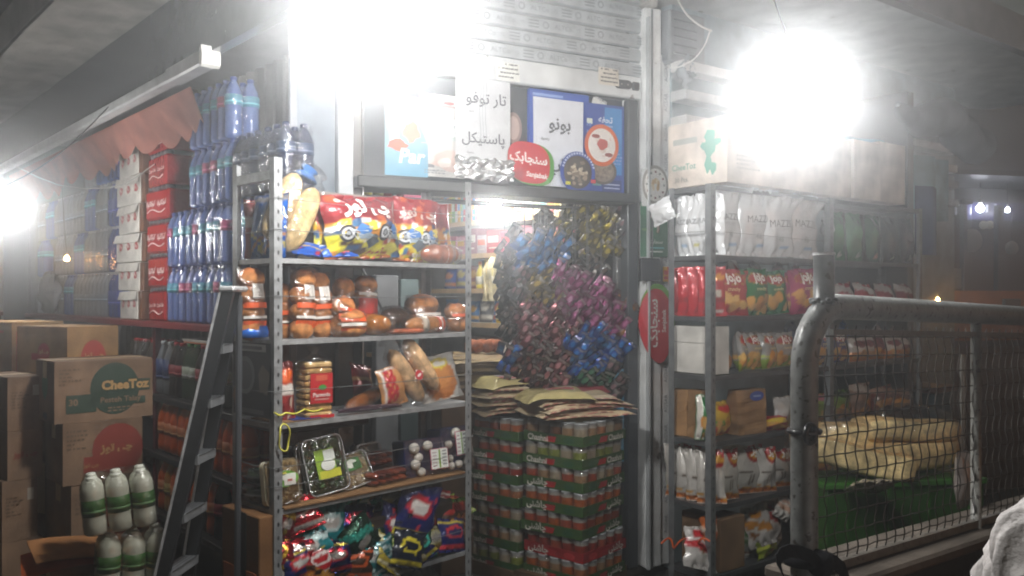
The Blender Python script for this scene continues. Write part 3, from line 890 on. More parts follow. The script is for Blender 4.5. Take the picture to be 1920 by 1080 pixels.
# ================================================================ BAG BUILDERS
def hang_text(P, bag, parent, items):
    """items: (text, width, u offset, height 0..1, colour, bold, angle)"""
    mb = MB()
    for (s, w, dx, dz, col, bold, ang) in items:
        mb.text(s, P.on(dx, dz, .0024, math.radians(ang)), w, col, bold)
    return mb.build('lettering', 'print', parent)
def bag(name, label, cat, fr, slot, b, design, texts=(), t=None, mat='foil', seed=1, rx=0, ry=0, rz=0, group=None, lift=0.0, nu=16, nv=22, zfix=None, crinkle=1.0, shapes=None, seal=.06, wk=1.0, slump=0.0):
    a, z, w, h = fr.slot(*slot, b)
    jr = random.Random(seed * 7 + 1)
    w *= 1.08 * jr.uniform(.96, 1.05); h *= jr.uniform(.95, 1.03); ry += jr.uniform(-3.5, 3.5); rz += jr.uniform(-7, 7); rx += jr.uniform(-3, 2); b += jr.uniform(-.01, .015)
    w *= wk
    if zfix is not None:
        h += z - zfix; z = zfix
    P = Pouch(w, h, t or w * .42, design, nu, nv, seed, seal=seal, crinkle=crinkle, slump=slump)
    o = P.mb.build(name, mat, None, True)
    tag(o, label, cat, group)
    put(o, fr, a, b, z + lift + abs(math.sin(math.radians(ry))) * w * .4, rx, ry, rz)
    if texts:
        hang_text(P, o, o, [(s, ww * w, dx * w, dz, col, bold, ang) for (s, ww, dx, dz, col, bold, ang) in texts])
    if shapes:
        mb = MB(); shapes(mb, P, w, h); mb.build('printed_picture', 'print', o)
    return o

def loaf_bag(name, label, cat, fr, a, b, z, rad, length, bread, film_mat='bread_film', axis='x', rx=0, ry=0, rz=0, group=None, wraps=(), knot=True, n=1, seed=1, segs=0, squash=1.0):
    """a rounded loaf or roll (or n side by side) in a clear bag; the loaf runs along local x or z"""
    t = thing(name, label, cat, group)
    for i in range(n):
        mb = MB()
        off = (i - (n - 1) / 2) * rad * 1.75
        prof = []
        m = 14
        for k in range(m + 1):
            f = k / m
            e = (1 - abs(2 * f - 1) ** 3.2) ** .5
            g = 1 + (.06 * math.cos(f * segs * 6.283) if segs else 0)
            colr = tuple(np.array(bread[0]) * (1 - .35 * abs(math.sin(f * 9 + i))) + np.array(bread[1]) * .35 * abs(math.sin(f * 9 + i)))
            prof.append((max(.001, rad * e * g), (f - .5) * length, colr))
        if axis == 'x':
            mb.lathe(prof, bread[0], 14, (0, off, rad * squash), 'x', 1, squash)
        else:
            mb.lathe(prof, bread[0], 14, (off, 0, length / 2), 'z', 1, squash)
        mb.build('bread_roll', 'bread', t, True)
    for (f0, f1, col) in wraps:
        mb = MB(); R = rad * 1.015
        pr = [(R, (f - .5) * length) for f in (f0, (f0 + f1) / 2, f1)]
        if axis == 'x': mb.lathe(pr, col, 16, (0, 0, rad * squash), 'x', 1, squash)
        else: mb.lathe(pr, col, 16, (0, 0, length / 2), 'z', 1, squash)
        mb.build('printed_band', 'print', t, True)
    mb = MB()
    R = rad * (1.12 if n == 1 else 1.12)
    ext = length * .5 + .02
    wd = R + (n - 1) * rad * .9
    prof = []
    for k in range(15):
        f = k / 14
        e = (1 - abs(2 * f - 1) ** 4) ** .5
        prof.append((max(.004, R * e + .004 * math.sin(k * 2.1 + seed)), (f - .5) * 2 * ext))
    if knot:
        prof += [(.006, ext + .012), (.02, ext + .04), (.026, ext + .055)]
    if axis == 'x': mb.lathe(prof, (1, 1, 1), 16, (0, 0, rad * squash), 'x', wd / R, squash)
    else: mb.lathe(prof, (1, 1, 1), 16, (0, 0, length / 2), 'z', wd / R, squash)
    mb.build('clear_bag', film_mat, t, True)
    put(t, fr, a, b, z, rx, ry, rz)
    return t

# ================================================================ BREAD RACK, TOP SHELF
RED, DRED, YEL, WHT = c('8e2029'), c('7d1520'), c('e0b62a'), c('e6e4df')
def moto_print(mb, P, w, h):
    f = lambda dx, dz, k=0: P.on(dx * w, dz, .003 + .0006 * k)
    def wheel(dx, dz, r):
        mb.disc(f(dx, dz), r, r, c('1e1e22'), 16); mb.ring(f(dx, dz, 1), r * .45, r * .72, c('b9bcc0'), 16); mb.disc(f(dx, dz, 1), r * .25, r * .25, c('8f949a'), 10)
        for k in range(6):
            a = k * 1.05
            mb.add([f(dx, dz, 2)(r * .2 * math.cos(a), r * .2 * math.sin(a)), f(dx, dz, 2)(r * .6 * math.cos(a - .08), r * .6 * math.sin(a - .08)), f(dx, dz, 2)(r * .6 * math.cos(a + .08), r * .6 * math.sin(a + .08))], [(0, 1, 2)], c('d6d8da'))
    for (dx, dz, s) in ((-.30, .36, 1), (.12, .36, .95)):
        wheel(dx, dz, .034 * s)
        mb.disc(f(dx + .18, dz - .04, 1), .035 * s, .016, c('8fa0ae'), 12, .3, 2); mb.disc(f(dx + .16, dz + .05, 2), .03 * s, .022, c('2f6fb0'), 12, .25, 1)
        mb.disc(f(dx + .26, dz + .1, 2), .024, .02, c('d9c23a'), 10, .2, 5); mb.disc(f(dx + .30, dz - .13, 2), .03, .022, c('4a565f'), 10, .35, 3)
        for k in range(4):
            mb.tube([f(dx + .02, dz + .04, 2)(0, 0), f(dx + .10 + .05 * k, dz - .1 + .06 * k, 2)(0, 0)], .0028, c('c3c9cf'), 4)
def moto_design(seed):
    return D(RED, (band(.0, .55), c('c8872c')), (band(.0, .3, .25), c('d8cf3e')), (band(.58, .66, .15), c('8a1a22')), *puffs(seed, 30, (.03, .03, .97, .56), [c('d8b832'), c('a83a24'), c('33688f'), c('e4e0d4'), c('4b3530'), c('2a4f78')], (.03, .09)), *puffs(seed + 40, 8, (.05, .6, .95, .98), [c('a83038'), c('7a1820'), c('b8542c')], (.05, .1)))
ccov = thing('cardboard_tray', 'grey cardboard tray edge standing behind the red snack bags', 'tray')
a, z, w, h = RACK.slot(560, 352, 820, 480, .27)
mb = MB().box(-w / 2, w / 2, 0, .006, 0, h, c('8f8984')); mb.build('back_sheet', 'card', ccov)
mb = MB().box(-w / 2, -w / 2 + .006, -.2, -.001, 0, h * .5, c('8f8984')); mb.build('side_flap', 'card', ccov); put(ccov, RACK, a, .27, SZ[0])
bag('snack_bag', 'large red motorcycle snack bag at the middle of the top shelf', 'snack bag', RACK, (610, 366, 748, 484), .07, moto_design(2),
    [('چی‌توز'.replace('\u200c', ' '), .62, .0, .74, c('efe9e4'), .05, -3), ('موتوری', .2, -.26, .91, c('e8e4e0'), .03, 0), ('موتوری', .32, .12, .06, c('a8303a'), .03, 0)], seed=3, rx=-6, shapes=moto_print, zfix=SZ[0] + .004, nu=26, nv=30, group='red motorcycle snack bags')
bag('snack_bag', 'red motorcycle snack bag right of the large one, half behind the bun pack', 'snack bag', RACK, (744, 370, 812, 490), .09, moto_design(5),
    [('چی توز', .8, .0, .72, c('b9a8a0'), .04, -4), ('چی توز', .5, .1, .12, c('d8d2cc'), .04, 20)], seed=4, rx=-5, shapes=moto_print, zfix=SZ[0] + .004, nu=22, nv=28, group='red motorcycle snack bags', rz=-8)
bag('snack_bag', 'red motorcycle snack bag standing half hidden beside the baguettes', 'snack bag', RACK, (588, 374, 630, 486), .12, moto_design(9), [], seed=8, rx=-5, zfix=SZ[0] + .004, group='red motorcycle snack bags', rz=6)
BLUE = c('1d57b5')
def blue_flat(sd): return D(BLUE, (band(.72, .82), c('c9d2e4')), (band(.3, .36, .3), c('d8b83a')), *puffs(sd, 5, (.1, .05, .9, .3), [c('b83038'), c('1a2f6c')], (.05, .1)))
bag('snack_bag', 'blue snack bag lying in front of the baguettes on the top shelf', 'snack bag', RACK, (548, 444, 622, 484), .05, blue_flat(1), seed=11, rx=-48, t=.05, rz=6, group='blue snack bags lying flat', zfix=SZ[0] + .012)
bag('snack_bag', 'blue snack bag lying in front of the large red motorcycle bag', 'snack bag', RACK, (608, 448, 672, 486), .03, blue_flat(2), [('چی توز', .5, .0, .3, c('d3636b'), .03, 0)], seed=12, rx=-46, t=.05, rz=-6, group='blue snack bags lying flat', zfix=SZ[0] + .012)
for k, (b0, lab) in enumerate(((.19, 'blue snack bag at the left end of the top shelf, nearer the back'), (.085, 'blue snack bag at the left end of the top shelf, behind the baguettes'))):
    P = Pouch(.13, .245, .06, D(c('1c62b8'), (band(.3, .36, .25), c('d8c03a')), (band(.2, .25, -.3), c('c98a3a')), (band(.9, 1), c('9c9aa0')), (ellm(.7, .14, .16, .07), c('d8c43a'))), seed=20 + k)
    o = P.mb.build('snack_bag', 'foil', None, True); tag(o, lab, 'snack bag', 'upright blue snack bags at the rack end'); put(o, RACK, .05, b0, SZ[0] + .003, -4, 0, -90 + 8 * k)
# baguettes
bg = thing('baguette_bag', 'clear bag of two pale baguettes leaning right on the top shelf', 'bread')
CR1, CR2 = c('d6bd8e'), c('c8a46c')
for k, (x, L_) in enumerate(((-.042, .31), (.046, .30))):
    mb = MB()
    prof = [(max(.001, .048 * (1 - abs(2 * f - 1) ** 3) ** .5), f * L_, tuple(np.array(CR1) * (1 - .5 * abs(math.sin(7 * f + k))) + np.array(CR2) * .5 * abs(math.sin(7 * f + k)))) for f in [q / 14 for q in range(15)]]
    mb.lathe(prof, CR1, 14, (x, -.012 * k, 0)); mb.build('baguette', 'bread', bg, True)
mb = MB().lathe([(.02, .0), (.05, .01), (.054, .12), (.054, .27), (.05, .315), (.035, .34), (.045, .365)], (1, 1, 1), 16, (0, 0, -.003), 'z', 1.82, 1.2)
mb.build('clear_bag', 'film', bg, True)
mb = MB().lathe([(.034, .322), (.024, .336), (.014, .345), (.026, .362)], c('3f78c0'), 16, (0, 0, -.003), 'z', 1.5, 1.0); mb.build('blue_bag_top', 'foil', bg, True)
a, z, w, h = RACK.slot(515, 345, 595, 478, .06)
put(bg, RACK, a - .085, .065, SZ[0] + .05, -8, 30, 0)
# bun pack right
loaf_bag('bun_pack', 'clear pack of round buns at the right end of the top shelf', 'bread', RACK, .845, .05, SZ[0] + .002, .042, .2, (c('b5653f'), c('8f4a30')), wraps=((.6, .66, c('ddd6cf')), (.72, .8, c('8a6a60'))), knot=False, segs=3, rz=-5, seed=4)

# ================================================================ BREAD RACK, SECOND SHELF: orange labelled buns
OR1, OR2, WH2 = c('d4551c'), c('e8e2da'), c('d7d3cd')
BUN = (c('a85f34'), c('80452a'))
def bun_bag(label, u0, v0, u1, v1, b, seed, ry=0, rz=0, rx=-4, bands=((.45, .52, OR1), (.3, .33, OR2), (.2, .27, OR1)), lab=True, bottom=None, group='bagged buns with orange labels'):
    a, z, w, h = RACK.slot(u0, v0, u1, v1, b)
    z0 = SZ[1] + .003
    h = h + (z - z0)
    t = thing('bun_bag', label, 'bread', group)
    rn = random.Random(seed)
    n = max(2, int(round(h / .066)))
    for k in range(n):
        mb = MB()
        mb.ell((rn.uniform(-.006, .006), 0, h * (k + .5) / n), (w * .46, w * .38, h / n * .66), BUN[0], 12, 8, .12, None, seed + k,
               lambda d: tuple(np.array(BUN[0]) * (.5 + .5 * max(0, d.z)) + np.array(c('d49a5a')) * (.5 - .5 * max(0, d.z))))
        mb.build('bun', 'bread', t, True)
    P = Pouch(w * 1.02, h * 1.03, w * .82, D((1, 1, 1)), 14, 18, seed, seal=.03, bow=.0)
    P.mb.build('clear_bag', 'bread_film', t, True)
    for (z0_, z1_, col) in bands:
        mb = MB()
        for i in range(12):
            u_ = (i / 12 - .5) * .8
            q = [P.on(u_ * w, z0_, .001)(0, 0), P.on((u_ + .8 / 12) * w, z0_, .001)(0, 0), P.on((u_ + .8 / 12) * w, z1_, .001)(0, 0), P.on(u_ * w, z1_, .001)(0, 0)]
            mb.add(q, [(0, 1, 2, 3)], col)
        mb.build('printed_band', 'print', t, True)
    if lab:
        mb = MB()
        f = P.on(w * .05, .66, .002)
        for r in range(5):
            y0, y1 = -h * .11 + r * h * .044, -h * .11 + (r + 1) * h * .044
            mb.add([f(-w * .2, y0), f(w * .2, y0), f(w * .2, y1), f(-w * .2, y1)], [(0, 1, 2, 3)], WH2)
        mb.build('white_label', 'print', t)
    if bottom:
        mb = MB().lathe([(w * .5, .0), (w * .52, .02), (w * .46, .045)], c('1f63c0'), 16, (0, 0, 0), 'z', 1.05, .75); mb.build('blue_bag_bottom', 'foil', t, True)
    put(t, RACK, a, b, z0, rx, ry, rz)
    return t
LABS = ((.42, .5, OR1), (.27, .31, OR2), (.14, .24, OR1))
P_ = [
 ('tall bag of buns with a blue bottom at the left end of the second shelf', 446, 506, 500, 632, .17, 31, 0, 0, LABS, True, True),
 ('upright bag of buns tucked right behind the left post of the second shelf', 518, 536, 548, 632, .12, 36, 0, 0, LABS, False, None),
 ('tall bag of buns with a white label, left of the pair on the second shelf', 542, 508, 590, 632, .07, 32, 3, 6, LABS, True, None),
 ('tall bag of buns with a white label, right of the pair on the second shelf', 582, 514, 626, 630, .10, 33, -3, -6, LABS, True, None),
 ('short orange bag of buns leaning beside the tall pair on the second shelf', 616, 560, 664, 630, .06, 34, 8, 8, ((.62, .72, OR1), (.4, .52, OR1), (.25, .3, OR2)), False, None),
 ('squat orange bag of buns at the front middle of the second shelf', 628, 584, 684, 629, .04, 35, 0, -4, ((.55, .9, OR1), (.2, .3, OR1), (.38, .5, OR2)), False, None),
 ('red and white bag of buns behind the round orange roll on the second shelf', 660, 520, 704, 600, .2, 37, 4, 0, ((.3, .6, c('b8302a')), (.65, .7, WHT)), False, None)]
for (lab, u0, v0, u1, v1, b, sd, ry, rz, bands, wl_, bot) in P_:
    bun_bag(lab, u0, v0, u1, v1, b, sd, ry, rz, -4, bands, wl_, bot)
loaf_bag('bread_roll_pack', 'round ended roll pack with its orange end towards the viewer', 'bread', RACK, *[RACK.slot(668, 575, 728, 628, .06)[0], .10], SZ[1] + .002, .043, .24, (c('c9812f'), c('b2621e')), wraps=((.35, .5, c('ddb98a')), (.52, .6, c('c9582a'))), rz=-72, knot=False, segs=0, seed=7)
loaf_bag('bread_roll_pack', 'long roll pack lying lengthwise at the right end of the second shelf', 'bread', RACK, RACK.slot(745, 580, 848, 625, .05)[0] + .02, .07, SZ[1] + .002, .036, .24, (c('c98a4a'), c('c2762a')), wraps=((.3, .45, c('e2d5c4')), (.7, .76, c('cf4a24')), (.78, .8, c('e2dcd2')), (.8, .85, c('cf4a24'))), rz=4, segs=0, seed=9)
loaf_bag('bread_roll_pack', 'flat orange pack lying in front of the long roll pack', 'bread', RACK, RACK.slot(735, 600, 800, 625, .01)[0], .035, SZ[1] + .002, .022, .2, (c('cf6a3a'), c('c0522a')), rz=-3, squash=.55, seed=12)
loaf_bag('dark_loaf', 'dark rye loaf in a shiny clear bag at the back of the second shelf', 'bread', RACK, RACK.slot(705, 540, 772, 600, .2)[0], .2, SZ[1] + .002, .055, .16, (c('4a3022'), c('382318')), rz=20, knot=False, seed=14)

# ================================================================ BREAD RACK, THIRD SHELF
z3 = SZ[2] + .003
bag('bread_bag', 'slim red and white bread packet right beside the left post of the third shelf', 'bread', RACK, (521, 676, 553, 760), .06, D(c('8e2a2c'), (ellm(.5, .78, .4, .12), c('d8602c')), (band(.42, .6), c('d9d3cc')), (band(.6, .66), c('c04a2a')), *puffs(3, 6, (.1, .05, .9, .35), [c('6a1c22'), c('cdb9a8')])), seed=41, rx=-4, zfix=z3)
# toast
ts = thing('toast_loaf', 'upright bag of sliced toast with a red label on the third shelf', 'bread')
a, z, w, h = RACK.slot(566, 664, 616, 768, .06)
for k in range(9):
    mb = MB(); hh = h / 9
    mb.box(-w / 2 + .004, w / 2 - .004, -.045, .045, k * hh + .001, (k + 1) * hh - .0012, c('cfa468') if k % 2 else c('d9b57c'), .006); mb.build('slice', 'bread', ts)
mb = MB().box(-w / 2, w / 2, -.05, .05, 0, h + .004, (1, 1, 1), .012); mb.build('clear_bag', 'film', ts)
mb = MB().box(-w * .34, w * .44, -.0525, -.0505, h * .27, h * .80, c('b81d22')).box(-w * .34, w * .5, -.0522, -.0506, .0, h * .06, c('b81d22'))
f = lambda cx, cz: (lambda x, y: (cx * w + x, -.0535, cz * h + y))
mb.text('Parmida', f(.05, .42), w * .6, c('e8d8d2'), .02)
quad(mb, f(.05, .34), w * .5, h * .025, c('d89a92')); quad(mb, f(.05, .72), w * .4, h * .1, c('cc5a40')); mb.disc(f(.08, .55), w * .14, h * .05, c('3f8a3a'), 10)
mb.build('red_label', 'print', ts)
mb = MB().lathe([(.05, .0), (.03, .015), (.012, .03), (.03, .055)], c('b9c0d8'), 12, (0, 0, h + .003), 'z', 1, .9); mb.build('gathered_top', 'film', ts, True)
put(ts, RACK, a, .07, z3, 0, 0, -6)
loaf_bag('long_bread', 'long brown bread lying slanted in the dark middle of the third shelf', 'bread', RACK, RACK.slot(640, 690, 740, 745, .15)[0], .17, z3, .032, .30, (c('a8652f'), c('8a4c22')), rz=24, rx=0, ry=-8, knot=False, seed=16)
bag('bread_bag', 'red packet lying across the long brown bread on the third shelf', 'bread', RACK, (664, 680, 706, 745), .22, D(c('8a1e22'), (band(.5, .62), c('c8a070'))), seed=44, rx=-20, ry=14, zfix=z3)
# red dotted bun bag
a, z, w, h = RACK.slot(720, 688, 768, 762, .04)
P = Pouch(w, h, .06, D(c('c08a58'), (both(rect(.15, .1, .62, .95), lambda u, v: np.sin(u * 26) * np.sin(v * 30) > -.45), c('b22430')), (band(.92, 1), c('d8d2cc')), (rect(.1, .1, .15, .95), c('e0dad4'))), seed=45)
o = P.mb.build('bun_bag', 'foil', None, True); tag(o, 'red dotted bag of round buns leaning against the baguettes', 'bread'); put(o, RACK, a, .05, z3 + .01, -6, -10, 0)
bg2 = thing('baguette_bag', 'clear bag of two baguettes with a red label leaning left on the third shelf', 'bread')
for k, (x, L_) in enumerate(((-.038, .28), (.042, .28))):
    mb = MB()
    prof = [(max(.001, .04 * (1 - abs(2 * f_ - 1) ** 3) ** .5), f_ * L_, c('d9b184')) for f_ in [q / 14 for q in range(15)]]
    mb.lathe(prof, CR1, 14, (x, -.02 * k, 0)); mb.build('baguette', 'bread', bg2, True)
mb = MB().lathe([(.02, .0), (.04, .01), (.042, .12), (.042, .26), (.03, .285), (.02, .3), (.035, .32)], (1, 1, 1), 16, (0, 0, -.003), 'z', 2.0, 1.5); mb.build('clear_bag', 'film', bg2, True)
mb = MB()
f = lambda k: (lambda x, y: (x - .02, -.0665 - .001 * k, .13 + y))
mb.disc(f(0), .026, .028, c('e4dcd6'), 4); mb.disc(f(1), .02, .022, c('b8252a'), 14); mb.disc(f(2), .012, .006, c('e4dcd6'), 10); mb.build('red_label', 'print', bg2)
a = RACK.slot(735, 655, 830, 760, .05)[0]
put(bg2, RACK, a + .055, .05, z3 + .035, -6, -34, 0)
bag('flatbread_bag', 'clear bag holding one round brown flatbread at the right end of the third shelf', 'bread', RACK, (800, 668, 866, 754), .05, D(c('b9b6b0'), (ellm(.5, .42, .42, .42), c('b5713a')), (ellm(.48, .5, .3, .26), c('c9864a')), (ellm(.55, .8, .24, .12), c('d8c23a')), (ellm(.55, .8, .16, .07), c('d8d4c8'))), seed=47, rx=-12, ry=-9, t=.035, zfix=z3)
bag('sweet_packet', 'dark purple packet lying at the front edge of the third shelf', 'packet', RACK, (640, 752, 748, 775), .01, D(c('2c1420'), (band(.45, .55, .2), c('8a7a86'))), seed=48, rx=-78, t=.02, zfix=z3 + .01)
mb = MB(); a, z, w, h = RACK.slot(520, 770, 620, 790, .02)
mb.box(-w / 2, w / 2, 0, .2, 0, .004, c('8a6a4a')); mb.box(-w * .2, w * .3, .0, .1, .0045, .007, c('2c3a78'))
o = mb.build('shelf_card', 'card'); put(o, RACK, a, .015, SZ[2] + .001); tag(o, 'brown card sheet lying under the toast bread', 'card')
# dark poster on the rack end
END = Fr(*RACK.pt(-.008, .305, 0)[:2], 44 + 90)
def d_dark2(mb, w, h, on):
    quad(mb, on(.5, .93, 2), w * .8, h * .1, c('a8a8a6')); quad(mb, on(.5, .93, 3), w * .6, h * .045, c('4a4a4c'))
    mb.disc(on(.35, .55, 2), w * .26, h * .26, c('6d7074'), 18); mb.disc(on(.35, .55, 3), w * .2, h * .2, c('4a4c50'), 18)
    mb.disc(on(.85, .5, 2), w * .14, h * .2, c('6a6258'), 14, .2); mb.disc(on(.12, .25, 2), w * .1, h * .14, c('7a5a40'), 12, .2)
    quad(mb, on(.5, .07, 2), w * .7, h * .06, c('5a5c60'))
sheet('dark_poster', 'black poster with a pale plate hung on the end of the bread rack', 'poster', 438, 642, 506, 780, 0, c('26272a'), d_dark2, fr=END, wave=.002)

# ================================================================ BREAD RACK, FOURTH SHELF
z4 = SZ[3] + .008
mb = MB(); mb.box(.04, .95, .005, .29, 0, .006, c('8f6b48'))
V0 = len(mb.v)
o = mb.build('shelf_card', 'card'); put(o, RACK, 0, -.012, SZ[3] + .0012); tag(o, 'brown cardboard lining under the vegetable trays', 'card')
def rounded(w, h, r, n=5):
    P = []
    for (cx, cz, a0) in ((w / 2 - r, r, -90), (w / 2 - r, h - r, 0), (-w / 2 + r, h - r, 90), (-w / 2 + r, r, 180)):
        for k in range(n + 1):
            a = math.radians(a0 + 90 * k / n); P.append((cx + r * math.cos(a), cz + r * math.sin(a)))
    return P
def food_tray(name, label, cat, slot, b, food, content, shell, labels, rx=-14, ry=0, rz=0, depth=.03, group=None, seed=0, lid='film', lumps=16, lr=.016):
    a, z, w, h = RACK.slot(*slot, b)
    t = thing(name, label, cat, group)
    mb = MB().poly(rounded(w, h, w * .16), .002, depth, shell); mb.build('tray', 'plastic' if shell[0] > .1 else 'gloss_dark', t)
    rn = random.Random(seed)
    mb = MB()
    mb.poly(rounded(w * .9, h * .93, w * .13), -.004, .0015, food[0])
    mb.v = [(x, y, zz + h * .035) for x, y, zz in mb.v]
    for i in range(lumps):
        mb.ell((rn.uniform(-.36, .36) * w, -.004, h * rn.uniform(.1, .9)), (lr * rn.uniform(.7, 1.2), lr * .6, lr * rn.uniform(.7, 1.2)), rn.choice(food), 8, 5, .3, None, i)
    mb.build(content, 'leafy' if content == 'herbs' else 'bread', t, True)
    mb = MB().poly(rounded(w * .99, h * .99, w * .16), -.02, .001, (1, 1, 1)); mb.v = [(x, y, zz + .002) for x, y, zz in mb.v]; mb.build('clear_lid', lid, t)
    if lid == 'film':
        rim = rounded(w * .95, h * .95, w * .15, 4)
        mb = MB().tube([(x, -.02, zz + h * .025) for x, zz in rim], .0035, c('c9cccf'), 6, closed=True); mb.build('lid_rim', 'shiny_foil', t, True)
    mb = MB()
    for k, (cx, cz, ww, hh, col, shp) in enumerate(labels):
        f = lambda x, y, k=k, cx=cx, cz=cz: (cx * w + x, -.0215 - .0012 * k, cz * h + y)
        if shp == 'd': mb.disc(f, ww * w / 2, hh * h / 2, col, 18)
        else: quad(mb, f, ww * w, hh * h, col)
    if labels: mb.build('label', 'print', t)
    put(t, RACK, a, b, z4 + .003, rx, ry, rz)
    return t
TAN = [c('b59a6c'), c('a58a5c'), c('c2a97c'), c('9a8052')]
GRN = [c('2c4a1e'), c('38602a'), c('1f3a18'), c('4a7434')]
food_tray('sprout_tray', 'tan tray of sprouts with a round green label beside the left post', 'tray', (500, 862, 564, 946), .035, TAN, 'sprouts', c('cfc5a8'),
          [(.02, .56, .78, .36, c('6fa83a'), 'd'), (.02, .6, .62, .13, c('e0e4d8'), 'q'), (.14, .5, .34, .17, c('e4e0d8'), 'q'), (.14, .52, .14, .05, c('c07068'), 'q'), (-.1, .69, .3, .05, c('d8d04a'), 'q')], rx=-10, seed=1, lumps=30, lr=.009, lid='cloudy_film')
food_tray('herb_tray', 'green herb tray half hidden behind the glossy herb tray', 'tray', (556, 842, 606, 938), .09, GRN, 'herbs', c('2a2e2a'), [(-.2, .6, .3, .3, c('b0c04a'), 'q')], rx=-10, seed=2, lumps=26)
food_tray('herb_tray', 'glossy clear topped herb tray with a yellow green label, largest on its shelf', 'tray', (578, 826, 656, 936), .05, GRN, 'herbs', c('3a3f38'),
          [(.0, .52, .46, .5, c('8cae32'), 'q'), (.06, .34, .5, .14, c('c8c83a'), 'q'), (.1, .66, .26, .18, c('d6dcd4'), 'q'), (.04, .5, .34, .2, c('e8ece4'), 'd')], rx=-14, ry=-5, seed=3, lumps=36)
food_tray('sprout_tray', 'tan tray of sprouts with a green corner label beside the glossy herb tray', 'tray', (640, 852, 702, 918), .07, TAN, 'sprouts', c('5a9a3a'),
          [(-.05, .66, .56, .34, c('3c7a30'), 'q'), (-.02, .68, .32, .26, c('d8dcd0'), 'd'), (.12, .62, .24, .16, c('2c5a28'), 'q')], rx=-24, ry=-9, seed=4, lumps=30, lr=.009)
food_tray('herb_tray', 'dark herb tray standing at the back behind the sausage packs', 'tray', (668, 806, 714, 870), .2, [c('2a2c22'), c('353626')], 'herbs', c('2a2c28'), [], rx=-8, seed=5, lumps=18)
BRN = [c('7a3420'), c('8c4026'), c('6a2a1a')]
for k, (s, b, zz, lab) in enumerate((((690, 872, 766, 902), .05, 0.0, 'lower clear pack of brown sausages on the vegetable shelf'), ((676, 836, 738, 876), .13, .062, 'upper clear pack of brown sausages behind the lower pack'))):
    a, z, w, h = RACK.slot(*s, b)
    t = thing('sausage_pack', lab, 'pack', 'clear packs of brown sausages')
    for r in range(2):
        for q in range(5):
            mb = MB().ell(((q - 2) * w / 5.2, 0, .014 + .027 * r), (w / 10, .05, .0135), BRN[(q + r) % 3], 8, 8, .1, None, q + r); mb.build('sausage', 'bread', t, True)
    mb = MB().box(-w / 2, w / 2, -.056, .056, 0, .058, (1, 1, 1), .01); mb.build('clear_box', 'film', t)
    put(t, RACK, a, b + .03, z4 + zz, 0, 0, 8)
mb = MB().box(-.06, .06, -.05, .05, 0, .06, c('4a3a30'), .004); o = mb.build('small_carton', 'card'); put(o, RACK, RACK.slot(676, 836, 738, 876, .17)[0], .185, z4); tag(o, 'small brown carton under the upper sausage pack', 'carton')
for k, (s, b, lab, lx, pos) in enumerate((((764, 820, 838, 888), .06, 'dark blue box of white mushrooms left of the other one', .2, [(-.3, .78, .026), (.02, .8, .024), (-.22, .52, .022), (-.3, .34, .024), (-.18, .12, .021), (.36, .2, .02), (.25, .5, .02)]),
                                          ((832, 806, 882, 886), .05, 'dark blue box of white mushrooms beside the right post', .05, [(.0, .86, .026), (-.3, .62, .02), (.34, .6, .02), (.36, .42, .019), (-.3, .3, .018), (-.28, .13, .02), (.02, .14, .02), (.32, .16, .022)]))):
    a, z, w, h = RACK.slot(*s, b)
    t = thing('mushroom_box', lab, 'box', 'dark blue mushroom boxes')
    mb = MB().poly(rounded(w, h, .01), 0, .09, c('1e2858')); mb.build('box_shell', 'gloss_dark', t)
    for (x, zz, r) in pos:
        mb = MB().ell((x * w, -.012, zz * h), (r, r * .8, r * .9), c('ded9cf'), 10, 8, .12, None, x * 10); mb.build('mushroom', 'paper', t, True)
    mb = MB()
    f = lambda k_: (lambda x, y: (lx * w + x, -.036 - .0012 * k_, h * (.42 if k == 0 else .62) + y))
    quad(mb, f(0), w * .44, h * .56, c('b04060')); quad(mb, f(1), w * .40, h * .53, c('e2e6e0')); quad(mb, f(2), w * .04, h * .5, c('86a83a'))
    for q in range(5): quad(mb, f(2), w * .1, h * .04, c('8a8d90'), w * .12, h * (.2 - .09 * q)); quad(mb, f(2), w * .1, h * .03, c('b9a0a8'), -w * .12, h * (.18 - .09 * q))
    mb.build('label', 'print', t)
    mb = MB().poly(rounded(w * .98, h * .98, .012), -.033, -.001, (1, 1, 1)); mb.v = [(x, y, zz + .002) for x, y, zz in mb.v]; mb.build('clear_wrap', 'film', t)
    put(t, RACK, a, b, z4, -8, 0, -4 + 6 * k)
for k, (v, lab) in enumerate(((900, 'upper round foil tray of salad at the left end of the vegetable shelf'), (936, 'lower round foil tray of salad at the left end of the vegetable shelf'))):
    t = thing('salad_tray', lab, 'tray', 'round foil trays of salad')
    mb = MB().lathe([(.07, 0), (.092, .03), (.098, .034)], c('9a9da0'), 20); mb.build('foil_dish', 'shiny_foil', t, True)
    mb = MB(); rn = random.Random(k)
    mb.lathe([(.088, .03), (.06, .042), (.01, .046)], c('31472a'), 16)
    for i in range(14):
        A, R_ = rn.uniform(0, 6.28), rn.uniform(0, .075); mb.ell((R_ * math.cos(A), R_ * math.sin(A), .042), (.014, .014, .01), rn.choice(GRN + [c('a83a2a')]), 7, 5, .3, None, i)
    mb.build('salad', 'leafy', t, True)
    mb = MB().lathe([(.096, .035), (.09, .055), (.02, .062)], (1, 1, 1), 18); mb.build('clear_lid', 'film', t, True)
    put(t, RACK, .07, .17, z4 + (.068 if k == 0 else 0))

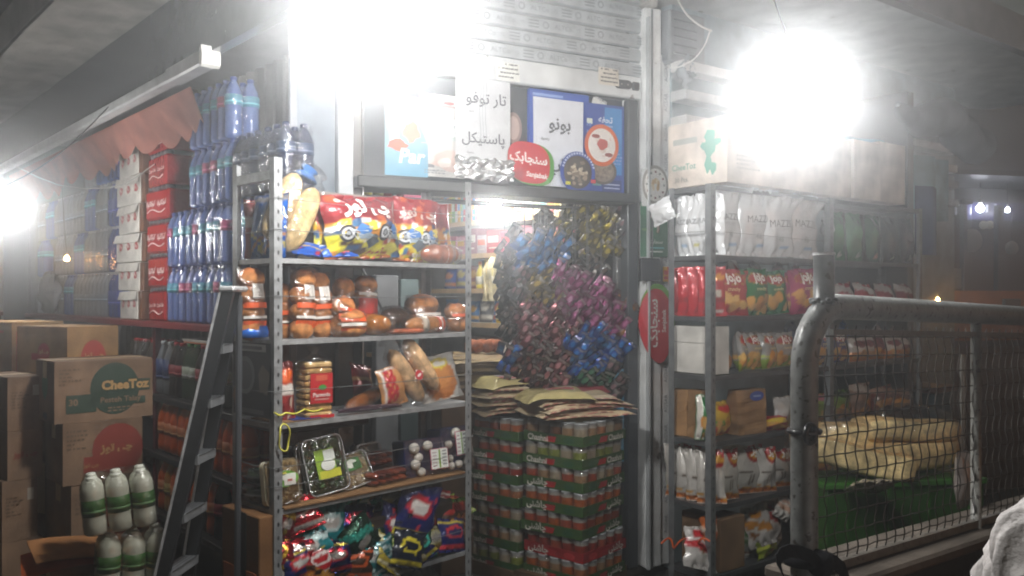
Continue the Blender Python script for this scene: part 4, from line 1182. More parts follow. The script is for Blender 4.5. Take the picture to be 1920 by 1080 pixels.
# ================================================================ BREAD RACK, BOTTOM: heap of foil bags
cr = thing('wooden_crate', 'brown wooden crate with a dark strap standing under the bread rack end', 'crate')
mb = MB().box(-.02, .05, .0, .28, 0, .33, c('7a5634'), .004); mb.build('crate_side', 'card', cr)
mb = MB().box(-.026, -.0205, .09, .13, 0, .332, c('23261f')); mb.build('strap', 'plastic', cr)
mb = MB().box(-.0235, -.0203, .02, .26, 0, .12, c('b5622c')); mb.build('orange_print', 'print', cr)
put(cr, RACK, -.035, .01, .365)
heap_cols = [('b01c28', 'e0d8d4', 'red'), ('10182a', 'd8c832', 'black and yellow'), ('12777e', 'c8e0e0', 'teal'), ('151f5c', 'c0303a', 'navy blue'), ('3a2416', 'c85a2a', 'brown'), ('9a8a2c', 'e0dcb8', 'gold'), ('1a3a2a', '40b8a8', 'dark green'), ('7fa02a', 'e0e0a0', 'lime green'), ('8a1a24', 'd8b43a', 'dark red')]
heap = [  # u, v of the bag centre, width px, height px, colour, tilt, place words
 (560, 968, 92, 58, 0, -14, 'red foil snack bag at the top left of the heap'), (548, 1003, 84, 44, 1, -6, 'black and yellow snack bag under the red one at the left of the heap'),
 (616, 990, 66, 80, 2, 6, 'teal snack bag with a round emblem in the left part of the heap'), (556, 1042, 88, 56, 0, 4, 'red foil snack bag at the lower left of the heap'),
 (640, 952, 70, 40, 6, -8, 'dark green snack bag tucked under the cardboard edge at the left'), (700, 946, 66, 38, 3, -10, 'navy blue snack bag tucked under the cardboard edge at the middle'),
 (672, 982, 74, 62, 3, 10, 'navy blue snack bag with yellow flecks near the middle of the heap'), (724, 990, 60, 74, 3, 24, 'navy blue snack bag crumpled behind the big round emblem bag'),
 (768, 962, 74, 96, 3, 20, 'navy blue snack bag with a red oval emblem at the top of the heap'), (800, 940, 50, 36, 0, 30, 'red foil snack bag tipped on its side at the top right of the heap'),
 (778, 1008, 56, 60, 8, 12, 'dark red snack bag with a round emblem right of the middle'), (640, 1034, 96, 46, 5, -14, 'gold edged snack bag lying across the lower left of the heap'),
 (706, 1026, 84, 66, 6, -24, 'dark green shiny snack bag in the lower middle of the heap'), (730, 1044, 70, 60, 5, 36, 'gold snack bag turned on its corner in the lower middle'),
 (596, 1068, 80, 50, 4, 6, 'brown snack bag at the bottom left of the heap'), (668, 1068, 86, 56, 4, -10, 'brown snack bag at the bottom middle of the heap'),
 (760, 1058, 60, 60, 1, 18, 'black and yellow snack bag at the bottom right of the heap'), (838, 985, 54, 74, 4, -6, 'brown snack bag with a red and green head beside the right post'),
 (868, 975, 46, 70, 4, 8, 'brown snack bag at the right post, outermost of the heap'), (848, 948, 52, 30, 7, -14, 'lime green snack bag on top of the brown bags at right'),
 (874, 954, 42, 30, 7, -24, 'lime green snack bag poking out past the right post'), (800, 1070, 52, 44, 3, -30, 'navy blue shiny snack bag on the dark floor at bottom right'), (808, 972, 40, 50, 8, -8, 'dark red snack bag between the emblem bag and the brown bags')]
for i, (u, v, wp, hp, ci, ry, lab) in enumerate(heap):
    b = .03 + .012 * (i % 4) + (.10 if v < 960 else .0) - (.05 if v > 1035 else 0)
    a, z = RACK.at(u, v, b)
    d = RACK.pt(a, b, z).y
    w, h = wp * d / 1600 * 1.25, hp * d / 1600 * 1.15
    base, acc, nm = c(heap_cols[ci][0]), c(heap_cols[ci][1]), heap_cols[ci][2]
    ls = [(ellm(.5, .6, .33, .2), acc if ci != 3 else c('b8283a')), (ellm(.5, .6, .24, .12), c('d8d4d0') if ci in (2, 3) else base), (band(.08, .2), c('c8b832') if ci in (1, 3, 5) else acc)] if i % 2 == 0 or ci == 3 else [(band(.62, .8, .2), acc), (band(.1, .16), acc)]
    if ci == 4: ls = [(band(.68, .9), c('9a2420')), (band(.9, .97), c('3f8a30'))] + puffs(i, 14, (.1, .08, .9, .6), [c('b5742c'), c('c88a3a'), c('8a4a1c'), c('d8a040')])
    P = Pouch(w, h, .05, D(base, *ls, *puffs(i + 50, 4, (.1, .1, .9, .9), [acc, c('20242c')], (.03, .07))), 16, 18, 60 + i, crinkle=1.5)
    o = P.mb.build('snack_bag', 'shiny_foil' if i % 3 == 0 else 'foil', None, True); tag(o, lab, 'snack bag', 'heap of shiny snack bags on the bottom shelf')
    put(o, RACK, a, b, max(z - h / 2, .37), -24 + (i * 37 % 20) - (20 if hp < 45 else 0), ry, (i * 53 % 30) - 15)
# support under the heap
mb = MB().box(.05, .94, .06, .30, 0, .22, c('3a3028'), .01); o = mb.build('crate', 'card'); put(o, RACK, 0, 0, .362); tag(o, 'dark crate under the heap of snack bags', 'crate')

# more goods that fill the shelves
for i, (u, v, wp, hp, ci, ry, lab) in enumerate((
 (590, 1018, 70, 54, 2, -20, 'teal and silver snack bag under the emblem bag at the left'), (532, 975, 40, 60, 8, 10, 'dark red snack bag right at the left post'), (655, 1012, 70, 50, 5, 12, 'gold and white snack bag in the middle left of the heap'),
 (690, 1000, 60, 60, 6, -30, 'dark green snack bag near the middle of the heap'), (748, 1024, 66, 54, 3, -14, 'navy blue snack bag under the round emblem bags'), (830, 1020, 60, 50, 4, 22, 'brown snack bag low at the right of the heap'),
 (536, 1066, 60, 46, 8, -12, 'dark red snack bag at the bottom left corner by the post'), (722, 1068, 60, 46, 1, 10, 'black and yellow snack bag at the bottom middle'), (650, 930, 54, 36, 2, 12, 'teal snack bag peeping out below the cardboard lining'), (746, 934, 50, 32, 5, -16, 'gold snack bag peeping out below the cardboard lining'))):
    b = .02 + .012 * (i % 3) + (.12 if v < 940 else 0); a, z = RACK.at(u, v, b); d = RACK.pt(a, b, z).y
    base, acc = c(heap_cols[ci][0]), c(heap_cols[ci][1])
    P = Pouch(wp * d / 1600 * 1.3, hp * d / 1600 * 1.2, .05, D(base, (band(.55, .75, .3), acc), (ellm(.5, .4, .25, .15), c('d0ccc8')), *puffs(i + 90, 5, (.1, .1, .9, .9), [acc, c('1c2028'), c('c8b43a')], (.04, .08))), 16, 18, 95 + i, crinkle=1.5)
    o = P.mb.build('snack_bag', 'shiny_foil' if i % 2 else 'foil', None, True); tag(o, lab, 'snack bag', 'heap of shiny snack bags on the bottom shelf'); put(o, RACK, a, b, max(z - P.h / 2, .37), -20 + (i * 29 % 18), ry, (i * 47 % 30) - 15)
for (lab, u0, v0, u1, v1, b, sd, ry, rz, bands) in (
 ('bag of buns behind the tall pair on the second shelf', 560, 504, 604, 620, .19, 131, 0, 0, LABS), ('bag of buns behind the squat orange one on the second shelf', 622, 524, 662, 616, .2, 132, 3, 0, LABS),
 ('bag of brown buns lying behind the long roll pack', 762, 556, 822, 612, .19, 133, 0, 4, ((.4, .5, OR2), (.2, .26, OR1))), ('small bag of buns at the right post of the second shelf', 838, 572, 876, 624, .16, 134, 0, -4, ((.5, .62, OR1),))):
    bun_bag(lab, u0, v0, u1, v1, b, sd, ry, rz, -4, bands, False, None)
loaf_bag('long_bread', 'second brown bread lying behind the red dotted bun bag on the third shelf', 'bread', RACK, RACK.slot(690, 690, 760, 745, .22)[0], .25, z3, .036, .26, (c('9a5a2c'), c('7d441f')), rz=4, knot=False, seed=17)
food_tray('herb_tray', 'dark herb tray at the back left of the vegetable shelf', 'tray', (522, 830, 566, 900), .2, GRN, 'herbs', c('2a2e2a'), [], rx=-8, seed=15, lumps=18)
bag('snack_bag', 'red snack bag at the far back right of the top shelf', 'snack bag', RACK, (806, 378, 850, 470), .2, moto_design(19), [], seed=28, rx=-5, zfix=SZ[0] + .004, group='red motorcycle snack bags')
bag('snack_bag', 'dark red snack bag behind the upright blue bags on the top shelf', 'snack bag', RACK, (462, 372, 512, 440), .26, D(c('7d2a2c'), (band(.5, .7), c('b8a8a0'))), [], seed=29, rx=-5, zfix=SZ[0] + .004)

order = [0, 3, 2, 8, 6, 3, 1, 2, 3, 5, 4, 0, 7]
for (row, v, b, n, words) in (('back', 958, .15, 12, 'in the back row of the heap'), ('front', 1052, .005, 11, 'in the lowest front row of the heap')):
    for k in range(n):
        u = 532 + k * (345 / n) + (k * 13 % 9); ci = order[(k * 5 + (3 if row == 'front' else 0)) % len(order)]
        a, z = RACK.at(u, v + (k * 29 % 17) - 8, b); d = RACK.pt(a, b, z).y
        base, acc = c(heap_cols[ci][0]), c(heap_cols[ci][1])
        P = Pouch(58 * d / 1600 * 1.3, 56 * d / 1600 * 1.1, .05, D(base, (ellm(.5, .58, .34, .2), acc), (ellm(.5, .58, .24, .11), c('c8c4c0') if k % 2 else base), (band(.08, .2), acc), (band(.84, .93), c('c8b43a') if ci in (1, 3, 6) else acc)), 14, 16, 700 + k + (50 if row == 'front' else 0), crinkle=1.6)
        o = P.mb.build('snack_bag', 'shiny_foil' if k % 3 == 0 else 'foil', None, True)
        tag(o, '%s snack bag %s, %s from the left' % (heap_cols[ci][2], words, ORD[k]), 'snack bag', 'heap of shiny snack bags on the bottom shelf')
        put(o, RACK, a, b, max(z - P.h / 2, .37), -22 + (k * 31 % 16), (k * 47 % 40) - 20, (k * 53 % 30) - 15)
# ================================================================ LEFT: bottle wall
bs = thing('bottle_shelf', 'red edged steel shelving along the left wall that carries the bottles', 'shelf')
for z, col, nm, dep in ((1.362, '7e1d24', 'red_shelf', .40), (.965, '2e2a2a', 'dark_shelf', .40), (.655, '2e2a2a', 'dark_shelf', .40), (.335, '2e2a2a', 'dark_shelf', .40)):
    mb = MB().box(-5.2, .95, -.03, dep, z - .035, z - .002, c(col), .004)
    o = mb.build(nm, 'paint', bs); put(o, LEFT, 0, 0, 0)
for a in (-4.9, -3.0, -1.42, -.64, .9):
    mb = MB().box(a - .018, a + .018, .0, .034, 0, 1.325, c('5c1c22'), .003); o = mb.build('post', 'paint', bs); put(o, LEFT, 0, 0, 0)

PROTO = {}
def bottle_meshes(kind):
    if kind in PROTO: return PROTO[kind]
    if kind == 'water':
        H, R = .292, .041
        body, lab, cap = c('7f9ee6'), c('58b0cc'), c('3c5cb0')
        prof = [(.03, 0), (R, .012), (R * .95, .02), (R, .03), (R * .93, .045), (R, .06), (R * .93, .075), (R, .09), (R * .95, .1), (R, .17), (R * .95, .18), (R, .2), (R * .9, .225), (R * .6, .255), (.014, .272), (.0135, .28)]
        lz = (.155, .205); mat = 'pet'
    elif kind == 'pink_water':
        H, R = .292, .041
        body, lab, cap = c('8aa2e4'), c('c85888'), c('3c5cb0')
        prof = [(.03, 0), (R, .012), (R * .95, .02), (R, .03), (R * .93, .045), (R, .06), (R * .93, .075), (R, .09), (R * .95, .1), (R, .17), (R * .95, .18), (R, .2), (R * .9, .225), (R * .6, .255), (.014, .272), (.0135, .28)]
        lz = (.155, .205); mat = 'pet'
    elif kind == 'shaded_water':  # same bottle as the plain water one, shade put into its darker colours
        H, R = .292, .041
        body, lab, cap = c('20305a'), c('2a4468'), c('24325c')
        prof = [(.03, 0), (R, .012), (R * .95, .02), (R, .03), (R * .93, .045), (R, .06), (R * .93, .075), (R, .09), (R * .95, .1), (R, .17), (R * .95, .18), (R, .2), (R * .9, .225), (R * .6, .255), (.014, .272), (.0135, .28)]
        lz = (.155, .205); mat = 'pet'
    elif kind == 'clear':
        H, R = .292, .041
        body, lab, cap = c('c2cad2'), c('98a8b4'), c('c8ccd0')
        prof = [(.03, 0), (R, .012), (R * .93, .03), (R, .05), (R * .93, .07), (R, .09), (R, .16), (R * .93, .18), (R, .2), (R * .85, .23), (R * .5, .26), (.014, .274), (.0135, .282)]
        lz = (.1, .15); mat = 'pet'
    elif kind == 'deep':
        H, R = .292, .041
        body, lab, cap = c('3c5fc0'), c('2a48b0'), c('c9ccd2')
        prof = [(.03, 0), (R, .012), (R * .93, .03), (R, .05), (R, .16), (R * .93, .18), (R, .2), (R * .85, .23), (R * .5, .26), (.014, .274), (.0135, .282)]
        lz = (.08, .17); mat = 'pet'
    elif kind == 'cola':
        H, R = .285, .043
        body, lab, cap = c('1e1210'), c('a02028'), c('b8202a')
        prof = [(.03, 0), (R, .012), (R, .06), (R * .9, .09), (R, .12), (R, .17), (R * .95, .19), (R * .6, .235), (.015, .262), (.0145, .275)]
        lz = (.11, .17); mat = 'plastic'
    elif kind == 'sprite':
        H, R = .285, .043
        body, lab, cap = c('1f5a34'), c('c9d4c0'), c('3c8a44')
        prof = [(.03, 0), (R, .012), (R, .06), (R * .9, .09), (R, .12), (R, .17), (R * .95, .19), (R * .6, .235), (.015, .262), (.0145, .275)]
        lz = (.11, .17); mat = 'pet'
    elif kind == 'cloudy':
        H, R = .285, .043
        body, lab, cap = c('9aa0a6'), c('24407c'), c('d0d2d4')
        prof = [(.03, 0), (R, .012), (R, .06), (R * .92, .09), (R, .12), (R, .17), (R * .95, .19), (R * .6, .235), (.015, .262), (.0145, .275)]
        lz = (.08, .19); mat = 'pet'
    elif kind == 'orange':
        H, R = .285, .045
        body, lab, cap = c('ea6a20'), c('e08a50'), c('e0a050')
        prof = [(.03, 0), (R, .012), (R, .05), (R * .9, .08), (R, .11), (R, .17), (R * .95, .19), (R * .6, .235), (.015, .262), (.0145, .275)]
        lz = (.1, .16); mat = 'plastic'
    elif kind == 'juice':
        H, R = .285, .045
        body, lab, cap = c('c98a2a'), c('c9b060'), c('d8cfc0')
        prof = [(.03, 0), (R, .012), (R, .05), (R * .9, .08), (R, .11), (R, .17), (R * .95, .19), (R * .6, .235), (.015, .262), (.0145, .275)]
        lz = (.1, .16); mat = 'plastic'
    elif kind == 'milk':
        H, R = .2, .038
        body, lab, cap = c('d2d4c6'), c('3a6a2c'), c('d6d8cc')
        prof = [(.03, 0), (R, .008), (R, .045), (R * .97, .054), (R, .063), (R, .128), (R * .98, .148), (R * .86, .165), (R * .62, .175), (.02, .179), (.019, .185)]
        lz = (.066, .122); mat = 'plastic'
    top = prof[-1]
    m1 = MB().lathe(prof, body, 14).mesh('bottle', mat, True)
    # label band follows the outline
    pr = [(r * 1.02 + .0006, z) for r, z in prof if lz[0] <= z <= lz[1]]
    pr = [(max(r for r, z in pr) if pr else R, lz[0])] + pr + [(max(r for r, z in pr) if pr else R, lz[1])]
    pr = [(R * 1.02, lz[0]), (R * 1.02, (lz[0] + lz[1]) / 2), (R * 1.02, lz[1])]
    mbl = MB().lathe(pr, lab, 14)
    V = np.array(mbl.v); 
    mbl.lathe([(R * 1.03, lz[0] + .012), (R * 1.03, lz[0] + .02)], tuple(min(1, x * 1.8 + .1) for x in lab), 14)
    m2 = mbl.mesh('label_band', 'print', True)
    m3 = MB().lathe([(.0165, top[1] - .006), (.0168, top[1] + .008), (.014, top[1] + .012)], cap, 12).mesh('cap', 'plastic', True)
    PROTO[kind] = (m1, m2, m3, R, H)
    return PROTO[kind]
WRAP = {}
def pack(name, label, cat, fr, a, b, z, kinds, nx, ny, group=None, rz=0, ry=0, gap=1.03, wrap=True, only_front=None):
    t = thing(name, label, cat, group)
    R, H = bottle_meshes(kinds[0])[3:]
    s = R * 2 * gap
    for j in range(ny):
        for i in range(nx):
            m1, m2, m3, _, _ = bottle_meshes(kinds[(i + j * nx) % len(kinds)])
            o = link('bottle', m1, t); o.location = ((i - (nx - 1) / 2) * s, (j - (ny - 1) / 2) * s, 0); o.rotation_euler = (0, 0, i * 1.3 + j)
            q = link('label_band', m2, o); q = link('cap', m3, o)
    if wrap:
        k = (nx, ny, round(R, 4), round(H, 3), kinds[0] == 'milk')
        if k not in WRAP:
            w, dp = nx * s, ny * s
            def fn(u, v):
                A = 2 * math.pi * u
                e = 1 - max(0, (v - .72) / .28) ** 1.5 * .16
                x = math.copysign(abs(math.cos(A)) ** .35, math.cos(A)) * w / 2 * 1.01 * e
                y = math.copysign(abs(math.sin(A)) ** .35, math.sin(A)) * dp / 2 * 1.02 * e
                nn = .004 * mnoise.noise(Vector((x * 40, y * 40, v * 9)))
                y += -.005 * math.cos(x / s * 2 * math.pi + (math.pi if nx % 2 == 0 else 0)) * (1 if math.sin(A) < 0 else -1) * .8
                return (x + nn, y + nn, .002 + v * (H - .006))
            WRAP[k] = MB().grid(fn, 60, 12, (1, 1, 1)).mesh('shrink_wrap', 'cloudy_film' if kinds[0] == 'milk' else 'pack_film', True)
        link('shrink_wrap', WRAP[k], t)
    put(t, fr, a, b, z, 0, ry, rz)
    return t
def la(u, v=560, b=0): return LEFT.at(u, v, b)[0]
z0 = 1.362
# water packs near the bread rack: three columns of three bottles
rowname = ['bottom', 'second', 'third', 'fourth', 'top']
colname = ['next to the red cola cases', 'in the middle', 'next to the bread rack']
for r in range(4):
    for k in range(3):
        if r == 2 and k == 0: continue
        if r == 3 and k == 0: continue
        a = -.36 + .27 * k + (.05 if r >= 2 else 0)
        kinds = [['water', 'water', 'pink_water'], ['pink_water', 'water', 'water'], ['water', 'pink_water', 'water']][(k + r) % 3]
        pack('water_pack', 'shrink wrapped blue water bottles in the %s row, %s' % (rowname[r], colname[k]), 'water pack', LEFT, a, .09, z0 + .294 * r, kinds, 3, 2, 'water bottle packs beside the bread rack')
for r in range(1, 3):
    for k in range(2):
        pack('water_pack', 'shrink wrapped blue water bottles behind the bread rack top, %s row, %s' % (rowname[r], ('left pack', 'right pack')[k]), 'water pack', LEFT, .50 + .27 * k, .09, z0 + .294 * r, ['shaded_water'] if r > 1 else ['water', 'water', 'pink_water'], 3, 2, 'water bottle packs beside the bread rack')
# red cola cases
def cola_case(k, z):
    t = thing('cola_case', ['lowest red Coca-Cola case of the column', 'second red cola case from the shelf', 'third red cola case from the shelf', 'fourth red cola case from the shelf', 'fifth red Coca-Cola case, just below the top one', 'topmost red cola case, dim near the ceiling'][k], 'case', 'column of red cola cases')
    h = .185
    mb = MB().box(-.15, .15, 0, .2, .0, h - .022, c('b01822'), .012)
    mb.build('case_wrap', 'foil', t)
    mb = MB()
    f = lambda cx, cz: (lambda x, y: (cx + x, -.0025, cz + y + .04 * x))
    s = 'Coca-Cola' if k in (0, 4) else 'کوکاکولا'
    for cx in (-.07, .08): mb.text(s, f(cx, .088), .12, c('ecdfdc'), .02, .25, .05)
    P = [f(0, .048)(x / 20 * .24 - .12, .012 * math.sin(x / 20 * 6.28)) for x in range(21)]
    mb.tube(P, .004, c('e2cfcc'), 4)
    mb.build('lettering', 'print', t)
    for j in range(5):
        mb = MB().lathe([(.026, 0), (.0265, .016), (.024, .02)], c('4a4c50'), 12, (-.12 + .06 * j, .03, h - .0215)); mb.build('can_top', 'steel', t, True)
    put(t, LEFT, la(292) + .01, .0, z, 0, (k * 37 % 5 - 2) * .3, (k * 23 % 7) - 3)
for k in range(6): cola_case(k, z0 + .186 * k)
# white cartons with red marks
for k in range(6):
    t = thing('white_carton', ['lowest white carton with three red fruit marks', 'second white carton from the shelf with red fruit marks', 'third white carton from the shelf with red fruit marks, taped', 'fourth white carton from the shelf with red fruit marks', 'fifth white carton from the shelf, under the open flap', 'topmost white carton with its flap crossed by a cable'][k], 'carton', 'column of white cartons')
    h = .168
    mb = MB().box(-.215, .17, 0, .24, .001, h - .002, c('d6d2cb'), .004); mb.build('carton_body', 'card', t)
    mb = MB().box(.1705, .235, .004, .22, .001, h - .004, c('6e4a34'), .003); mb.build('brown_side', 'card', t)
    mb = MB()
    for j in range(3):
        f = lambda x, y, j=j: (-.135 + .12 * j + x, -.0022, h * .55 + y)
        mb.disc(f, .027, .024, c('b83a40'), 12, .2, j); mb.disc(lambda x, y, j=j: (-.145 + .12 * j + x, -.0033, h * .57 + y), .007, .012, c('ddd6d0'), 8, .2)
        mb.disc(lambda x, y, j=j: (-.122 + .12 * j + x, -.0033, h * .53 + y), .006, .009, c('ddd6d0'), 8, .2)
    mb.build('printed_mark', 'print', t)
    mb = MB().grid(lambda u, v: (-.215 + .385 * u, -.004 - .012 * v * (1 + .3 * math.sin(u * 5 + k)), h * .98 - .05 * v), 8, 3, c('cfcbc4')); mb.build('flap', 'card', t)
    put(t, LEFT, la(243), .0, z0 + .1685 * k, 0, (k * 29 % 5 - 2) * .25, (k * 17 % 7) - 3)
mb = MB()
mb.poly([(-.1, 0), (.1, .0), (.09, .17), (.02, .2), (-.03, .12)], 0, .12, c('c22c26'))
mb.poly([(-.09, 0.005), (.1, .005), (.1, .03), (-.09, .03)], -.003, -.0005, c('e0b832')); mb.disc(lambda x, y: (.03 + x, -.0025, .1 + y), .045, .06, c('e0c25a'), 16); mb.disc(lambda x, y: (.03 + x, -.0035, .1 + y), .03, .045, c('d8cfc0'), 16)
o = mb.build('snack_carton', 'paper'); put(o, LEFT, la(258, 300), .03, z0 + .1685 * 6 + .003, 0, -3); tag(o, 'red and yellow carton lying on the white cartons', 'carton')
mb = MB().box(-.03, .03, 0, .04, 0, .34, c('3a3836'), .004); o = mb.build('dark_plank', 'card'); put(o, LEFT, la(268, 270), .2, z0 + 1.03, 0, 38); tag(o, 'dark plank slanting above the red and yellow carton', 'plank')
# farther packs of bottles: three rows
names = {'deep': 'deep blue', 'clear': 'clear', 'water': 'pale blue'}
fk = ['deep', 'clear', 'clear', 'clear', 'clear', 'clear', 'clear', 'clear', 'clear', 'clear', 'clear']
for k in range(11):
    for r in range(4):
        if r == 3 and k not in (0, 1, 2): continue
        a = la(206) - .12 - .272 * k
        if k in (6,) and r < 2: continue
        kd = fk[k] if (k + r) % 4 else ('water' if fk[k] == 'clear' else fk[k])
        pack('bottle_pack', 'shrink wrapped %s bottles in the %s row, %s pack beyond the white cartons' % (names[kd], rowname[r], ORD[k]), 'bottle pack', LEFT, a, .09, z0 + .294 * r, [kd], 3, 1, 'bottle packs beyond the white cartons')
mb = MB().box(-.02, .02, 0, .03, 0, 1.2, c('5a5c60'), .004); o = mb.build('shelf_upright', 'paint'); put(o, LEFT, la(66), -.04, z0); tag(o, 'grey upright standing between the far bottles', 'upright')
a = la(102)
P = Pouch(.26, .3, .14, D(c('c4c6c8')), seed=91, crinkle=3)
o = P.mb.build('plastic_bag', 'shiny_foil', None, True); put(o, LEFT, a, -.03, z0 + .01); tag(o, 'crumpled bright plastic bag among the far bottles', 'bag')
t = bulb('tiny orange light among the far bottles', LEFT.pt(la(125, 485, -.06), -.06, LEFT.at(125, 485, -.06)[1]), .05, .018, LEFT.pt(la(125), -.03, 2.3), (1, .5, .18), 'small coloured lights')

# cable in front of the cartons
CP = [world(30, 312, 5.3), world(70, 332, 5.15), world(110, 347, 5.0), world(160, 354, 4.88), world(205, 352, 4.78), world(235, 345, 4.6), world(262, 328, 4.5), world(300, 300, 4.4)]
mb = MB().tube([CP[i].lerp(CP[i + 1], f / 4) for i in range(7) for f in range(4)], .003, c('9a9a96'), 6)
tag(mb.build('cable', 'plastic', None, True), 'pale cable sagging from the gutter across the white cartons', 'cable')

# soda bottles under the red shelf
zA, zB, zC = .965, .655, .335
kA = [['cola', 'cola', 'cola'], ['cola', 'cola', 'cloudy'], ['cloudy', 'cola', 'cola'], ['sprite', 'sprite', 'cola'], ['cloudy', 'cloudy', 'sprite']]
nA = ['red capped cola bottles at the left end of the upper dark shelf', 'red capped cola bottles next to the left end of the upper dark shelf', 'cola and clear bottles in the middle of the upper dark shelf', 'green soda bottles on the upper dark shelf', 'clear bottles with dark blue labels behind the ladder top']
for k in range(5):
    pack('soda_pack', nA[k], 'soda pack', LEFT, -.98 + .285 * k, .09, zA, kA[k], 3, 2, 'soda packs under the red shelf')
for k, lab in enumerate(('orange soda pack left of the ladder on the middle dark shelf', 'orange soda pack seen through the ladder on the middle dark shelf', 'orange soda pack between ladder and bread rack on the middle dark shelf', 'orange soda pack behind the end of the bread rack on the middle dark shelf')):
    pack('soda_pack', lab, 'soda pack', LEFT, -.47 + .292 * k, .09, zB, ['orange'], 3, 2, 'orange soda packs')
for k, lab in enumerate(('orange and yellow soda pack left of the ladder on the lowest dark shelf', 'dark orange soda pack seen through the ladder on the lowest dark shelf', 'green and orange soda pack behind the ladder foot')):
    pack('soda_pack', lab, 'soda pack', LEFT, -.47 + .292 * k, .09, zC, [['orange', 'juice', 'orange'], ['orange', 'cola', 'orange'], ['sprite', 'orange', 'cola']][k], 3, 2, 'soda packs on the lowest dark shelf')
mb = MB()
for k, col in enumerate(('c8c4bc', 'a8a49c', 'b5622c')): mb.box(-.16 + .01 * k, .17, -.02, .2, .004 - .007 * k + .014, .01 - .007 * k + .014, c(col))
o = mb.build('card_stack', 'card'); put(o, LEFT, la(352, 632), .05, zA + .288); tag(o, 'thin stack of card sheets lying on the soda bottles under the red shelf', 'card')

# ================================================================ STEP LADDER
ld = thing('step_ladder', 'dark grey aluminium step ladder leaning beside the bread rack', 'ladder')
def lerp(p, q, f): return tuple(p[i] + (q[i] - p[i]) * f for i in range(3))
Nt, Nb = (-1.025, 3.02, 1.515), (-1.345, 2.94, 0.0)         # near stile top, foot
Ft, Fb = (-1.035, 3.12, 1.515), (-1.315, 3.22, 0.0)         # far stile
def stile(p, q, wid, name):
    mb = MB()
    n0 = len(mb.v)
    V = []
    for (x, y, z) in (q, p):
        V += [(x, y - .011, z), (x + wid, y - .011, z), (x + wid, y + .011, z), (x, y + .011, z)]
    mb.add(V, [(0, 1, 5, 4), (1, 2, 6, 5), (2, 3, 7, 6), (3, 0, 4, 7), (3, 2, 1, 0), (4, 5, 6, 7)], c('2c2e31'))
    o = mb.build(name, 'paint', ld)
    mb = MB()
    V = []
    for (x, y, z) in (q, p):
        V += [(x - .009, y - .014, z), (x - .0008, y - .014, z), (x - .0008, y + .014, z), (x - .009, y + .014, z)]
    mb.add(V, [(0, 1, 5, 4), (1, 2, 6, 5), (2, 3, 7, 6), (3, 0, 4, 7), (3, 2, 1, 0), (4, 5, 6, 7)], c('c2c5c8'))
    mb.build('front_flange', 'steel', ld)
stile(Nt, Nb, .042, 'stile'); stile(Ft, Fb, .044, 'stile')
for k, v in enumerate((647, 748, 853, 960, 1066, 1200)):
    z = 1.5 + (555 - v) / 1600 * 3.02
    f = (1.515 - z) / 1.515
    p, q = lerp(Nt, Nb, f), lerp(Ft, Fb, f)
    mb = MB()
    V = []
    for (x, y, zz) in (p, q):
        V += [(x - .008, y, z - .03), (x + .046, y, z - .03), (x + .046, y, z), (x - .008, y, z)]
    mb.add(V, [(0, 3, 2, 1), (4, 5, 6, 7), (0, 1, 5, 4), (1, 2, 6, 5), (2, 3, 7, 6), (3, 0, 4, 7)], c('85888b'))
    for r in range(4):
        for (x0, x1) in ((.002 + .014 * r, .008 + .014 * r),):
            mb.add([(p[0] + x0, p[1] + .012, z + .0022), (p[0] + x1, p[1] + .012, z + .0022), (q[0] + x1, q[1] - .012, z + .0022), (q[0] + x0, q[1] - .012, z + .0022)], [(0, 1, 2, 3)], c('3a3c3e'))
    mb.build('tread', 'steel', ld)
mb = MB().box(-1.034, -.978, 3.0, 3.17, 1.516, 1.536, c('c9ccce'), .006); mb.build('top_cap', 'steel', ld)
# rear legs of the ladder
mb = MB()
mb.tube([(-1.0, 3.13, 1.5), (-1.02, 3.16, 0.0)], .012, c('45484c'), 8); mb.build('rear_leg', 'paint', ld)

# ================================================================ CARTONS ON THE LEFT
def dented(w, d, h, col, seed):
    mb = MB()
    def face(o, eu, ev, n):
        o, eu, ev, n = map(Vector, (o, eu, ev, n))
        def f(u, v):
            k = math.sin(math.pi * u) * math.sin(math.pi * v)
            e = .0025 * max(0, mnoise.noise(Vector((u * 5 + seed, v * 5, n.x * 3 + n.y * 7))))
            q = mnoise.noise(Vector((u * 2.2 + seed * 1.3, v * 2.2, n.x + n.y * 2)))
            return tuple(o + eu * u + ev * v - n * (k * .008 * abs(q) + e * (1 if 0 < u < 1 and 0 < v < 1 else 0)))
        mb.grid(f, 9, 9, col)
    face((0, 0, 0), (w, 0, 0), (0, 0, h), (0, -1, 0)); face((w, d, 0), (-w, 0, 0), (0, 0, h), (0, 1, 0))
    face((0, d, 0), (0, -d, 0), (0, 0, h), (-1, 0, 0)); face((w, 0, 0), (0, d, 0), (0, 0, h), (1, 0, 0))
    face((0, 0, h), (w, 0, 0), (0, d, 0), (0, 0, 1)); face((0, d, 0), (w, 0, 0), (0, -d, 0), (0, 0, -1))
    return mb
KR = c('8a705a')
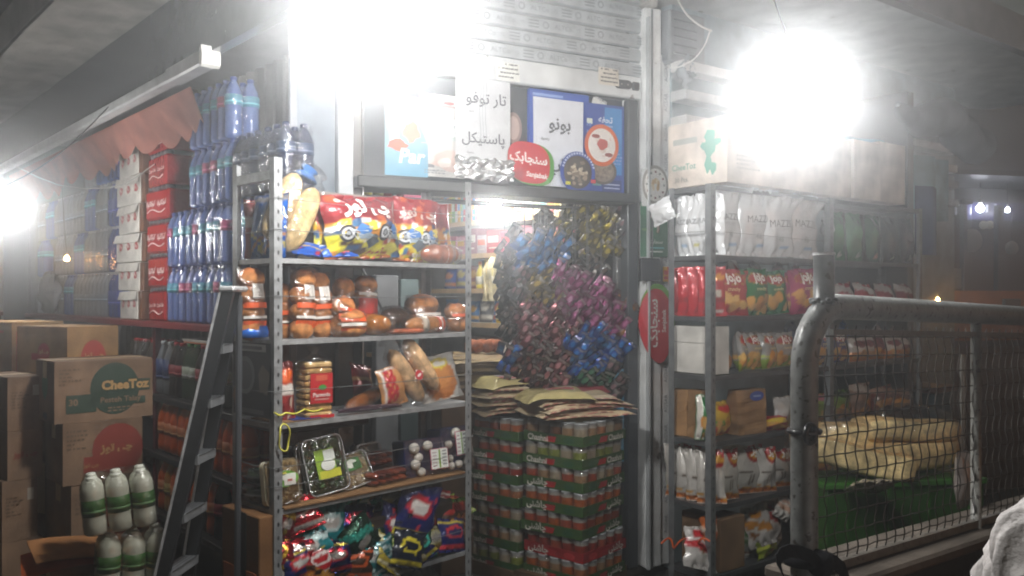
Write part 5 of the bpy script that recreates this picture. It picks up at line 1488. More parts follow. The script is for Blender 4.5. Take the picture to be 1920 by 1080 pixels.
def carton(label, fr, a0, z0, w, d, h, prints=(), b0=0.0, col=KR, rz=0, side=None, tape=True, group='brown cartons stacked at the left'):
    """front-left bottom corner at (a0, b0); w along the frame, d away"""
    t = thing('carton', label, 'carton', group)
    dented(w, d, h - .001, col, len(bpy.data.meshes)).build('carton_body', 'card', t)
    mb = MB()
    dk = tuple(x * .8 for x in col)
    mb.box(.002, w - .002, .002, d * .495, h - .0005, h + .003, tuple(x * 1.05 for x in col)); mb.box(.002, w - .002, d * .505, d - .002, h - .0005, h + .003, col)
    mb.build('top_flap', 'card', t)
    if tape:
        mb = MB().box(-.0012, w + .0012, d * .5 - .025, d * .5 + .025, h + .0032, h + .004, c('b39a70')).box(-.0014, -.0004, d * .5 - .025, d * .5 + .025, h * .72, h, c('b39a70')); mb.build('tape', 'plastic', t)
    fF = lambda cx, cz, k=1: (lambda x, y: (cx * w + x, -.0012 * k, cz * h + y))
    fS = lambda cy, cz, k=1: (lambda x, y: (-.0012 * k, cy * d - x, cz * h + y))
    if prints:
        mb = MB(); prints(mb, fF, fS, w, d, h); mb.build('printed_mark', 'print', t)
    put(t, fr, a0, b0, z0, 0, 0, rz)
    return t
DG = c('33463a')
def p_chee(mb, F, S, w, d, h):
    mb.disc(F(.60, .52), h * .40, h * .44, DG, 28)
    quad(mb, F(.26, .30, 1.2), w * .3, h * .3, DG); quad(mb, F(.62, .30, 1.2), w * .6, h * .12, DG)
    quad(mb, F(.72, .56, 1.5), w * .5, h * .2, DG); mb.text('CheeToz', F(.71, .58, 2), w * .5, c('b8925f'), .05, .0)
    mb.text('Pesteh Talay', F(.66, .32, 2), w * .42, KR, .02)
    mb.text('30', F(.18, .33, 2), w * .09, KR, .03)
    fine_print(mb, F(.5, .5), -w * .46, -w * .22, h * .1, h * .4, 5, c('5f4c38'), 1); fine_print(mb, F(.5, .5, 2), w * .02, w * .36, -h * .38, -h * .28, 2, KR, 2)
    mb.disc(S(.5, .62), d * .16, h * .24, c('33663a'), 16, .1); mb.disc(S(.5, .1), d * .12, h * .06, c('2a2420'), 10, .3)
DR = c('8a3a30')
def p_red(mb, F, S, w, d, h, k=0):
    mb.disc(F(.68, .52), h * .40, h * .42, DR, 26); quad(mb, F(.42, .3, 1.2), w * .34, h * .26, DR); quad(mb, F(.8, .62, 1.2), w * .3, h * .22, DR)
    mb.text('چی توز', F(.66, .52, 2), w * .42, c('a88458'), .05)
    mb.text('چی توز', F(.34, .28, 2), w * .2, c('a88458'), .03); fine_print(mb, F(.5, .5), -w * .46, -w * .2, h * .05, h * .4, 5, c('5f4c38'), 8)
def p_plain(mb, F, S, w, d, h):
    fine_print(mb, F(.5, .5), -w * .4, w * .1, -h * .1, h * .25, 6, c('5f4c38'), 3); quad(mb, F(.8, .75), w * .18, h * .2, c('b8b0a4')); fine_print(mb, S(.5, .5), -d * .3, d * .3, -h * .3, h * .1, 5, c('5f4c38'), 5)
def p_circ(mb, F, S, w, d, h):
    mb.disc(F(.5, .5), h * .22, h * .3, c('b04038'), 24); mb.text('چی توز', F(.5, .55, 2), w * .4, c('c0986a'), .05); quad(mb, F(.22, .36, 1.2), w * .2, h * .1, c('b04038'))
    mb.disc(S(.45, .62), h * .14, h * .14, c('b04038'), 20); mb.text('چی توز', S(.45, .62, 2), h * .24, c('c9a070'), .05); quad(mb, S(.62, .55, 1.2), h * .18, h * .1, c('b04038'))
    for k in range(5): quad(mb, S(.5, .3 - .045 * k), d * .7, h * .008, c('7d5c3c'))
def wpos(u, d): return ((u - 960) / 1600 * d, d)
CA = Fr(*wpos(102, 3.30), 46)
carton('big brown carton with a dark green CheeToz circle on top of the front stack', CA, 0, 1.003, .375, .24, .238, p_chee)
carton('brown carton with a dark red circle right under the CheeToz carton', CA, .03, .757, .30, .26, .243, lambda *q: p_red(*q), rz=-2)
carton('brown carton with a dark red circle at the bottom of the front stack', CA, .06, .485, .31, .26, .268, lambda *q: p_red(*q), rz=4)
carton('plain brown carton at the foot of the front stack', CA, .02, .0, .33, .3, .482, None)
CB = Fr(*wpos(126, 3.62), 27)
carton('brown carton with red circles on two faces behind the CheeToz carton', CB, 0, 1.08, .25, .34, .285, p_circ, tape=False, col=c('a98458'))
carton('brown carton under the one with red circles', CB, .0, .78, .25, .34, .297, None)
carton('brown carton low behind the front stack', CB, .0, .0, .26, .34, .777, None)
CC = Fr(*wpos(22, 3.95), 27)
carton('brown carton with a thin red frame at the back of the stacks', CC, .0, 1.1, .26, .4, .275, lambda mb, F, S, w, d, h: (quad(mb, S(.5, .85), d * .7, h * .04, c('b04038')), quad(mb, S(.82, .5), d * .04, h * .7, c('b04038')), quad(mb, F(.5, .85), w * .8, h * .04, c('b04038')), quad(mb, F(.1, .5), w * .04, h * .7, c('b04038'))), col=c('b08c5e'))
carton('brown carton under the red framed carton', CC, .0, .0, .28, .4, 1.097, None)
CD = Fr(*wpos(14, 3.36), 40)
carton('brown carton at the left edge, topmost of the nearest left stack', CD, -.0, .965, .13, .3, .21, p_plain)
carton('brown carton at the left edge with a faint red mark', CD, -.0, .77, .13, .32, .192, lambda mb, F, S, w, d, h: mb.text('چی توز', F(.5, .5, 2), w * .7, c('86402f'), .05))
carton('brown carton at the left edge, third from the top', CD, -.02, .53, .13, .3, .237, p_plain)
carton('brown carton at the left edge standing on the ground', CD, -.02, .0, .15, .3, .527, None)
# flattened orange carton on a low box
carton('low brown box under the flattened orange cardboard', Fr(*wpos(95, 3.02), 60), .0, .0, .22, .2, .53, None)
for k, (col, lab) in enumerate((('b5582c', 'flattened orange cardboard lying lowest at the foot of the cartons'), ('a8754a', 'flattened brown cardboard sheet lying on the orange one'))):
    mb = MB().grid(lambda u, v: (.36 * (u - .5), .2 * (v - .5), .012 * math.sin(u * 4 + k) + .01 * v), 8, 4, c(col)); mb.grid(lambda u, v: (.36 * (.5 - u), .2 * (v - .5), -.005 + .012 * math.sin((1 - u) * 4 + k) + .01 * v), 8, 4, c(col))
    o = mb.build('flat_cardboard', 'card', None, True); put(o, Fr(*wpos(125, 3.0), 60), .04 + .03 * k, .08, .555 + .03 * k, 6, -4 + 5 * k, 8 * k); tag(o, lab, 'cardboard')
# milk packs
MF = Fr(*wpos(232, 3.0), 47)
carton('brown carton under the milk packs', MF, -.13, 0, .27, .2, .478, None, b0=-.07)
pack('milk_pack', 'shrink wrapped white milk bottles with green labels, lower of the two packs', 'milk pack', MF, .025, .0, .482, ['milk'], 3, 2, 'white milk packs', rz=-12, ry=2)
pack('milk_pack', 'shrink wrapped white milk bottles with green labels, upper pack leaning left', 'milk pack', MF, -.01, .0, .692, ['milk'], 3, 2, 'white milk packs', rz=-16, ry=-5)
# ================================================================ CAN TRAYS IN THE DOORWAY
CAN = Fr(*wpos(1092, 4.1), 40)          # a along the right face, left face runs to -a side via b
CANL = Fr(*wpos(1092, 4.1), 130)        # a towards the viewer along the left face, origin at the corner
can_cols = ['a89880', 'a86a42', 'a8482c', 'b05820', '86903a', '983020', 'a07c58']
CM = {}
def can_mesh(i):
    if i not in CM:
        col = c(can_cols[i]); w = c('b4aea2')
        CM[i] = MB().lathe([(.034, .0, c('8f9294')), (.0365, .004, c('8f9294')), (.0362, .007, w), (.0362, .03, col), (.0362, .075, col), (.0362, .078, w), (.0362, .100, c('8f9294')), (.0368, .103, c('b0b3b5')), (.034, .1045, c('9a9da0'))], col, 14).mesh('can', 'foil', True)
    return CM[i]
def can_tray(label, fr, a, b, z, kind, s=.37, faces=(1, 1), ink='Chashni', red=False, rz=0):
    """tray of cans with its near corner at (a, b); left face along +b, right face along +a"""
    t = thing('can_tray', label, 'can tray', 'stacked green trays of food cans')
    g = c('a01c20') if red else c('3a5c28')
    mb = MB()
    for (x0, x1, y0, y1) in ((0, s, 0, .004), (0, .004, .0042, s), (s - .004, s, .0042, s), (.0042, s - .0042, s - .004, s)):
        mb.box(x0, x1, y0, y1, .0, .048, g)
    mb.box(.004, s - .004, .004, s - .004, .0, .004, c('6a5a40'))
    mb.build('tray', 'paper', t)
    n = 5; p = s / n
    for i in range(n):
        for (x, y) in ((p * (i + .5), p * .5), (p * .5, p * (i + .5))):
            if (x, y) == (p * .5, p * .5) and i == 0 and y != x: continue
            if i == 0 and (x, y) == (p * .5, p * .5) and any(o.get('corner') for o in t.children): continue
            o = link('can', can_mesh(kind[i % len(kind)]), t); o.location = (x, y, .0045); o.rotation_euler = (0, 0, i * 1.7)
            if i == 0: o['corner'] = 1
    for o in t.children:
        if 'corner' in o: del o['corner']
    mb = MB()
    F = lambda cx, cz, k=1: (lambda x, y: (cx * s + x, -.0012 * k, cz + y))
    S = lambda cy, cz, k=1: (lambda x, y: (-.0012 * k, cy * s - x, cz + y))
    for f in (F, S):
        mb.disc(f(.22, .022), .035, .016, c('2c5a3a') if not red else c('c8383a'), 14)
        z0_ = 0. if f is F else 1.
        mb.add([f(z0_, .006)(.13, 0), f(z0_, .006)(.20, 0), f(z0_, .034)(.21, 0), f(z0_, .034)(.15, 0)], [(0, 1, 2, 3)], c('b8242a'))
        mb.text(ink, f(.75, .021, 2), .13, c('e4dfd4'), .03, 0)
    mb.build('lettering', 'print', t)
    mb = MB().box(-.004, s + .004, -.004, s + .004, .001, .108, (1, 1, 1), .012); mb.build('shrink_wrap', 'film', t)
    put(t, fr, a, b, z, 0, 0, rz)
    return t
SIDE = Fr(*CAN.pt(0, .385, 0)[:2], 40)
kinds = [[0, 6, 1], [4, 0, 4], [6, 2, 0], [3, 3, 2], [2, 2, 3], [5, 5, 2], [1, 3, 6], [0, 1, 2]]
hgt = .1125
nrow = ['topmost', 'second', 'third', 'fourth', 'fifth', 'sixth', 'seventh', 'lowest']
for r in range(8):
    z = .885 - .1125 * (r + 1) + .0
    z = max(z, .033 - 0)
    if r == 7: z = .032
    if r == 7: continue
    can_tray('%s can tray from the top in the right stack in the doorway%s' % (nrow[r], ', red all round' if r == 5 else ''), CAN, (r * 7 % 3 - 1) * .004, (r * 5 % 3 - 1) * .004, z, kinds[r], red=(r == 5), ink='Chashni' if r in (0, 1) else 'چاشنی', rz=(r * 31 % 5 - 2) * .6)
    can_tray('%s can tray from the top in the left stack in the doorway' % nrow[r], SIDE, -.02 + (r * 5 % 3 - 1) * .004, (r * 7 % 3 - 1) * .004, z - .012, kinds[(r + 3) % 8], rz=(r * 17 % 5 - 2) * .6)
mb = MB().box(-.03, .40, -.0, .40, 0, .082, c('5a4630'), .004).box(-.03, .40, .40, .80, 0, .07, c('5a4630'), .004); o = mb.build('pallet', 'card'); put(o, CAN, 0, 0, .031); tag(o, 'low wooden pallet under the can stacks', 'pallet')

# ================================================================ FLATBREAD PACKETS
FB = Fr(*CAN.pt(.18, .2, 0)[:2], 68)
def flat_pack(label, a, b, z, w, d, th, seed, droop=.0, group='flat bread packets on the can stacks', fr=FB, col='dcc9a8', rz=0, lab=False, red=True):
    rn = random.Random(seed)
    def f(u, v, s=1, t=0):
        x, y = w * (u - .5), d * (v - .5)
        zz = -droop * max(0, abs(x) / w * 2 - .5) ** 2 * 4 * .25 + .014 * mnoise.noise(Vector((x * 7 + seed, y * 7, seed * .3))) + t
        return (x, y, zz)
    cf = lambda u, v: c('a8444a') if red and v < .05 and int(u * 26 + v * 20) % 3 else tuple(np.array(c(col)) * (1 + .12 * mnoise.noise(Vector((u * 9, v * 9, seed)))))
    mb = MB().grid(lambda u, v: f(u, v, 1, th * min(1, 7 * min(u, 1 - u, v, 1 - v))), 26, 20, cf)
    mb.grid(lambda u, v: f(1 - u, v), 10, 8, c(col))
    o = mb.build('flatbread_packet', 'foil', None, True)
    tag(o, label, 'flatbread', group)
    put(o, fr, a, b, z, 0, 0, rz)
    if lab:
        mb = MB()
        g = lambda x, y: (x + .02, y - .02, f((x + .02) / w + .5, (y - .02) / d + .5)[2] + th + .003)
        gg = lambda x, y: (g(x, y)[0], g(x, y)[1], g(x, y)[2] + .0012)
        n = 6
        for i in range(n):
            for (y0, y1, cl, G_) in ((-.045, .045, 'd8d0c8', g), (-.035, -.008, 'b0303a', gg), (.008, .034, 'a89aa0', gg)):
                x0, x1 = -.07 + .14 * i / n, -.07 + .14 * (i + 1) / n
                mb.add([G_(x0, y0), G_(x1, y0), G_(x1, y1), G_(x0, y1)], [(0, 1, 2, 3)], c(cl))
        mb.build('label', 'print', o)
    return o
z = .905
layers = [(.03, -.02, .50, .34, .018, 0), (-.02, .0, .46, .34, .02, 3), (.06, .01, .52, .33, .018, -4), (.0, -.01, .46, .34, .02, 5), (.04, .0, .5, .34, .018, -3), (-.02, .01, .44, .33, .02, 2), (.03, .0, .4, .33, .018, -6)]
for i, (a, b, w, d, th, rz) in enumerate(layers):
    flat_pack('flat bread packet with red printed edge, %s from the bottom on the right can stack' % ORD[i], a, b, z, w, d, th, 100 + i, .025 + .008 * i, rz=rz)
    z += .0145
FB2 = Fr(*SIDE.pt(.14, .2, 0)[:2], 62)
z = .895
for i in range(9):
    flat_pack('flat bread packet with red printed edge, %s from the bottom on the left can stack' % ORD[i], (i * 7 % 3 - 1) * .02, (i * 5 % 3 - 1) * .015, z, .38, .34, .018, 120 + i, .03, fr=FB2, rz=(i * 31 % 9 - 4))
    z += .0148
flat_pack('cream bread packet with a printed label on top of the left can stack', -.03, .0, z + .01, .34, .32, .03, 140, .07, fr=FB2, col='cdbf86', lab=True, red=False, rz=6)
flat_pack('cream bread packet with a red label slumped over the front of the right can stack', -.10, -.02, 1.0, .36, .32, .03, 141, .10, col='cdbf86', lab=True, red=False, rz=-8)
flat_pack('dull red packet lying behind the cream packets by the door side rail', .14, .12, 1.0, .22, .2, .03, 143, .02, col='7d3038', red=False)
# farther pile behind the bread rack
FB3 = Fr(*wpos(888, 4.75), 66)
mb = MB().box(-.26, .2, -.2, .2, 0, .97, c('5f4a36'), .006); o = mb.build('carton', 'card'); put(o, FB3, 0, 0, .031); tag(o, 'tall brown carton under the farther bread pile inside the doorway', 'carton')
z = 1.012
for i in range(11):
    flat_pack('flat bread packet, %s from the bottom in the farther pile inside the doorway' % ORD[i], (i * 7 % 3 - 1) * .02, (i * 5 % 3 - 1) * .015, z, .42, .36, .017, 150 + i, .02, fr=FB3, rz=(i * 41 % 11 - 5), red=False, col='c2ad88' if i % 2 else 'b39d7a')
    z += .0148
for k in range(6):
    mb = MB().ell((0, 0, .035), (.04, .04, .037), c('b06a4a'), 10, 7, .1, None, k); o = mb.build('bun', 'bread', None, True)
    put(o, FB3, .0 + .06 * (k % 3), -.05 + .075 * (k // 3), z + .012); tag(o, 'brown bun on the farther bread pile, %s row, %s' % (('front', 'back')[k // 3], ('left', 'middle', 'right')[k % 3]), 'bun', 'buns on the farther bread pile')

# ================================================================ HANGING SNACK STRIPS
HA = Fr(*DOOR.pt(-.62, .10, 0)[:2], 62.2)
def packet_mesh(k, col, acc):
    K_ = lambda h: tuple(x * .8 for x in c(h))
    P = Pouch(.041, .094, .014, D(K_(col), (ellm(.5, .55, .34, .2), K_(acc)), (band(.88, .93), c('7a7670')), (band(.1, .2), K_(acc))), 8, 10, 200 + k, crinkle=1.6, seal=.1)
    return P.mb.mesh('packet', 'foil' if k % 3 else 'shiny_foil', True)
tones = {'gold': ('6a5c1e', 'd8c244'), 'olive': ('4a4428', 'a89838'), 'blue': ('154a86', '3c8fd0'), 'silver': ('4c4c50', 'a07a80'), 'magenta': ('7c1858', 'c870a4'), 'dark red': ('5a1420', 'c88a92'), 'yellow brown': ('5c4a20', 'c0a038'),
         'bright blue': ('0c3f9a', '2f8ad8'), 'dark green': ('0f3a2c', '3a7a5a'), 'brown': ('331418', '8a4a4c'), 'black': ('17161a', '7a6a60'), 'pink': ('94286c', 'd8a0c4'), 'copper': ('6a3418', 'c88a40')}
PKM = {n: [packet_mesh(i * 3 + j, *v) for j in range(2)] for i, (n, v) in enumerate(tones.items())}
def strip(label, u, v0, v1, b, tone, n, seed):
    """a string of n overlapping packets hanging from v0 to v1"""
    a, zt = HA.at(u, v0, b)
    zb = HA.at(u, v1, b)[1]
    t = thing('snack_strip', label, 'snack strip', 'strips of foil snack packets hung in the doorway')
    put(t, HA, a, b, zt)
    mb = MB().tube([(0, .012, max(.02, 2.0 - zt)), (0, .012, zb - zt - .02)], .002, c('2c2c2c'), 5); mb.build('string', 'plastic', t)
    rn = random.Random(seed)
    n = int(n * 2.3)
    for k in range(n):
        o = link('packet', PKM[tone][(k + seed) % 2], t)
        f = (k + .5) / n
        o.location = (((k % 4) - 1.5) * .024 - .025 + rn.uniform(-.016, .016), rn.uniform(-.03, .02), -(zt - zb) * f - .03)
        R = Matrix.Rotation(math.radians(rn.uniform(-40, 30)), 3, 'Z') @ Matrix.Rotation(math.radians(36 + rn.uniform(-24, 18)), 3, 'Y') @ Matrix.Rotation(math.radians(rn.uniform(-5, 45)), 3, 'X')
        o.rotation_euler = R.to_euler()
    return t
SP = [  # u, v0, v1, b, tone, n, words
 (1166, 384, 480, -.03, 'silver', 7, 'silver and red packets at the top right by the side rail'), (1146, 388, 478, .0, 'gold', 7, 'gold packets at the top, rightmost of the gold ones'),
 (1124, 392, 474, -.02, 'gold', 7, 'gold packets at the top, second from the right'), (1100, 394, 478, .02, 'gold', 6, 'gold packets at the top, third from the right'),
 (1076, 398, 482, .05, 'olive', 6, 'olive gold packets at the top, right of the blue ones'), (1050, 412, 490, .06, 'olive', 5, 'olive gold packets above the blue ones'),
 (1045, 442, 504, .02, 'blue', 6, 'blue packets near the top, rightmost of the blue trio'), (1016, 448, 506, .04, 'blue', 6, 'blue packets near the top, middle of the blue trio'),
 (986, 452, 512, .06, 'blue', 6, 'blue packets near the top, leftmost of the blue trio'), (1020, 400, 448, .12, 'black', 5, 'dark packets at the very top left of the mass'),
 (968, 432, 540, .14, 'black', 8, 'dark packets forming the upper left rim of the mass'), (948, 462, 590, .18, 'black', 8, 'dark packets at the outer left rim of the mass'),
 (958, 540, 640, .12, 'black', 7, 'dark packets at the left rim below the middle'), (975, 500, 570, .07, 'silver', 6, 'grey silver packets left of the yellow brown ones'),
 (1002, 502, 572, .04, 'yellow brown', 6, 'yellow brown packets under the blue trio, left one'), (1028, 506, 568, .03, 'yellow brown', 6, 'yellow brown packets under the blue trio, right one'),
 (1056, 500, 590, .0, 'pink', 7, 'pink wrapped packets in the middle of the mass'), (1082, 510, 600, -.02, 'magenta', 8, 'magenta packets right of the pink ones'),
 (1106, 526, 612, -.03, 'magenta', 8, 'magenta packets, third from the side rail'), (1130, 530, 622, -.05, 'pink', 8, 'pink wrapped packets, second from the side rail'),
 (1156, 554, 640, -.06, 'magenta', 8, 'magenta packets next to the side rail'), (1170, 560, 625, -.05, 'copper', 6, 'copper packets touching the side rail'),
 (1086, 470, 520, .06, 'black', 5, 'dark packets below the gold ones'), (1120, 480, 530, .05, 'black', 5, 'dark packets between gold and magenta ones'),
 (985, 570, 650, .04, 'dark red', 7, 'dark red packets, leftmost at middle height'), (1012, 572, 652, .02, 'dark red', 7, 'dark red packets, second from the left at middle height'),
 (1040, 578, 648, .0, 'dark red', 7, 'dark red packets, third from the left at middle height'), (1066, 596, 650, .0, 'dark red', 6, 'dark red packets above the bright blue ones'),
 (1076, 640, 704, -.03, 'bright blue', 7, 'bright blue packets, left one of the four'), (1102, 618, 700, -.05, 'bright blue', 8, 'bright blue packets, second from the left of the four'),
 (1128, 616, 696, -.06, 'bright blue', 8, 'bright blue packets, third from the left of the four'), (1152, 640, 690, -.07, 'bright blue', 6, 'bright blue packets, right one of the four'),
 (1000, 650, 728, .02, 'brown', 7, 'dark brown packets, left one at the bottom'), (1024, 650, 738, .0, 'brown', 7, 'dark brown packets, middle one at the bottom'),
 (1048, 655, 745, -.02, 'dark red', 7, 'dark red packets at the bottom between brown and green'), (972, 640, 716, .08, 'brown', 6, 'dark brown packets at the bottom left rim'),
 (1080, 700, 752, -.03, 'dark green', 6, 'dark green packets, left one at the bottom'), (1104, 694, 752, -.05, 'dark green', 7, 'dark green packets, second one at the bottom'),
 (1130, 690, 748, -.06, 'dark green', 7, 'dark green packets, third one at the bottom'), (1154, 684, 745, -.08, 'silver', 6, 'silver and red packets at the bottom right'),
 (958, 650, 692, .1, 'bright blue', 5, 'bright blue packets alone at the lower left rim')]
for i, (u, v0, v1, b, tone, n, w) in enumerate(SP):
    strip('hanging strip of ' + w, u, v0, v1, b, tone, n, i)
mb = MB()
for bb_ in (.0, .1): mb.tube([HA.pt(-.55, bb_, 1.975), HA.pt(.52, bb_, 1.975)], .006, c('5a5c5e'), 8)
tag(mb.build('hanging_rail', 'steel', None, True), 'steel rail under the panel ledge that carries the snack strips', 'rail')
sheet('blue_card', 'light blue card standing by the door side rail below the strips', 'card', 1150, 692, 1176, 866, .02, c('5aa0c4'), lambda *q: None, wave=.001)
# clear plastic curtain by the side rail
def cur(u, v): return tuple(DOOR.pt(-.12 + .07 * u, .07 + .03 * math.sin(u * 9 + v * 4), .1 + 1.85 * v))
mb = MB().grid(cur, 10, 30, (1, 1, 1)); tag(mb.build('plastic_curtain', 'cloudy_film', None, True), 'dusty clear plastic strip hanging along the door side rail', 'curtain')

# ================================================================ INSIDE THE SHOP
ish = thing('goods_shelf', 'light wooden edged goods shelf along the left wall inside the shop', 'shelf')
IZ = [2.235, 2.0, 1.78, 1.55, 1.325, 1.06]
for z in IZ:
    mb = MB().box(-1.4, .75, .0, .32, z - .02, z - .0005, c('c9c2b4')); mb.box(-1.4, .75, -.006, -.0002, z - .032, z - .0005, c('c9a878')); o = mb.build('shelf_board', 'paint', ish); put(o, INNR, 0, 0, 0)
mb = MB().box(-1.4, .75, .325, .35, .1, 2.6, c('8a8884')); o = mb.build('back_panel', 'paint', ish); put(o, INNR, 0, 0, 0)
mb = MB().box(.755, .79, .0, .34, .1, 1.33, c('c8a030')); o = mb.build('yellow_end', 'paint', ish); put(o, INNR, 0, 0, 0)
rn = random.Random(5)
books = ['d8d2c6', 'd8884a', '4a90c8', 'd86a4a', 'c8b84a', '8ab06a', 'd8d4cc', 'd0a03a', '6aa0a8', 'b83a3a']
goods_lab = []
def goods(kind, a, z, w, h, d, col, acc, label, b=.02):
    t = thing('goods_' + kind, label, kind, 'goods on the shelves inside the shop')
    if kind == 'bottle':
        mb = MB().lathe([(w * .42, 0), (w * .48, .01), (w * .48, h * .55), (w * .36, h * .68), (w * .18, h * .8), (w * .18, h * .9)], c(col), 12); mb.build('body', 'plastic', t, True)
        mb = MB().lathe([(w * .21, h * .88), (w * .21, h), (w * .1, h * 1.01)], c(acc), 10); mb.build('cap', 'plastic', t, True)
        mb = MB().lathe([(w * .49, h * .15), (w * .49, h * .45)], c('d8d4c4'), 12); mb.build('label_band', 'print', t, True)
        put(t, INNR, a, b + w / 2, z)
    elif kind == 'bag':
        P = Pouch(w, h, w * .4, D(c(col), (ellm(.5, .6, .36, .16), c(acc)), (band(.1, .3), c(acc))), 10, 12, int(a * 100) + 7); P.mb.build('body', 'foil', t, True); put(t, INNR, a, b + .06, z, -6)
    else:
        mb = MB().box(-w / 2, w / 2, 0, d, 0, h, c(col), .003); mb.build('body', 'paper', t)
        mb = MB(); f = lambda x, y: (x, -.0012, h * .5 + y)
        quad(mb, f, w * .8, h * .3, c(acc), 0, h * .1); quad(mb, f, w * .6, h * .06, c('ded8cc'), 0, -h * .28); mb.build('printed_front', 'print', t); put(t, INNR, a, b, z)
def fill(z, a0, a1, wr, hr, kind, cols, words, row):
    a = a0; k = 0
    while a < a1:
        w, h = rn.uniform(*wr), rn.uniform(*hr)
        col = cols[k % len(cols)]
        goods(kind, a + w / 2, z, w * .96, h, .18, col, books[(k * 3 + 1) % len(books)], '%s, %s from the left on the %s%s' % (words, ORD[k], row, '' if 'right part' in row else ' inside the shop'))
        a += w; k += 1
        if k > 18: break
fill(IZ[1], -.5, .02, (.028, .036), (.17, .185), 'carton', books, 'slim upright coloured carton', 'highest lit shelf')
fill(IZ[1], .03, .72, (.05, .07), (.08, .11), 'carton', ['b83a3a', 'cfc8b8', 'd8d0c0', 'cabf9a', '6a8fa8'], 'small pale carton', 'right part of the highest lit shelf')
fill(IZ[0], -.5, .7, (.06, .1), (.07, .12), 'carton', ['4a9fc8', 'd8d0c0', '9ab0b8', 'b8b0a0'], 'dim carton', 'topmost shelf')
fill(IZ[2], -.5, .65, (.09, .14), (.12, .17), 'carton', ['b8343a', 'c06a80', 'b87a88', '9a6a74', 'c8b8b8'], 'pink and red carton', 'second lit shelf')
fill(IZ[3], -.5, -.1, (.12, .14), (.14, .16), 'bag', ['1d50a0', '2c3a8a', '8a3a2a'], 'blue bag', 'third lit shelf')
fill(IZ[3], -.09, .5, (.06, .075), (.16, .2), 'bottle', ['d8c42c', 'cfae2c', 'c8b83a'], 'yellow oil bottle', 'third lit shelf')
fill(IZ[4], -.5, .1, (.11, .15), (.13, .17), 'bag', ['3a7ab8', '9aa4ac', '2a6aa0', '5a5a5a'], 'blue and grey bag', 'fourth lit shelf')
fill(IZ[4], .11, .72, (.06, .08), (.12, .17), 'bottle', ['c8a82c', '8a7a3a', '3a4a8a', 'a89a3a'], 'dim bottle', 'fourth lit shelf')
fill(IZ[5], -.2, .72, (.1, .14), (.12, .18), 'carton', ['4a4038', '5a4a3a', '6a5a44'], 'dark carton', 'lowest shelf')
# pink carton and yellow packs above the bread rack
P_in = Fr(*wpos(790, 4.75), 60)
mb = MB().box(-.065, .065, 0, .1, 0, .10, c('d05a80'), .004); quad(mb, lambda x, y: (x, -.0012, .05 + y), .1, .05, c('e0a8b8'))
o = mb.build('pink_carton', 'paper'); a_, z_ = P_in.at(777, 371, 0); put(o, P_in, a_, 0, z_); tag(o, 'pink carton on the dark shelf above the red snack bags', 'carton')
mb = MB().box(-.9, .16, -.02, .3, -.03, -.001, c('5a5c5e'), .003); o = mb.build('dark_shelf', 'paint'); put(o, P_in, 0, 0, z_ - .001); tag(o, 'dark shelf inside the doorway behind the red snack bags', 'shelf')
for k, (u, col) in enumerate(((668, 'c8b43a'), (690, 'b8a83a'), (712, '9a8a3a'), (728, 'b84a4a'))):
    mb = MB().lathe([(.03, 0), (.032, .05), (.02, .07), (.012, .09)], c(col), 12); o = mb.build('jar', 'plastic', None, True); put(o, P_in, P_in.at(u, 365, .03)[0], .05, z_); tag(o, 'small %s jar on the dark shelf behind the snack bags, %s from the left' % (('yellow', 'yellow', 'olive', 'red')[k], ORD[k]), 'jar')
# white post and panel inside, seen through the second shelf
mb = MB().box(-.07, .07, 0, .07, .03, 1.62, c('7a7d80'), .006); o = mb.build('pale_fridge', 'paint'); put(o, Fr(*wpos(726, 4.9), 60), 0, 0, 0); tag(o, 'pale upright fridge edge inside the doorway behind the rack', 'fridge')
mb = MB().box(-.06, .06, 0, .05, .03, 1.6, c('5f6e6e'), .006); o = mb.build('green_upright', 'paint'); put(o, Fr(*wpos(768, 5.05), 60), 0, 0, 0); tag(o, 'pale green upright panel inside the doorway behind the rack', 'panel')
mb = MB(); rn2 = random.Random(4)
for k in range(60):
    x = rn2.uniform(-.09, .09); mb.tube([(x * .4, 0, .34), (x, rn2.uniform(-.04, .04), .25), (x * 1.25, rn2.uniform(-.05, .05), 0)], .004, c('c8bc94'), 4)
mb.v = [(x * .7, y * .7, z * .75 + .05) for x, y, z in mb.v]; o = mb.build('straw_broom', 'bread'); put(o, Fr(*wpos(928, 4.95), 60), 0, 0, 1.42); tag(o, 'pale straw broom head hanging inside beside the snack strips', 'broom')
bulb('small bright bulb inside the shop above the goods shelf', wpos(930, 4.85) and Vector((*wpos(931, 4.85), HC + (555 - 380) / 1600 * 4.85)), 2.8, .035, Vector((*wpos(931, 4.85), 3.0)))
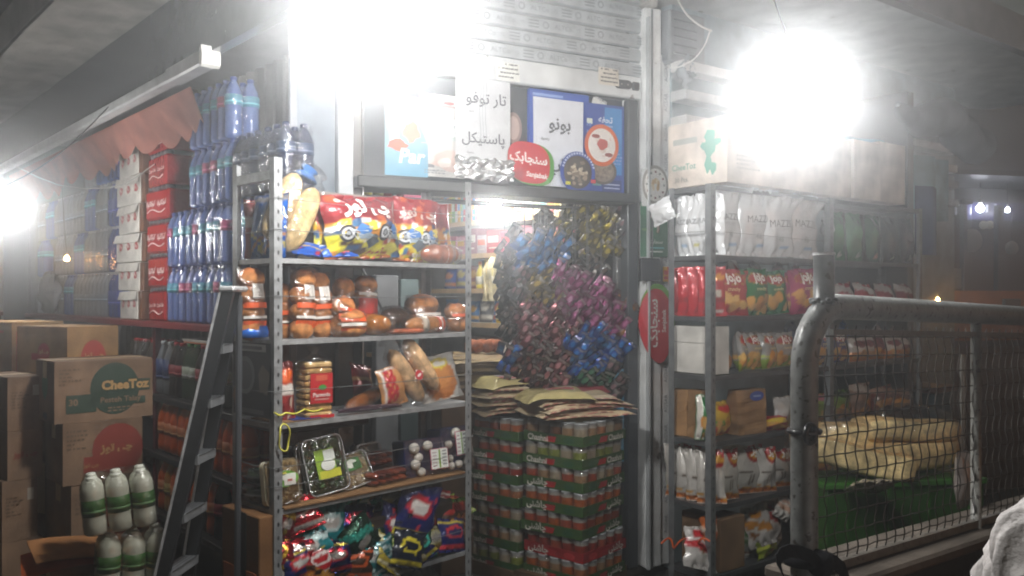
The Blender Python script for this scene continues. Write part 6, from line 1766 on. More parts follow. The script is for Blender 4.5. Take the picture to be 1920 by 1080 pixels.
# ================================================================ CRISPS RACK CONTENTS
def rslot(*s, b=.05): return RITE.slot(*s, b)
FO = c('d8dadc')
def mazze(label, u0, v0, u1, v1, b, seed, rz=0, txt=True, fr=RITE, ry=0, zf=None):
    des = D(FO, (band(.33, .345), c('a8abae')), (ellm(.6, .16, .14, .025), c('8fb0d0')))
    return bag('crisps_bag', label, 'crisps bag', fr, (u0, v0, u1, v1), b, des,
               [('MAZZE', .58, .0, .56, c('55575c'), .0, 0), ('HOTCHIPS', .36, .0, .46, c('9a9c9f'), .0, 0), ('46', .15, .0, .3, c('8d8f92'), .02, 0)] if txt else [],
               seed=seed, rx=-4, ry=ry, rz=rz, group='white crisps bags on the top shelf', zfix=zf if zf else RZ[1] + .003, nu=20, nv=26, crinkle=1.7, t=.09, slump=.26)
for k, (u0, v0, u1, v1, b, rz, lab) in enumerate(((1337, 356, 1392, 478, .06, -4, 'white MAZZE crisps bag right of the front post'), (1384, 362, 1440, 480, .07, 5, 'white MAZZE crisps bag, second from the front post'),
        (1424, 372, 1484, 484, .05, -6, 'white MAZZE crisps bag, third from the front post'), (1474, 372, 1532, 486, .06, 4, 'white MAZZE crisps bag, last before the green bags'))):
    mazze(lab, u0, v0, u1, v1, b, 300 + k, rz)
RSIDE = Fr(*RITE.pt(0, .26, 0)[:2], 143)      # left end of the rack, a towards the viewer
for k, (a_, lab) in enumerate(((.02, 'white crisps bag at the rack end, nearest the column'), (.10, 'white crisps bag in the middle of the rack end'), (.18, 'white crisps bag at the rack end, nearest the front post'))):
    P = Pouch(.15, .285, .08, D(FO, (band(.33, .345), c('a8abae')), (ellm(.6, .16, .14, .025), c('c8c060') if k == 1 else c('8fb0d0'))), 18, 24, 310 + k, crinkle=1.8, slump=.1)
    o = P.mb.build('crisps_bag', 'foil', None, True); tag(o, lab, 'crisps bag', 'white crisps bags on the top shelf'); put(o, RSIDE, a_ + .03, .06, RZ[1] + .003, -3, 0, 8 * (k - 1))
    hang_text(P, o, o, [('MAZZE', .11, .0, .56, c('6a6c70'), .0, 0)])
P = Pouch(.15, .11, .06, D(FO), 16, 16, 320, crinkle=1.6)
o = P.mb.build('crisps_bag', 'foil', None, True); tag(o, 'white crisps bag hanging out over the column beside the round sticker', 'crisps bag', 'white crisps bags on the top shelf'); put(o, RSIDE, -.02, .0, 1.86, 8, -18, 0)
for k, (u, v, ry, lab) in enumerate(((1380, 372, -70, 'white crisps bag lying on the upright bags above the first one'), (1425, 380, -80, 'white crisps bag lying on the upright bags in the middle'), (1490, 388, -76, 'white crisps bag lying on the upright bags at the right'), (1548, 420, -100, 'white crisps bag poking out to the right in front of the green bags'))):
    P = Pouch(.13, .19, .07, D(FO, (band(.4, .43), c('8f9296'))), 16, 18, 325 + k, crinkle=2.6)
    o = P.mb.build('crisps_bag', 'foil', None, True); tag(o, lab, 'crisps bag', 'white crisps bags on the top shelf'); a_, z_ = RITE.at(u, v, .1); put(o, RITE, a_ - .08, .11 - (.05 if k == 3 else 0), z_, -20, -ry - 4, 0)
# green and dark bags farther along the top shelf
for k, (u, col, lab) in enumerate(((1572, '2c6a3c', 'green crisps bag beside the white ones, nearest'), (1606, '347044', 'green crisps bag beside the white ones, second'), (1640, '2a5a38', 'green crisps bag beside the white ones, third'), (1672, '2a3430', 'dark crisps bag beyond the green ones'), (1704, '2c2630', 'dark crisps bag at the far end of the top shelf'))):
    a_ = RITE.at(u, 480, .06)[0]
    P = Pouch(.15, .27, .08, D(c(col), (ellm(.5, .6, .3, .14), tuple(x * 1.5 for x in c(col))), (ellm(.5, .12, .1, .04), c('c9c6c0') if k != 2 else c('c88a80'))), 14, 20, 330 + k, crinkle=1.4)
    o = P.mb.build('crisps_bag', 'foil', None, True); tag(o, lab, 'crisps bag', 'green and dark crisps bags on the top shelf'); put(o, RITE, a_, .07, RZ[1] + .003, -4, 0, (k * 31 % 9) - 4)

def puff_des(base, seed, oval=True, extra=()):
    cols = [c('d8a24a'), c('c98a38'), c('e0b868'), c('cfa05a')]
    ls = puffs(seed, 9, (.15, .08, .85, .45), cols, (.09, .16))
    if oval: ls += [(ellm(.52, .78, .42, .13), c('b8862c')), (ellm(.52, .78, .38, .105), c('b41c22'))]
    return D(c(base), *extra, *ls)
z2 = RZ[2] + .003
def puffbag(label, u0, v0, u1, v1, b, base, seed, zf, rz=0, txt='jojo', oval=True, group=None, extra=(), rx=-4, ry=0, mat='foil', fr=RITE):
    tx = [(txt, .42, .01, .78, c('ece4dc'), .05, 0), ('crunchy', .34, .0, .55, c('d8c888'), .02, 0)] if txt else []
    return bag('crisps_bag', label, 'crisps bag', fr, (u0, v0, u1, v1), b, puff_des(base, seed, oval, extra), tx, seed=seed, rx=rx, ry=ry, rz=rz, group=group, zfix=zf, nu=20, nv=26, t=.075, mat=mat, crinkle=1.3)
G2_ = 'puff crisps bags on the second shelf'
puffbag('red crisps bag right of the front post on the second shelf', 1340, 502, 1396, 594, .06, 'a81a28', 401, z2, -4, 'jojo', group=G2_)
puffbag('green crisps bag on the second shelf, left of the two', 1390, 506, 1440, 594, .06, '1c6e3c', 402, z2, 4, 'jojo', group=G2_)
puffbag('green crisps bag on the second shelf, right of the two', 1434, 508, 1472, 594, .08, '1c6e3c', 403, z2, -8, 'jojo', group=G2_)
puffbag('magenta crisps bag on the second shelf, left of the two', 1464, 506, 1488, 594, .09, 'a02058', 404, z2, 10, '', group=G2_)
puffbag('magenta crisps bag on the second shelf, right of the two', 1482, 508, 1532, 594, .06, 'a82460', 405, z2, -3, 'jojo', group=G2_)
for k in range(4):
    P = Pouch(.135, .235, .05, D(c('a81a28'), (ellm(.75, .78, .2, .08), c('d8922c')), (ellm(.7, .45, .14, .1), c('c9c2b4')), (ellm(.66, .1, .2, .04), c('d8d2cc')), (band(.3, .4), c('8c1420')) if k % 2 else (rect(.8, .1, .9, .9), c('d0ccc8'))), 14, 20, 410 + k)
    o = P.mb.build('crisps_bag', 'foil', None, True); tag(o, 'red crisps bag seen edge on at the rack end, %s from the column' % ORD[k], 'crisps bag', G2_); put(o, RSIDE, .03 + .062 * k, .06, z2, -3, 0, 52)
for k, (u, v, col, lab) in enumerate(((1352, 506, 'b0202c', 'red and white crisps bag lying on top right of the front post'), (1392, 504, 'c9c4c0', 'white crisps bag lying on top of the red ones'), (1432, 508, 'b8b4b4', 'silver crisps bag lying on top of the green ones'), (1478, 510, 'b03848', 'pink and white crisps bag lying on top of the magenta ones'), (1512, 512, 'c03a5a', 'pink crisps bag lying on top beside the pipe'))):
    P = Pouch(.12, .17, .06, D(c(col), (band(.55, .8), c('d8d4d0')), (ellm(.5, .35, .3, .12), c('b02030'))), 14, 16, 420 + k, crinkle=2.4)
    o = P.mb.build('crisps_bag', 'shiny_foil' if k > 1 else 'foil', None, True); tag(o, lab, 'crisps bag', 'crisps bags lying on the second shelf'); a_, z_ = RITE.at(u, v + 12, .1); put(o, RITE, a_ - .07, .12, z_, -30, 72, 0)
for k, (u0, u1, col, lab) in enumerate(((1574, 1612, 'a01c34', 'red crisps bag just right of the gate stub'), (1606, 1650, 'b0222c', 'red and white crisps bag second from the gate stub'), (1644, 1690, '981c26', 'red crisps bag third from the gate stub'), (1684, 1724, '7c1620', 'dark red crisps bag at the far end of the second shelf'))):
    a_, z_, w_, h_ = RITE.slot(u0, 512, u1, 566, .06)
    P = Pouch(.19, .17, .08, D(c(col), (band(.62, .9, .3), c('cfcac6')), (ellm(.5, .3, .3, .16), tuple(x * .7 for x in c(col)))), 14, 16, 430 + k, crinkle=2)
    o = P.mb.build('crisps_bag', 'foil', None, True); tag(o, lab, 'crisps bag', 'crisps bags on the far part of the second shelf'); put(o, RITE, a_, .07, z2, -14, (k * 37 % 13) - 6, 0)
# third shelf
z3r = RZ[3] + .003
t = thing('white_box', 'white cardboard box in the corner of the third shelf', 'box')
mb = MB().box(-.12, .12, 0, .12, 0, .225, c('c9c6c0'), .003); mb.build('box_body', 'card', t); mb = MB().box(-.121, .121, -.002, -.0005, .145, .148, c('8f8c88')); mb.build('lid_edge', 'card', t)
put(t, RSIDE, .125, .03, z3r)
for k, (u0, u1, rz, lab) in enumerate(((1376, 1400, 20, 'silver and green crisps bag turned edge on, leftmost on the third shelf'), (1396, 1434, -3, 'silver and green crisps bag facing out on the third shelf'), (1428, 1460, 8, 'silver and green crisps bag second from the pipe on the third shelf'), (1452, 1490, -4, 'silver and green crisps bag next to the pipe on the third shelf'))):
    ex = ((band(0, .3), c('7d9a1e')), (band(.28, .34, .1), c('a8b83a')))
    puffbag(lab, u0, 624, u1, 706, .06 + .02 * (k % 2), '9a9a98', 440 + k, z3r, rz, 'jojo', group='silver and green crisps bags', extra=ex)
mb = MB().ell((0, 0, .05), (.06, .05, .05), c('a8764a'), 12, 8, .25); o = mb.build('paper_bundle', 'card', None, True); put(o, RITE, RITE.at(1358, 690, .08)[0], .1, z3r); tag(o, 'brown crumpled paper bundle behind the front post on the third shelf', 'bundle')
puffbag('navy blue crisps bag behind the gate mesh, left one on the third shelf', 1516, 616, 1562, 704, .05, '1f2f7c', 450, z3r, 2, 'jojo', group='navy blue crisps bags')
puffbag('navy blue crisps bag behind the gate mesh, right one on the third shelf', 1558, 620, 1594, 704, .07, '1f2f7c', 451, z3r, -6, 'jojo', group='navy blue crisps bags')
for k, (u, v, col, lab) in enumerate(((1500, 612, '24348c', 'navy blue crisps bag lying flat beside the pipe'), (1545, 612, '202e80', 'navy blue crisps bag lying on the upright navy ones'), (1598, 614, '1a64b8', 'bright blue crisps bag lying above the navy ones'), (1662, 620, 'c8bcb8', 'pale pink crisps bag lying on the far bags of the third shelf'), (1690, 624, 'b0a4a0', 'pale crisps bag lying at the far end of the third shelf'))):
    P = Pouch(.15, .2, .07, D(c(col), (band(.4, .6), tuple(min(1, x * 1.6) for x in c(col))), (ellm(.7, .3, .2, .12), c('c8b89a'))), 14, 16, 460 + k, crinkle=2.2)
    o = P.mb.build('crisps_bag', 'shiny_foil' if k < 2 else 'foil', None, True); tag(o, lab, 'crisps bag', 'crisps bags lying on the third shelf'); a_, z_ = RITE.at(u, v + 22, .1); put(o, RITE, a_ - .08, .12, z_, -25, 76, 0)
for k, (u0, u1, lab) in enumerate(((1592, 1618, 'white and orange crisps bag next to the navy ones'), (1614, 1640, 'white and orange crisps bag second from the navy ones'), (1636, 1662, 'maroon and orange crisps bag third from the navy ones'), (1658, 1684, 'white and orange crisps bag fourth from the navy ones'), (1680, 1706, 'maroon and white crisps bag at the far end of the third shelf'))):
    puffbag(lab, u0, 632, u1, 700, .07, 'c8c0b8' if k in (0, 1, 3) else '6a1c22', 470 + k, z3r, (k * 41 % 17) - 8, '', False, 'mixed crisps bags on the far part of the third shelf', ((band(.02, .4), c('c87a2a')), (ellm(.5, .75, .4, .14), c('7a1c22') if k != 4 else c('d0c8c0'))))
# fourth shelf
z4r = RZ[4] + .003
def paper_sack(label, fr, a, b, w, h, d, seed, rz=0, badge=False):
    t = thing('paper_bag', label, 'paper bag', 'brown paper bags on the fourth shelf')
    def f(u, v):
        A = 2 * math.pi * u
        e = 1 - .12 * v ** 3
        x = math.copysign(abs(math.cos(A)) ** .3, math.cos(A)) * w / 2; y = math.copysign(abs(math.sin(A)) ** .3, math.sin(A)) * d / 2 * (e - .35 * max(0, v - .75) * 2.5)
        n = .007 * mnoise.noise(Vector((x * 22 + seed, y * 22, v * 6)))
        return (x + n, y + n, h * v)
    mb = MB().grid(f, 28, 16, c('96724c')); mb.box(-w * .47, w * .47, -d * .14, d * .14, h * .985, h * .998, c('8a6844')); mb.build('sack', 'card', t)
    mb = MB().box(-w * .5, w * .5, -d * .3, -d * .3 + .004, h * .9, h * .99, c('9d7a54')); mb.build('folded_top', 'card', t)
    if badge:
        mb = MB().disc(lambda x, y: (w * .1 + x, -d * .42 - .006, h * .86 + y), w * .24, h * .11, c('2c48a0'), 18); quad(mb, lambda x, y: (w * .1 + x, -d * .42 - .0075, h * .86 + y), w * .26, h * .04, c('9ab0d8')); mb.build('blue_badge', 'print', t)
    put(t, fr, a, b, z4r, 0, 0, rz)
a_, z_, w_, h_ = RITE.slot(1370, 730, 1434, 824, .07)
paper_sack('brown paper bag with a blue badge facing out on the fourth shelf', RITE, a_, .08, w_ * .78, z_ + h_ - z4r, .1, 1, -4, True)
paper_sack('brown paper bag at the rack end on the fourth shelf, nearest the column', RSIDE, .03, .07, .095, .22, .085, 2, 10)
paper_sack('brown paper bag at the rack end on the fourth shelf, beside the green bag', RSIDE, .13, .07, .095, .225, .085, 3, -12)
puffbag('green and white crisps bag edge on behind the front post, fourth shelf', 1312, 738, 1336, 822, .04, '1c6e38', 480, z4r, -30, '', False, 'mixed crisps bags on the fourth shelf', ((rect(.0, 0, .3, 1), c('d0ccc4')),))
puffbag('yellow and red crisps bag just right of the front post, fourth shelf', 1338, 752, 1374, 822, .1, 'c8a832', 481, z4r, 6, '', True, 'mixed crisps bags on the fourth shelf', ((band(.0, .3), c('b83020')), (band(.3, .45), c('5a9a3a'))))
puffbag('white crisps bag beside the pipe on the fourth shelf', 1450, 742, 1484, 818, .08, 'c8c8c6', 482, z4r, 12, '', False, 'mixed crisps bags on the fourth shelf')
puffbag('red crisps bag low beside the pipe on the fourth shelf', 1426, 782, 1476, 824, .03, 'a81e22', 483, z4r, -6, '', False, 'mixed crisps bags on the fourth shelf', ((ellm(.6, .6, .36, .2), c('d8b83a')),), rx=-20)
for k, (u0, v0, u1, v1, col, acc, lab) in enumerate(((1520, 738, 1562, 826, '6a8a24', 'b86a7a', 'lime green crisps bag behind the mesh next to the pipe, fourth shelf'), (1554, 734, 1600, 826, '5f8a2a', '2c4a1c', 'lime green crisps bag behind the mesh, second from the pipe'), (1596, 722, 1640, 816, '8a7468', 'c8c0b8', 'grey brown crisps bag behind the mesh on the fourth shelf'), (1634, 724, 1676, 812, '6a2c28', 'b89a8a', 'dark red crisps bag behind the mesh on the fourth shelf'), (1670, 730, 1706, 808, '5a3a34', 'a88a78', 'brown crisps bag behind the mesh at the far end of the fourth shelf'))):
    puffbag(lab, u0, v0, u1, v1, .07, col, 490 + k, z4r, (k * 29 % 15) - 7, '', False, 'crisps bags behind the mesh on the fourth shelf', ((band(.72, .95, .2), c(acc)),))
# fifth shelf: white bags with orange feet
z5r = RZ[5] + .003
def wob(seed): return D(c('c4c0ba'), (band(0, .13), c('c8701c')), (band(.13, .16, .1), c('d8a03a')), (ellm(.8, .86, .34, .2), c('a8181e')), (ellm(.8, .80, .22, .07), c('d8a02c')), (rect(.25, .44, .6, .47), c('5a4a3a')), (rect(.5, .2, .55, .42), c('6a5a48')), (rect(.62, .24, .66, .4), c('6a5a48')), (rect(.4, .5, .75, .52), c('6a5a48')))
for k, (u0, u1, rz, lab) in enumerate(((1338, 1380, -14, 'white and orange snack bag right of the front post'), (1372, 1424, -10, 'white and orange snack bag, second right of the front post'), (1412, 1446, -16, 'white and orange snack bag, third right of the front post'), (1436, 1482, -8, 'white and orange snack bag beside the gate pipe'))):
    bag('snack_bag', lab, 'snack bag', RITE, (u0, 840, u1, 938), .05 + .01 * (k % 2), wob(k), [('توز', .3, .26, .86, c('e4dcd4'), .05, -10)], seed=500 + k, rx=-5, ry=3, rz=rz, group='white and orange snack bags', zfix=z5r, nu=22, nv=28, t=.07, crinkle=1.5)
for k in range(4):
    P = Pouch(.14, .25, .07, wob(k), 16, 22, 505 + k, crinkle=1.5); o = P.mb.build('snack_bag', 'foil', None, True)
    tag(o, 'white and orange snack bag at the rack end, %s from the column' % ORD[k], 'snack bag', 'white and orange snack bags'); put(o, RSIDE, .02 + .065 * k, .06, z5r, -4, -4, 30)
puffbag('magenta snack bag behind the mesh next to the pipe on the fifth shelf', 1520, 832, 1566, 934, .03, 'a02464', 515, z5r, 4, '', False, None, ((ellm(.7, .6, .3, .16), c('d8a030')), (band(.05, .2), c('c8c0b8'))))
for k, u0 in enumerate((1568, 1610, 1652)):
    puffbag('dark snack bag behind the cream slabs on the fifth shelf, %s from the pipe' % ORD[k], u0, 840, u0 + 44, 930, .08, ('4a3a34', '5a2428', '3a3a34')[k], 520 + k, z5r, k * 7 - 7, '', False, 'dark snack bags on the fifth shelf')
# bottom shelf heap
z6r = RZ[6] + .003
mb = MB().box(-.11, .13, .02, .2, 0, .25, c('7d6248'), .004).box(-.08, .1, .008, .0195, .02, .12, c('9a7a50')); o = mb.build('carton', 'card'); put(o, RSIDE, .12, .06, z6r); tag(o, 'dim brown carton at the rack end on the bottom shelf', 'carton')
rows = [(1312, 1030, 56, 66, 'c8c4c0', 'b02028', 18, 'white bag with a red band at the lower left of the bottom heap'), (1336, 990, 40, 50, 'c86a2c', 'd8c8b8', -10, 'orange bag behind the front post in the bottom heap'), (1368, 1030, 52, 70, 'b8b4b2', 'a02028', 24, 'grey white bag left of the middle in the bottom heap'),
        (1398, 1002, 56, 60, 'a8a6a4', 'b01c24', 40, 'silver bag with a red patch in the middle of the bottom heap'), (1432, 986, 46, 66, 'c8c4c0', 'c8862c', -8, 'white bag with orange print right of the middle'), (1452, 975, 50, 60, 'c9c2bc', 'b83a2c', 14, 'white and red bag near the pipe at the top of the bottom heap'), (1444, 1020, 60, 60, '8a8684', 'c87a2c', -24, 'grey bag near the pipe in the bottom heap'), (1400, 1058, 70, 50, '9a9894', '5a7a4a', 8, 'pale bag at the very bottom of the heap'), (1462, 952, 30, 36, 'd8d4ce', 'c8a088', 30, 'small white bag at the top of the bottom heap beside the pipe'),
        (1440, 1066, 60, 36, '8a9a2c', 'b8c04a', -6, 'lime green bag at the very bottom beside the black strap'), (1540, 990, 50, 70, '7a2c28', 'c8b8b0', 12, 'dark red bag behind the mesh on the bottom shelf'), (1580, 1010, 60, 50, 'a8a09a', '8a3a34', -14, 'pale bag low behind the mesh on the bottom shelf')]
for k, (u, v, wp, hp, col, acc, ry, lab) in enumerate(rows):
    b = .03 + .02 * (k % 4); a_, z_ = RITE.at(u, v, b); d_ = RITE.pt(a_, b, 0).y
    w_, h_ = wp * d_ / 1600 * 1.4, hp * d_ / 1600 * 1.15
    P = Pouch(w_, h_, .06, D(c(col), (band(.4, .6, .2), c(acc)), (ellm(.4, .8, .25, .1), c(acc)), *puffs(k, 4, (.1, .1, .9, .5), [c('8a5a2c'), c('d8d2ca')], (.05, .1))), 14, 16, 540 + k, crinkle=2.6)
    o = P.mb.build('snack_bag', 'foil', None, True); tag(o, lab, 'snack bag', 'heap of mixed snack bags on the bottom shelf'); put(o, RITE, a_, b, max(z6r, z_ - h_ / 2), -22 + (k * 37 % 20), ry, (k * 53 % 30) - 15)
mb = MB().tube([RSIDE.pt(-.02 + .012 * k, -.03 + .02 * math.sin(k * .5), .30 + .022 * math.sin(k * .62) + .003 * k) for k in range(26)], .005, c('c8541c'), 6)
tag(mb.build('orange_string', 'plastic', None, True), 'loose orange string at the foot of the column', 'string')
mb = MB().box(.0, 1.9, .05, .28, 0, .17, c('2a2724'), .005); o = mb.build('plinth', 'card'); put(o, RITE, 0, 0, .0); tag(o, 'dark boards under the crisps rack', 'boards')

# ================================================================ CARTONS ON THE CRISPS RACK
LG = c('bcb0a4')
def p_top(mb, F, S, w, d, h):
    fine_print(mb, F(.5, .5), -w * .3, w * .2, -h * .3, -h * .05, 4, c('8f8578'), 9)
    mb.text('CheeToz', S(.72, .32), d * .42, c('5a8a78'), .02); mb.text('30 Pcs.', S(.76, .12), d * .24, c('6a6a62'), .02); quad(mb, S(.70, .72), d * .42, h * .09, c('8f9088')); 
    f = S(.28, .5, 1.2)
    for (x, y, rx_, ry_) in ((0, .07, .03, .035), (.0, .02, .035, .05), (-.01, -.06, .02, .04), (.02, -.08, .018, .03), (-.035, .03, .02, .018), (.045, .04, .022, .016)):
        mb.disc(lambda px, py, x=x, y=y: f(x + px, y + py), rx_, ry_, c('4a9078'), 12, .2)
carton('open topped pale carton with a green print beside the column on the crisps rack', RITE, .03, 2.022, .33, .36, .305, p_top, b0=-.07, col=LG, tape=False, group='cartons on top of the crisps rack')
labs = ['pale carton in the lamp glare right of the printed one', 'pale carton third from the column on the crisps rack', 'pale carton with a taped corner, fourth from the column', 'pale carton at the far right end on top of the rack']
for k, (a_, w_, h_) in enumerate(((.375, .36, .30), (.745, .33, .30), (1.085, .26, .31), (1.355, .27, .33))):
    carton(labs[k], RITE, a_, 2.022, w_, .34, h_, None, b0=-.06 + .012 * (k % 2), col=LG, tape=(k % 2 == 0), group='cartons on top of the crisps rack')

# ================================================================ CLUTTER UNDER THE RIGHT CANOPY
acb = thing('ac_unit', 'grey air unit with louvres high on the wall right of the column', 'air unit')
AF = Fr(*wpos(1290, 4.7), 56)
mb = MB().box(-.14, .14, 0, .2, 2.77, 3.06, c('84888c'), .012); mb.build('case', 'paint', acb)
for k in range(5):
    mb = MB().box(-.11, .06, -.008, -.001, 2.82 + .045 * k, 2.828 + .045 * k, c('5c6064')); mb.build('louvre', 'paint', acb)
put(acb, AF, 0, 0, 0)
def wire(label, pts, r=.004, col='d8d8d4'):
    P = [world(*p) for p in pts]; Q = []
    for i in range(len(P) - 1):
        for k in range(5):
            f = k / 5; Q.append(P[i].lerp(P[i + 1], f) - Vector((0, 0, .012 * math.sin(math.pi * f))))
    Q.append(P[-1]); mb = MB().tube(Q, r, c(col), 6); return tag(mb.build('wire', 'plastic', None, True), label, 'wire')
wire('pale wire hanging from the canopy across the air unit', [(1262, -20, 4.4), (1290, 30, 4.45), (1335, 58, 4.5)], .005)
wire('pale wire drooping from the air unit to the column top', [(1332, 55, 4.5), (1318, 90, 4.52), (1290, 118, 4.55), (1252, 126, 4.6)], .004)
mb = MB().grid(lambda u, v: (.12 * (u - .5), .03 * mnoise.noise(Vector((u * 5, v * 5, 1))), .2 * (v - .5) * (1 - .4 * u)), 12, 12, c('9aa2a8')); o = mb.build('cloth_rag', 'cloth', None, True); put(o, AF, -.08, -.06, 2.70, 0, 40); tag(o, 'grey rag tucked between column and air unit', 'rag')
# bundled tarp under the canopy at the far right
tp = thing('rolled_tarp', 'grey rolled tarp slung under the canopy at the upper right', 'tarp')
mb = MB()
P = [RITE.pt(1.45 + .12 * k, -.1 + .02 * k, 2.56 - .05 * math.sin(k * .7)) for k in range(14)]
mb.tube(P, [.012 + .10 * math.sin(min(1, (k + .2) / 6) * 1.57) + .016 * math.sin(k * 2.2) for k in range(14)], c('666a70'), 12); mb.build('roll', 'cloth', tp, True)
mb = MB().grid(lambda u, v: tuple(RITE.pt(1.35 + 1.5 * u, .28 + .03 * math.sin(u * 14) + .02 * math.sin(u * 31), 2.02 + .42 * v + .02 * math.sin(u * 6))), 40, 8, c('7fa3ac')); tag(mb.build('blue_tarp', 'cloth', None, True), 'pale blue tarp hanging behind the cartons at the upper right', 'tarp')
mb = MB().grid(lambda u, v: tuple(RITE.pt(1.92 + .3 * u, .05 + .02 * math.sin(u * 8), 1.75 + .42 * v)), 10, 6, c('3a4a78')); tag(mb.build('blue_sheet', 'cloth', None, True), 'dark blue sheet hanging at the end of the crisps rack', 'sheet')

# ================================================================ MESH GATE ON ITS PARAPET
gate = thing('mesh_gate', 'scratched grey pipe gate with crimped wire mesh at the right front', 'gate')
TL = -.035
def gp(a, b, z): return tuple(GATE.pt(a, b, z + TL * a))
R0 = .033
zt = 1.478
pts = [(0, 0, .0)] + [(0, 0, z) for z in (.4, .8, 1.0, 1.2, 1.30)]
for k in range(1, 9):
    A = math.pi / 2 * k / 8
    pts.append((.15 * (1 - math.cos(A)), 0, 1.32 + (zt - 1.32) * math.sin(A)))
pts += [(.3, 0, zt), (.8, 0, zt), (1.5, 0, zt), (2.3, 0, zt)]
mb = MB().tube([gp(*p) for p in pts], R0, c('747675'), 14); mb.build('frame_pipe', 'worn_paint', gate, True)
mb = MB().tube([gp(.088, .0, 1.46), gp(.088, .0, 1.56), gp(.088, 0, 1.612)], .026, c('585a5a'), 14, True); mb.tube([gp(.088, 0, 1.606), gp(.088, 0, 1.613)], .0275, c('b8baba'), 14); mb.build('stub_post', 'worn_paint', gate, True)
mb = MB()
for k in range(14):
    A = k * .45; mb.ell(gp(.088 + .03 * math.cos(A), .03 * math.sin(A), 1.49 + .004 * math.sin(k * 3)), (.008, .008, .006), c('6a6c6c'), 6, 4)
mb.build('weld_seam', 'worn_paint', gate, True)
mb = MB().box(-.011, .011, -.011, .011, 0, 1, c('8b8b88'))
mb = MB().tube([gp(.963, .0, .72), gp(.963, 0, zt - .02)], .016, c('7c7c78'), 10); mb.build('middle_post', 'worn_paint', gate, True)
mb = MB()
n0 = 0
mb.box(.02, 2.3, -.012, .012, .805, .827, c('6a6660')); mb.v = [gp(*p) for p in mb.v]; mb.build('bottom_bar', 'worn_paint', gate)
mb = MB().box(.12, 2.3, -.008, .008, 1.405, 1.42, c('5a5854')); mb.v = [gp(*p) for p in mb.v]; mb.build('top_bar', 'worn_paint', gate)
n = 44
wires = 0
for k in range(n):
    a = .045 + .05 * k
    top = 1.43 if a > .14 else 1.30 + (a / .15) * .11
    P = []
    m = int((top - .82) / .0125)
    for q in range(m + 1):
        z = .82 + (top - .82) * q / m
        P.append(gp(a + .0045 * math.sin(z / .0506 * math.pi), .0035 * math.cos(z / .0506 * math.pi), z))
    mb = MB().tube(P, .0019, c('2c2620'), 4, False); mb.build('wire', 'steel', gate, True)
for k in range(12):
    z = .845 + .0506 * k
    a0 = .03 if z < 1.3 else .03 + (z - 1.3) * .6
    P = [gp(a0 + (2.28 - a0) * q / 90, -.0032 * math.cos(math.pi * (a0 + (2.28 - a0) * q / 90) / .05), z) for q in range(91)]
    mb = MB().tube(P, .0019, c('241f1a'), 4, False); mb.build('wire', 'steel', gate, True)
# parapet
pw = thing('parapet_wall', 'dark low parapet wall with a pale coping under the mesh gate', 'wall')
mb = MB().box(.03, 2.6, -.05, .12, -.0, .765, c('2e2b28'), .004); mb.v = [gp(p[0], p[1], p[2] if p[2] > .1 else p[2]) for p in mb.v]; mb.build('wall_body', 'concrete', pw)
mb = MB().box(.03, 2.6, -.075, .14, .7655, .80, c('5f574f'), .008); mb.v = [gp(*p) for p in mb.v]; mb.build('coping', 'concrete', pw)
# black strap knotted round the gate post
st = thing('black_strap', 'black cloth strap knotted with a loop round the foot of the gate post', 'strap')
def flat(pts, w, name):
    mb = MB(); V = []
    for (a, b, z), (dx, dz) in pts:
        p = GATE.pt(a, b, z); V += [(p.x - dx * w, p.y, p.z - dz * w), (p.x + dx * w, p.y, p.z + dz * w), (p.x + dx * w, p.y + .006, p.z + dz * w), (p.x - dx * w, p.y + .006, p.z - dz * w)]
    F = []
    for i in range(len(pts) - 1):
        for k in range(4): F.append((4 * i + k, 4 * i + (k + 1) % 4, 4 * i + 4 + (k + 1) % 4, 4 * i + 4 + k))
    mb.add(V, F, c('17171a')); return mb.build(name, 'cloth', st)
loop = []
for k in range(17):
    A = math.pi * 2 * k / 16
    loop.append(((-.085 + .085 * math.cos(A) * (1), -.045 - .01 * math.sin(A * 2), .845 + .05 * math.sin(A) - .03 * math.cos(A)), (.0 + .4 * math.cos(A), .5 + .5 * abs(math.sin(A)))))
flat(loop, .016, 'loop')
flat([((.0, -.05, .86), (.2, 1)), ((.04, -.06, .85), (.1, 1)), ((.09, -.05, .82), (.3, 1)), ((.12, -.05, .75), (.8, .5))], .018, 'tail')
mb = MB().ell(tuple(GATE.pt(.0, -.045, .852)), (.034, .03, .034), c('19191c'), 12, 8, .3); mb.tube([tuple(GATE.pt(.043 * math.cos(A), .043 * math.sin(A), .855)) for A in [q * 6.283 / 14 for q in range(14)]], .016, c('19191c'), 7, closed=True); mb.build('knot', 'cloth', st, True)
mb = MB().tube([tuple(GATE.pt(-.03 + .022 * math.cos(A), -.036, 1.168 + .022 * math.sin(A))) for A in [q * 6.283 / 16 for q in range(16)]], .007, c('1c1c1e'), 7, closed=True).tube([tuple(GATE.pt(.037 * math.cos(A), .037 * math.sin(A), 1.168)) for A in [q * 6.283 / 14 for q in range(14)]], .007, c('1c1c1e'), 6, closed=True)
tag(mb.build('black_tie', 'plastic', None, True), 'small black tie ring round the middle of the gate post', 'tie')

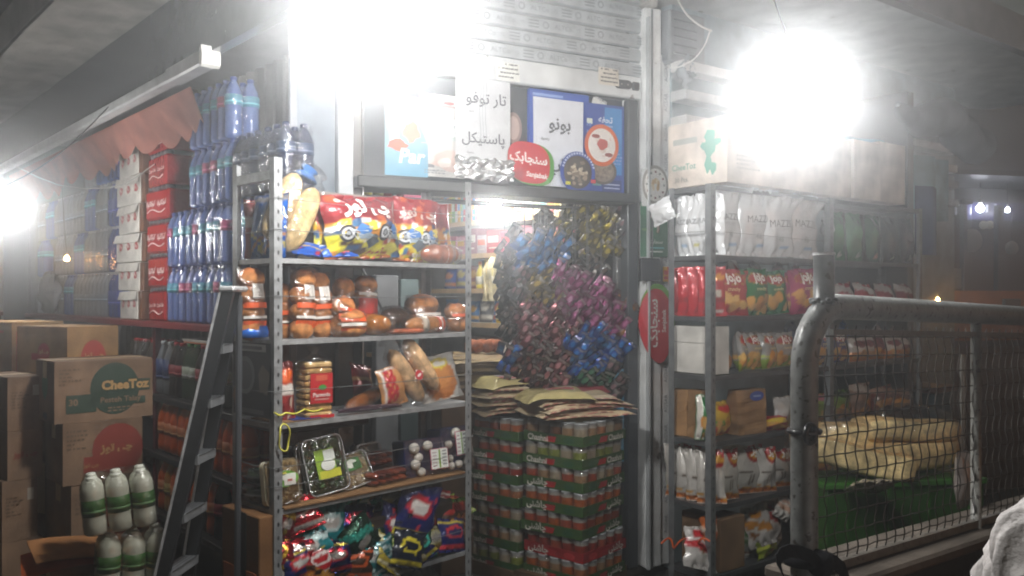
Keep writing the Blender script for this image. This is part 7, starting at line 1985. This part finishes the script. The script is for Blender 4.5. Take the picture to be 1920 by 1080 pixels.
# ================================================================ BEHIND THE GATE: crate, cream slabs, bin
BG = Fr(*wpos(1548, 3.75), 80)
gc = thing('green_crate', 'big green plastic crate standing behind the mesh gate', 'crate')
a0 = 0.0; a1 = BG.at(1846, 960)[0]
ztop = BG.at(1690, 900)[1]
mb = MB().box(a0, a1, 0, .26, .0, ztop, c('274d1a'), .008); mb.build('crate_body', 'plastic', gc)
mb = MB().box(a0 - .01, a1 + .01, -.012, .272, ztop - .03, ztop - .004, c('32661f'), .004); mb.build('rim', 'plastic', gc)
for k in range(4):
    mb = MB().box(a0 + .1 + .2 * k, a0 + .112 + .2 * k, -.008, -.0005, .05, ztop - .035, c('2a561a')); mb.build('rib', 'plastic', gc)
put(gc, BG, 0, 0, 0)
slb = thing('sponge_bag', 'clear knotted bag of cream coloured bread slabs lying on the green crate', 'bread')
CRM = c('e6cf98')
def slab(p, L_, w, h, rz, ry=0, rx=0):
    mb = MB(); 
    def f(u, v):
        A = 2 * math.pi * u
        return ((v - .5) * L_, math.copysign(abs(math.cos(A)) ** .45, math.cos(A)) * w / 2 * (1 - .12 * (2 * v - 1) ** 8), math.copysign(abs(math.sin(A)) ** .45, math.sin(A)) * h / 2 * (1 - .12 * (2 * v - 1) ** 8) + .006 * math.sin(v * 7) + h / 2)
    mb.grid(f, 24, 12, lambda u, v: tuple(np.array(CRM) * (1 - .12 * abs(math.sin(u * 12)) - .1 * (math.sin(2 * math.pi * u) > .8)) + (np.array(c('c88a3c')) - np.array(CRM)) * (.35 if math.sin(2 * math.pi * u) > .85 else 0)))
    n = 25
    mb.f.append(tuple(range(24))[::-1]); mb.f.append(tuple(12 * n + k for k in range(24)))
    o = mb.build('bread_slab', 'bread', slb, True); o.location = p; o.rotation_euler = (math.radians(rx), math.radians(ry), math.radians(rz)); return o
slab((.20, .04, .03), .50, .12, .12, -22, 11); slab((.50, .12, .01), .54, .2, .14, 8, -3); slab((.52, .12, .145), .48, .18, .10, 4, 3); slab((.22, .16, .05), .42, .18, .18, -10, -5)
def fb(u, v):
    A = 2 * math.pi * u; t_ = v
    r = (1 - (2 * t_ - 1) ** 6) ** .5
    x = -.02 + .80 * t_
    hz_ = .28 + .03 * math.sin(t_ * 9) - .05 * math.exp(-((t_ - .42) / .07) ** 2)
    y = .17 + math.copysign(abs(math.cos(A)) ** .6, math.cos(A)) * .235 * r
    z = (math.copysign(abs(math.sin(A)) ** .6, math.sin(A)) * .5 + .5) * hz_ * (.35 + .65 * r)
    return (x, y, z + .002 + .008 * mnoise.noise(Vector((x * 20, y * 20, z * 20))))
mb = MB().grid(fb, 40, 40, (1, 1, 1)); mb.build('clear_bag', 'film', slb, True)
mb = MB().tube([(.43, .15, .24), (.425, .15, .28), (.41, .15, .315), (.395, .15, .34)], [.045, .016, .014, .024], c('c9c5bc'), 8); mb.build('bag_knot', 'cloudy_film', slb, True)
put(slb, BG, a0 - .01, .06, ztop)
wp_ = Pouch(.2, .16, .05, D(c('c9c2b4')), 14, 12, 77, crinkle=3); o = wp_.mb.build('plastic_wrap', 'shiny_foil', None, True); put(o, BG, BG.at(1610, 910)[0], -.02, ztop - .03, 66); tag(o, 'crumpled silvery wrap hanging over the green crate edge', 'wrap')
bn = thing('blue_bin', 'dull blue plastic bin with a pink lid behind the gate mesh', 'bin')
BN = Fr(*wpos(1772, 5.4), 50)
mb = MB().box(-.12, .12, 0, .24, 0, .89, c('3c505a'), .012); mb.build('bin_body', 'plastic', bn)
mb = MB().box(-.15, .15, -.02, .26, .891, .93, c('6e504c'), .01); mb.build('lid', 'plastic', bn); put(bn, BN, 0, 0, .0)
sd = thing('metal_stand', 'pale metal stand behind the gate beside the middle post', 'stand')
SF = Fr(*wpos(1806, 5.2), 50)
for x in (-.02, .012):
    mb = MB().box(x, x + .014, 0, .012, 0, 1.13, c('b8b6b0')); mb.build('upright', 'steel', sd)
mb = MB().box(-.021, .025, -.002, .014, 1.131, 1.145, c('b8b6b0')).box(-.0195, .0235, .001, .011, .9, .912, c('b8b6b0')); mb.build('cross_bar', 'steel', sd); put(sd, SF, 0, 0, 0)
P = Pouch(.12, .2, .08, D(c('9a8f88')), 12, 14, 88, crinkle=2); o = P.mb.build('plastic_bag', 'cloudy_film', None, True)
P = Pouch(.09, .2, .06, D(c('7c7470')), 12, 14, 89, crinkle=2)
bpy.data.objects.remove(o)
o = P.mb.build('plastic_bag', 'foil', None, True); put(o, GATE, 1.24, .16, .80 - .045); tag(o, 'greyish plastic bag right of the middle gate post', 'bag')

# ================================================================ NEIGHBOURING SHOP AT THE FAR RIGHT
nb = thing('neighbour_shop', 'dark neighbouring shop with an orange sill band at the far right', 'building')
NF = Fr(*wpos(1722, 6.6), 78)
def nbox(name, u0, v0, u1, v1, b0, b1, col, mat='paint', bev=.0):
    xa, za = NF.at(u0, v1, b0); xb, zb = NF.at(u1, v0, b0)
    mb = MB().box(xa, xb, b0, b1, za, zb, c(col), bev); o = mb.build(name, mat, nb); put(o, NF, 0, 0, 0); return o
mb = MB().box(-.6, 6, .5, .6, 0, 3.4, c('34343a')); o = mb.build('back_wall', 'paint', nb); put(o, NF, 0, 0, 0)
mb = MB().box(-.6, 6, -.2, .5, 2.42, 2.46, c('3a3a3e')); o = mb.build('shop_ceiling', 'paint', nb); put(o, NF, 0, 0, 0)
nbox('orange_band', 1716, 546, 2400, 590, -.06, .0, 'b06a1c')
nbox('orange_counter', 1716, 592, 2400, 640, -.03, .02, '8a5218')
nbox('counter_base', 1716, 642, 2400, 1000, -.02, .02, '201c1a')
nbox('awning_box', 1728, 374, 1800, 384, -.2, -.1, '8a8a88', bev=.01)
nbox('awning_joint', 1802, 374, 1826, 382, -.2, -.1, '6a6a6a', bev=.008)
nbox('window_post', 1808, 372, 1814, 545, -.05, .0, '54545a'); nbox('window_post', 1872, 385, 1882, 545, -.05, .0, '4c4c52')
nbox('blue_window', 1815, 386, 2100, 412, .3, .32, '2c2c5c')
for k, (u, v, s) in enumerate(((1735, 398, .5), (1748, 399, .5), (1790, 396, .7), (1804, 395, .7), (1818, 396, .8), (1849, 391, .8), (1864, 389, .7))):
    a_, z_ = NF.at(u, v, .28)
    mb = MB().box(a_ - .006, a_ + .006, .26, .275, z_ - .03, z_ + .03, c('b8bcc8')); o = mb.build('glass_edge', 'gloss_dark', nb); put(o, NF, 0, 0, 0)
nbox('power_box', 1885, 560, 1915, 582, -.1, -.061, '6a6660', bev=.006)
def sm(u, v, b): a_, z_ = NF.at(u, v, b); return NF.pt(a_, b, z_)
bulb('small white lamp in the neighbouring shop window', sm(1838, 391, .2), .16, .03, sm(1838, 330, .2), (.9, .92, 1), 'small coloured lights')
bulb('smaller white lamp at the right edge of the neighbouring window', sm(1889, 394, .2), .06, .018, sm(1889, 330, .2), (.9, .92, 1), 'small coloured lights')
bulb('tiny orange lamp just above the gate rail', sm(1754, 563, -.16), .18, .03, sm(1754, 548, -.12), (1, .5, .15), 'small coloured lights')
for k, (u, v, r, lab) in enumerate(((1822, 451, 20, 'large pale round ornament hanging in the neighbouring shop'), (1897, 465, 12, 'small pale round ornament hanging near the right edge'))):
    t = thing('round_ornament', lab, 'ornament'); d_ = 6.8
    mb = MB().ell((0, 0, 0), (r * d_ / 1600, .03, r * d_ / 1600 * 1.1), c('8f887c'), 18, 12); mb.build('globe', 'paper', t, True)
    mb = MB().tube([(0, 0, r * d_ / 1600), (0, 0, r * d_ / 1600 + .25)], .003, c('5a5a5a'), 5); mb.build('string', 'plastic', t); t.location = sm(u, v, .05)
sheet('white_notice', 'white notice board behind the neighbouring shop window', 'notice', 1760, 503, 1811, 541, -.02, c('b4b4b2'), lambda mb, w, h, on: (quad(mb, on(.18, .4, 2), w * .06, h * .34, c('4a5a7a')), quad(mb, on(.55, .5, 2), w * .5, h * .05, c('98989a'))), fr=NF, th=.01, wave=0)
for k, u in enumerate((1844, 1856)):
    mb = MB().ell((0, 0, 0), (.035, .03, .035), c('c8c4a8'), 10, 7); o = mb.build('white_jar', 'paper', None, True); o.location = sm(u, 422, .1); tag(o, 'pale lidded jar above the large round ornament, %s one' % ('left', 'right')[k], 'jar')

# ================================================================ SNOW HEAP AT THE RIGHT FRONT
mb = MB()
def snow(u, v):
    A = 2 * math.pi * u; h = 1.12 * (1 - v ** 1.0)
    r = .10 + .36 * v ** .7
    r *= 1 + .28 * mnoise.noise(Vector((math.cos(A) * 2.2, math.sin(A) * 2.2, h * 4))) + .16 * mnoise.noise(Vector((math.cos(A) * 6, math.sin(A) * 6, h * 14))) + .05 * mnoise.noise(Vector((math.cos(A) * 16, math.sin(A) * 16, h * 40))) + .02 * mnoise.noise(Vector((math.cos(A) * 34, math.sin(A) * 34, h * 90)))
    if v == 0: r = .0
    return (1.07 + r * math.cos(A), 1.56 + r * math.sin(A) * .9, h + .05 * mnoise.noise(Vector((math.cos(A) * 3, math.sin(A) * 3, v * 9))))
mb.grid(snow, 120, 110, c('c9c4c2'))
tag(mb.build('snow_heap', 'snow', None, True), 'lumpy heap of dirty white snow in the lower right corner', 'snow heap')
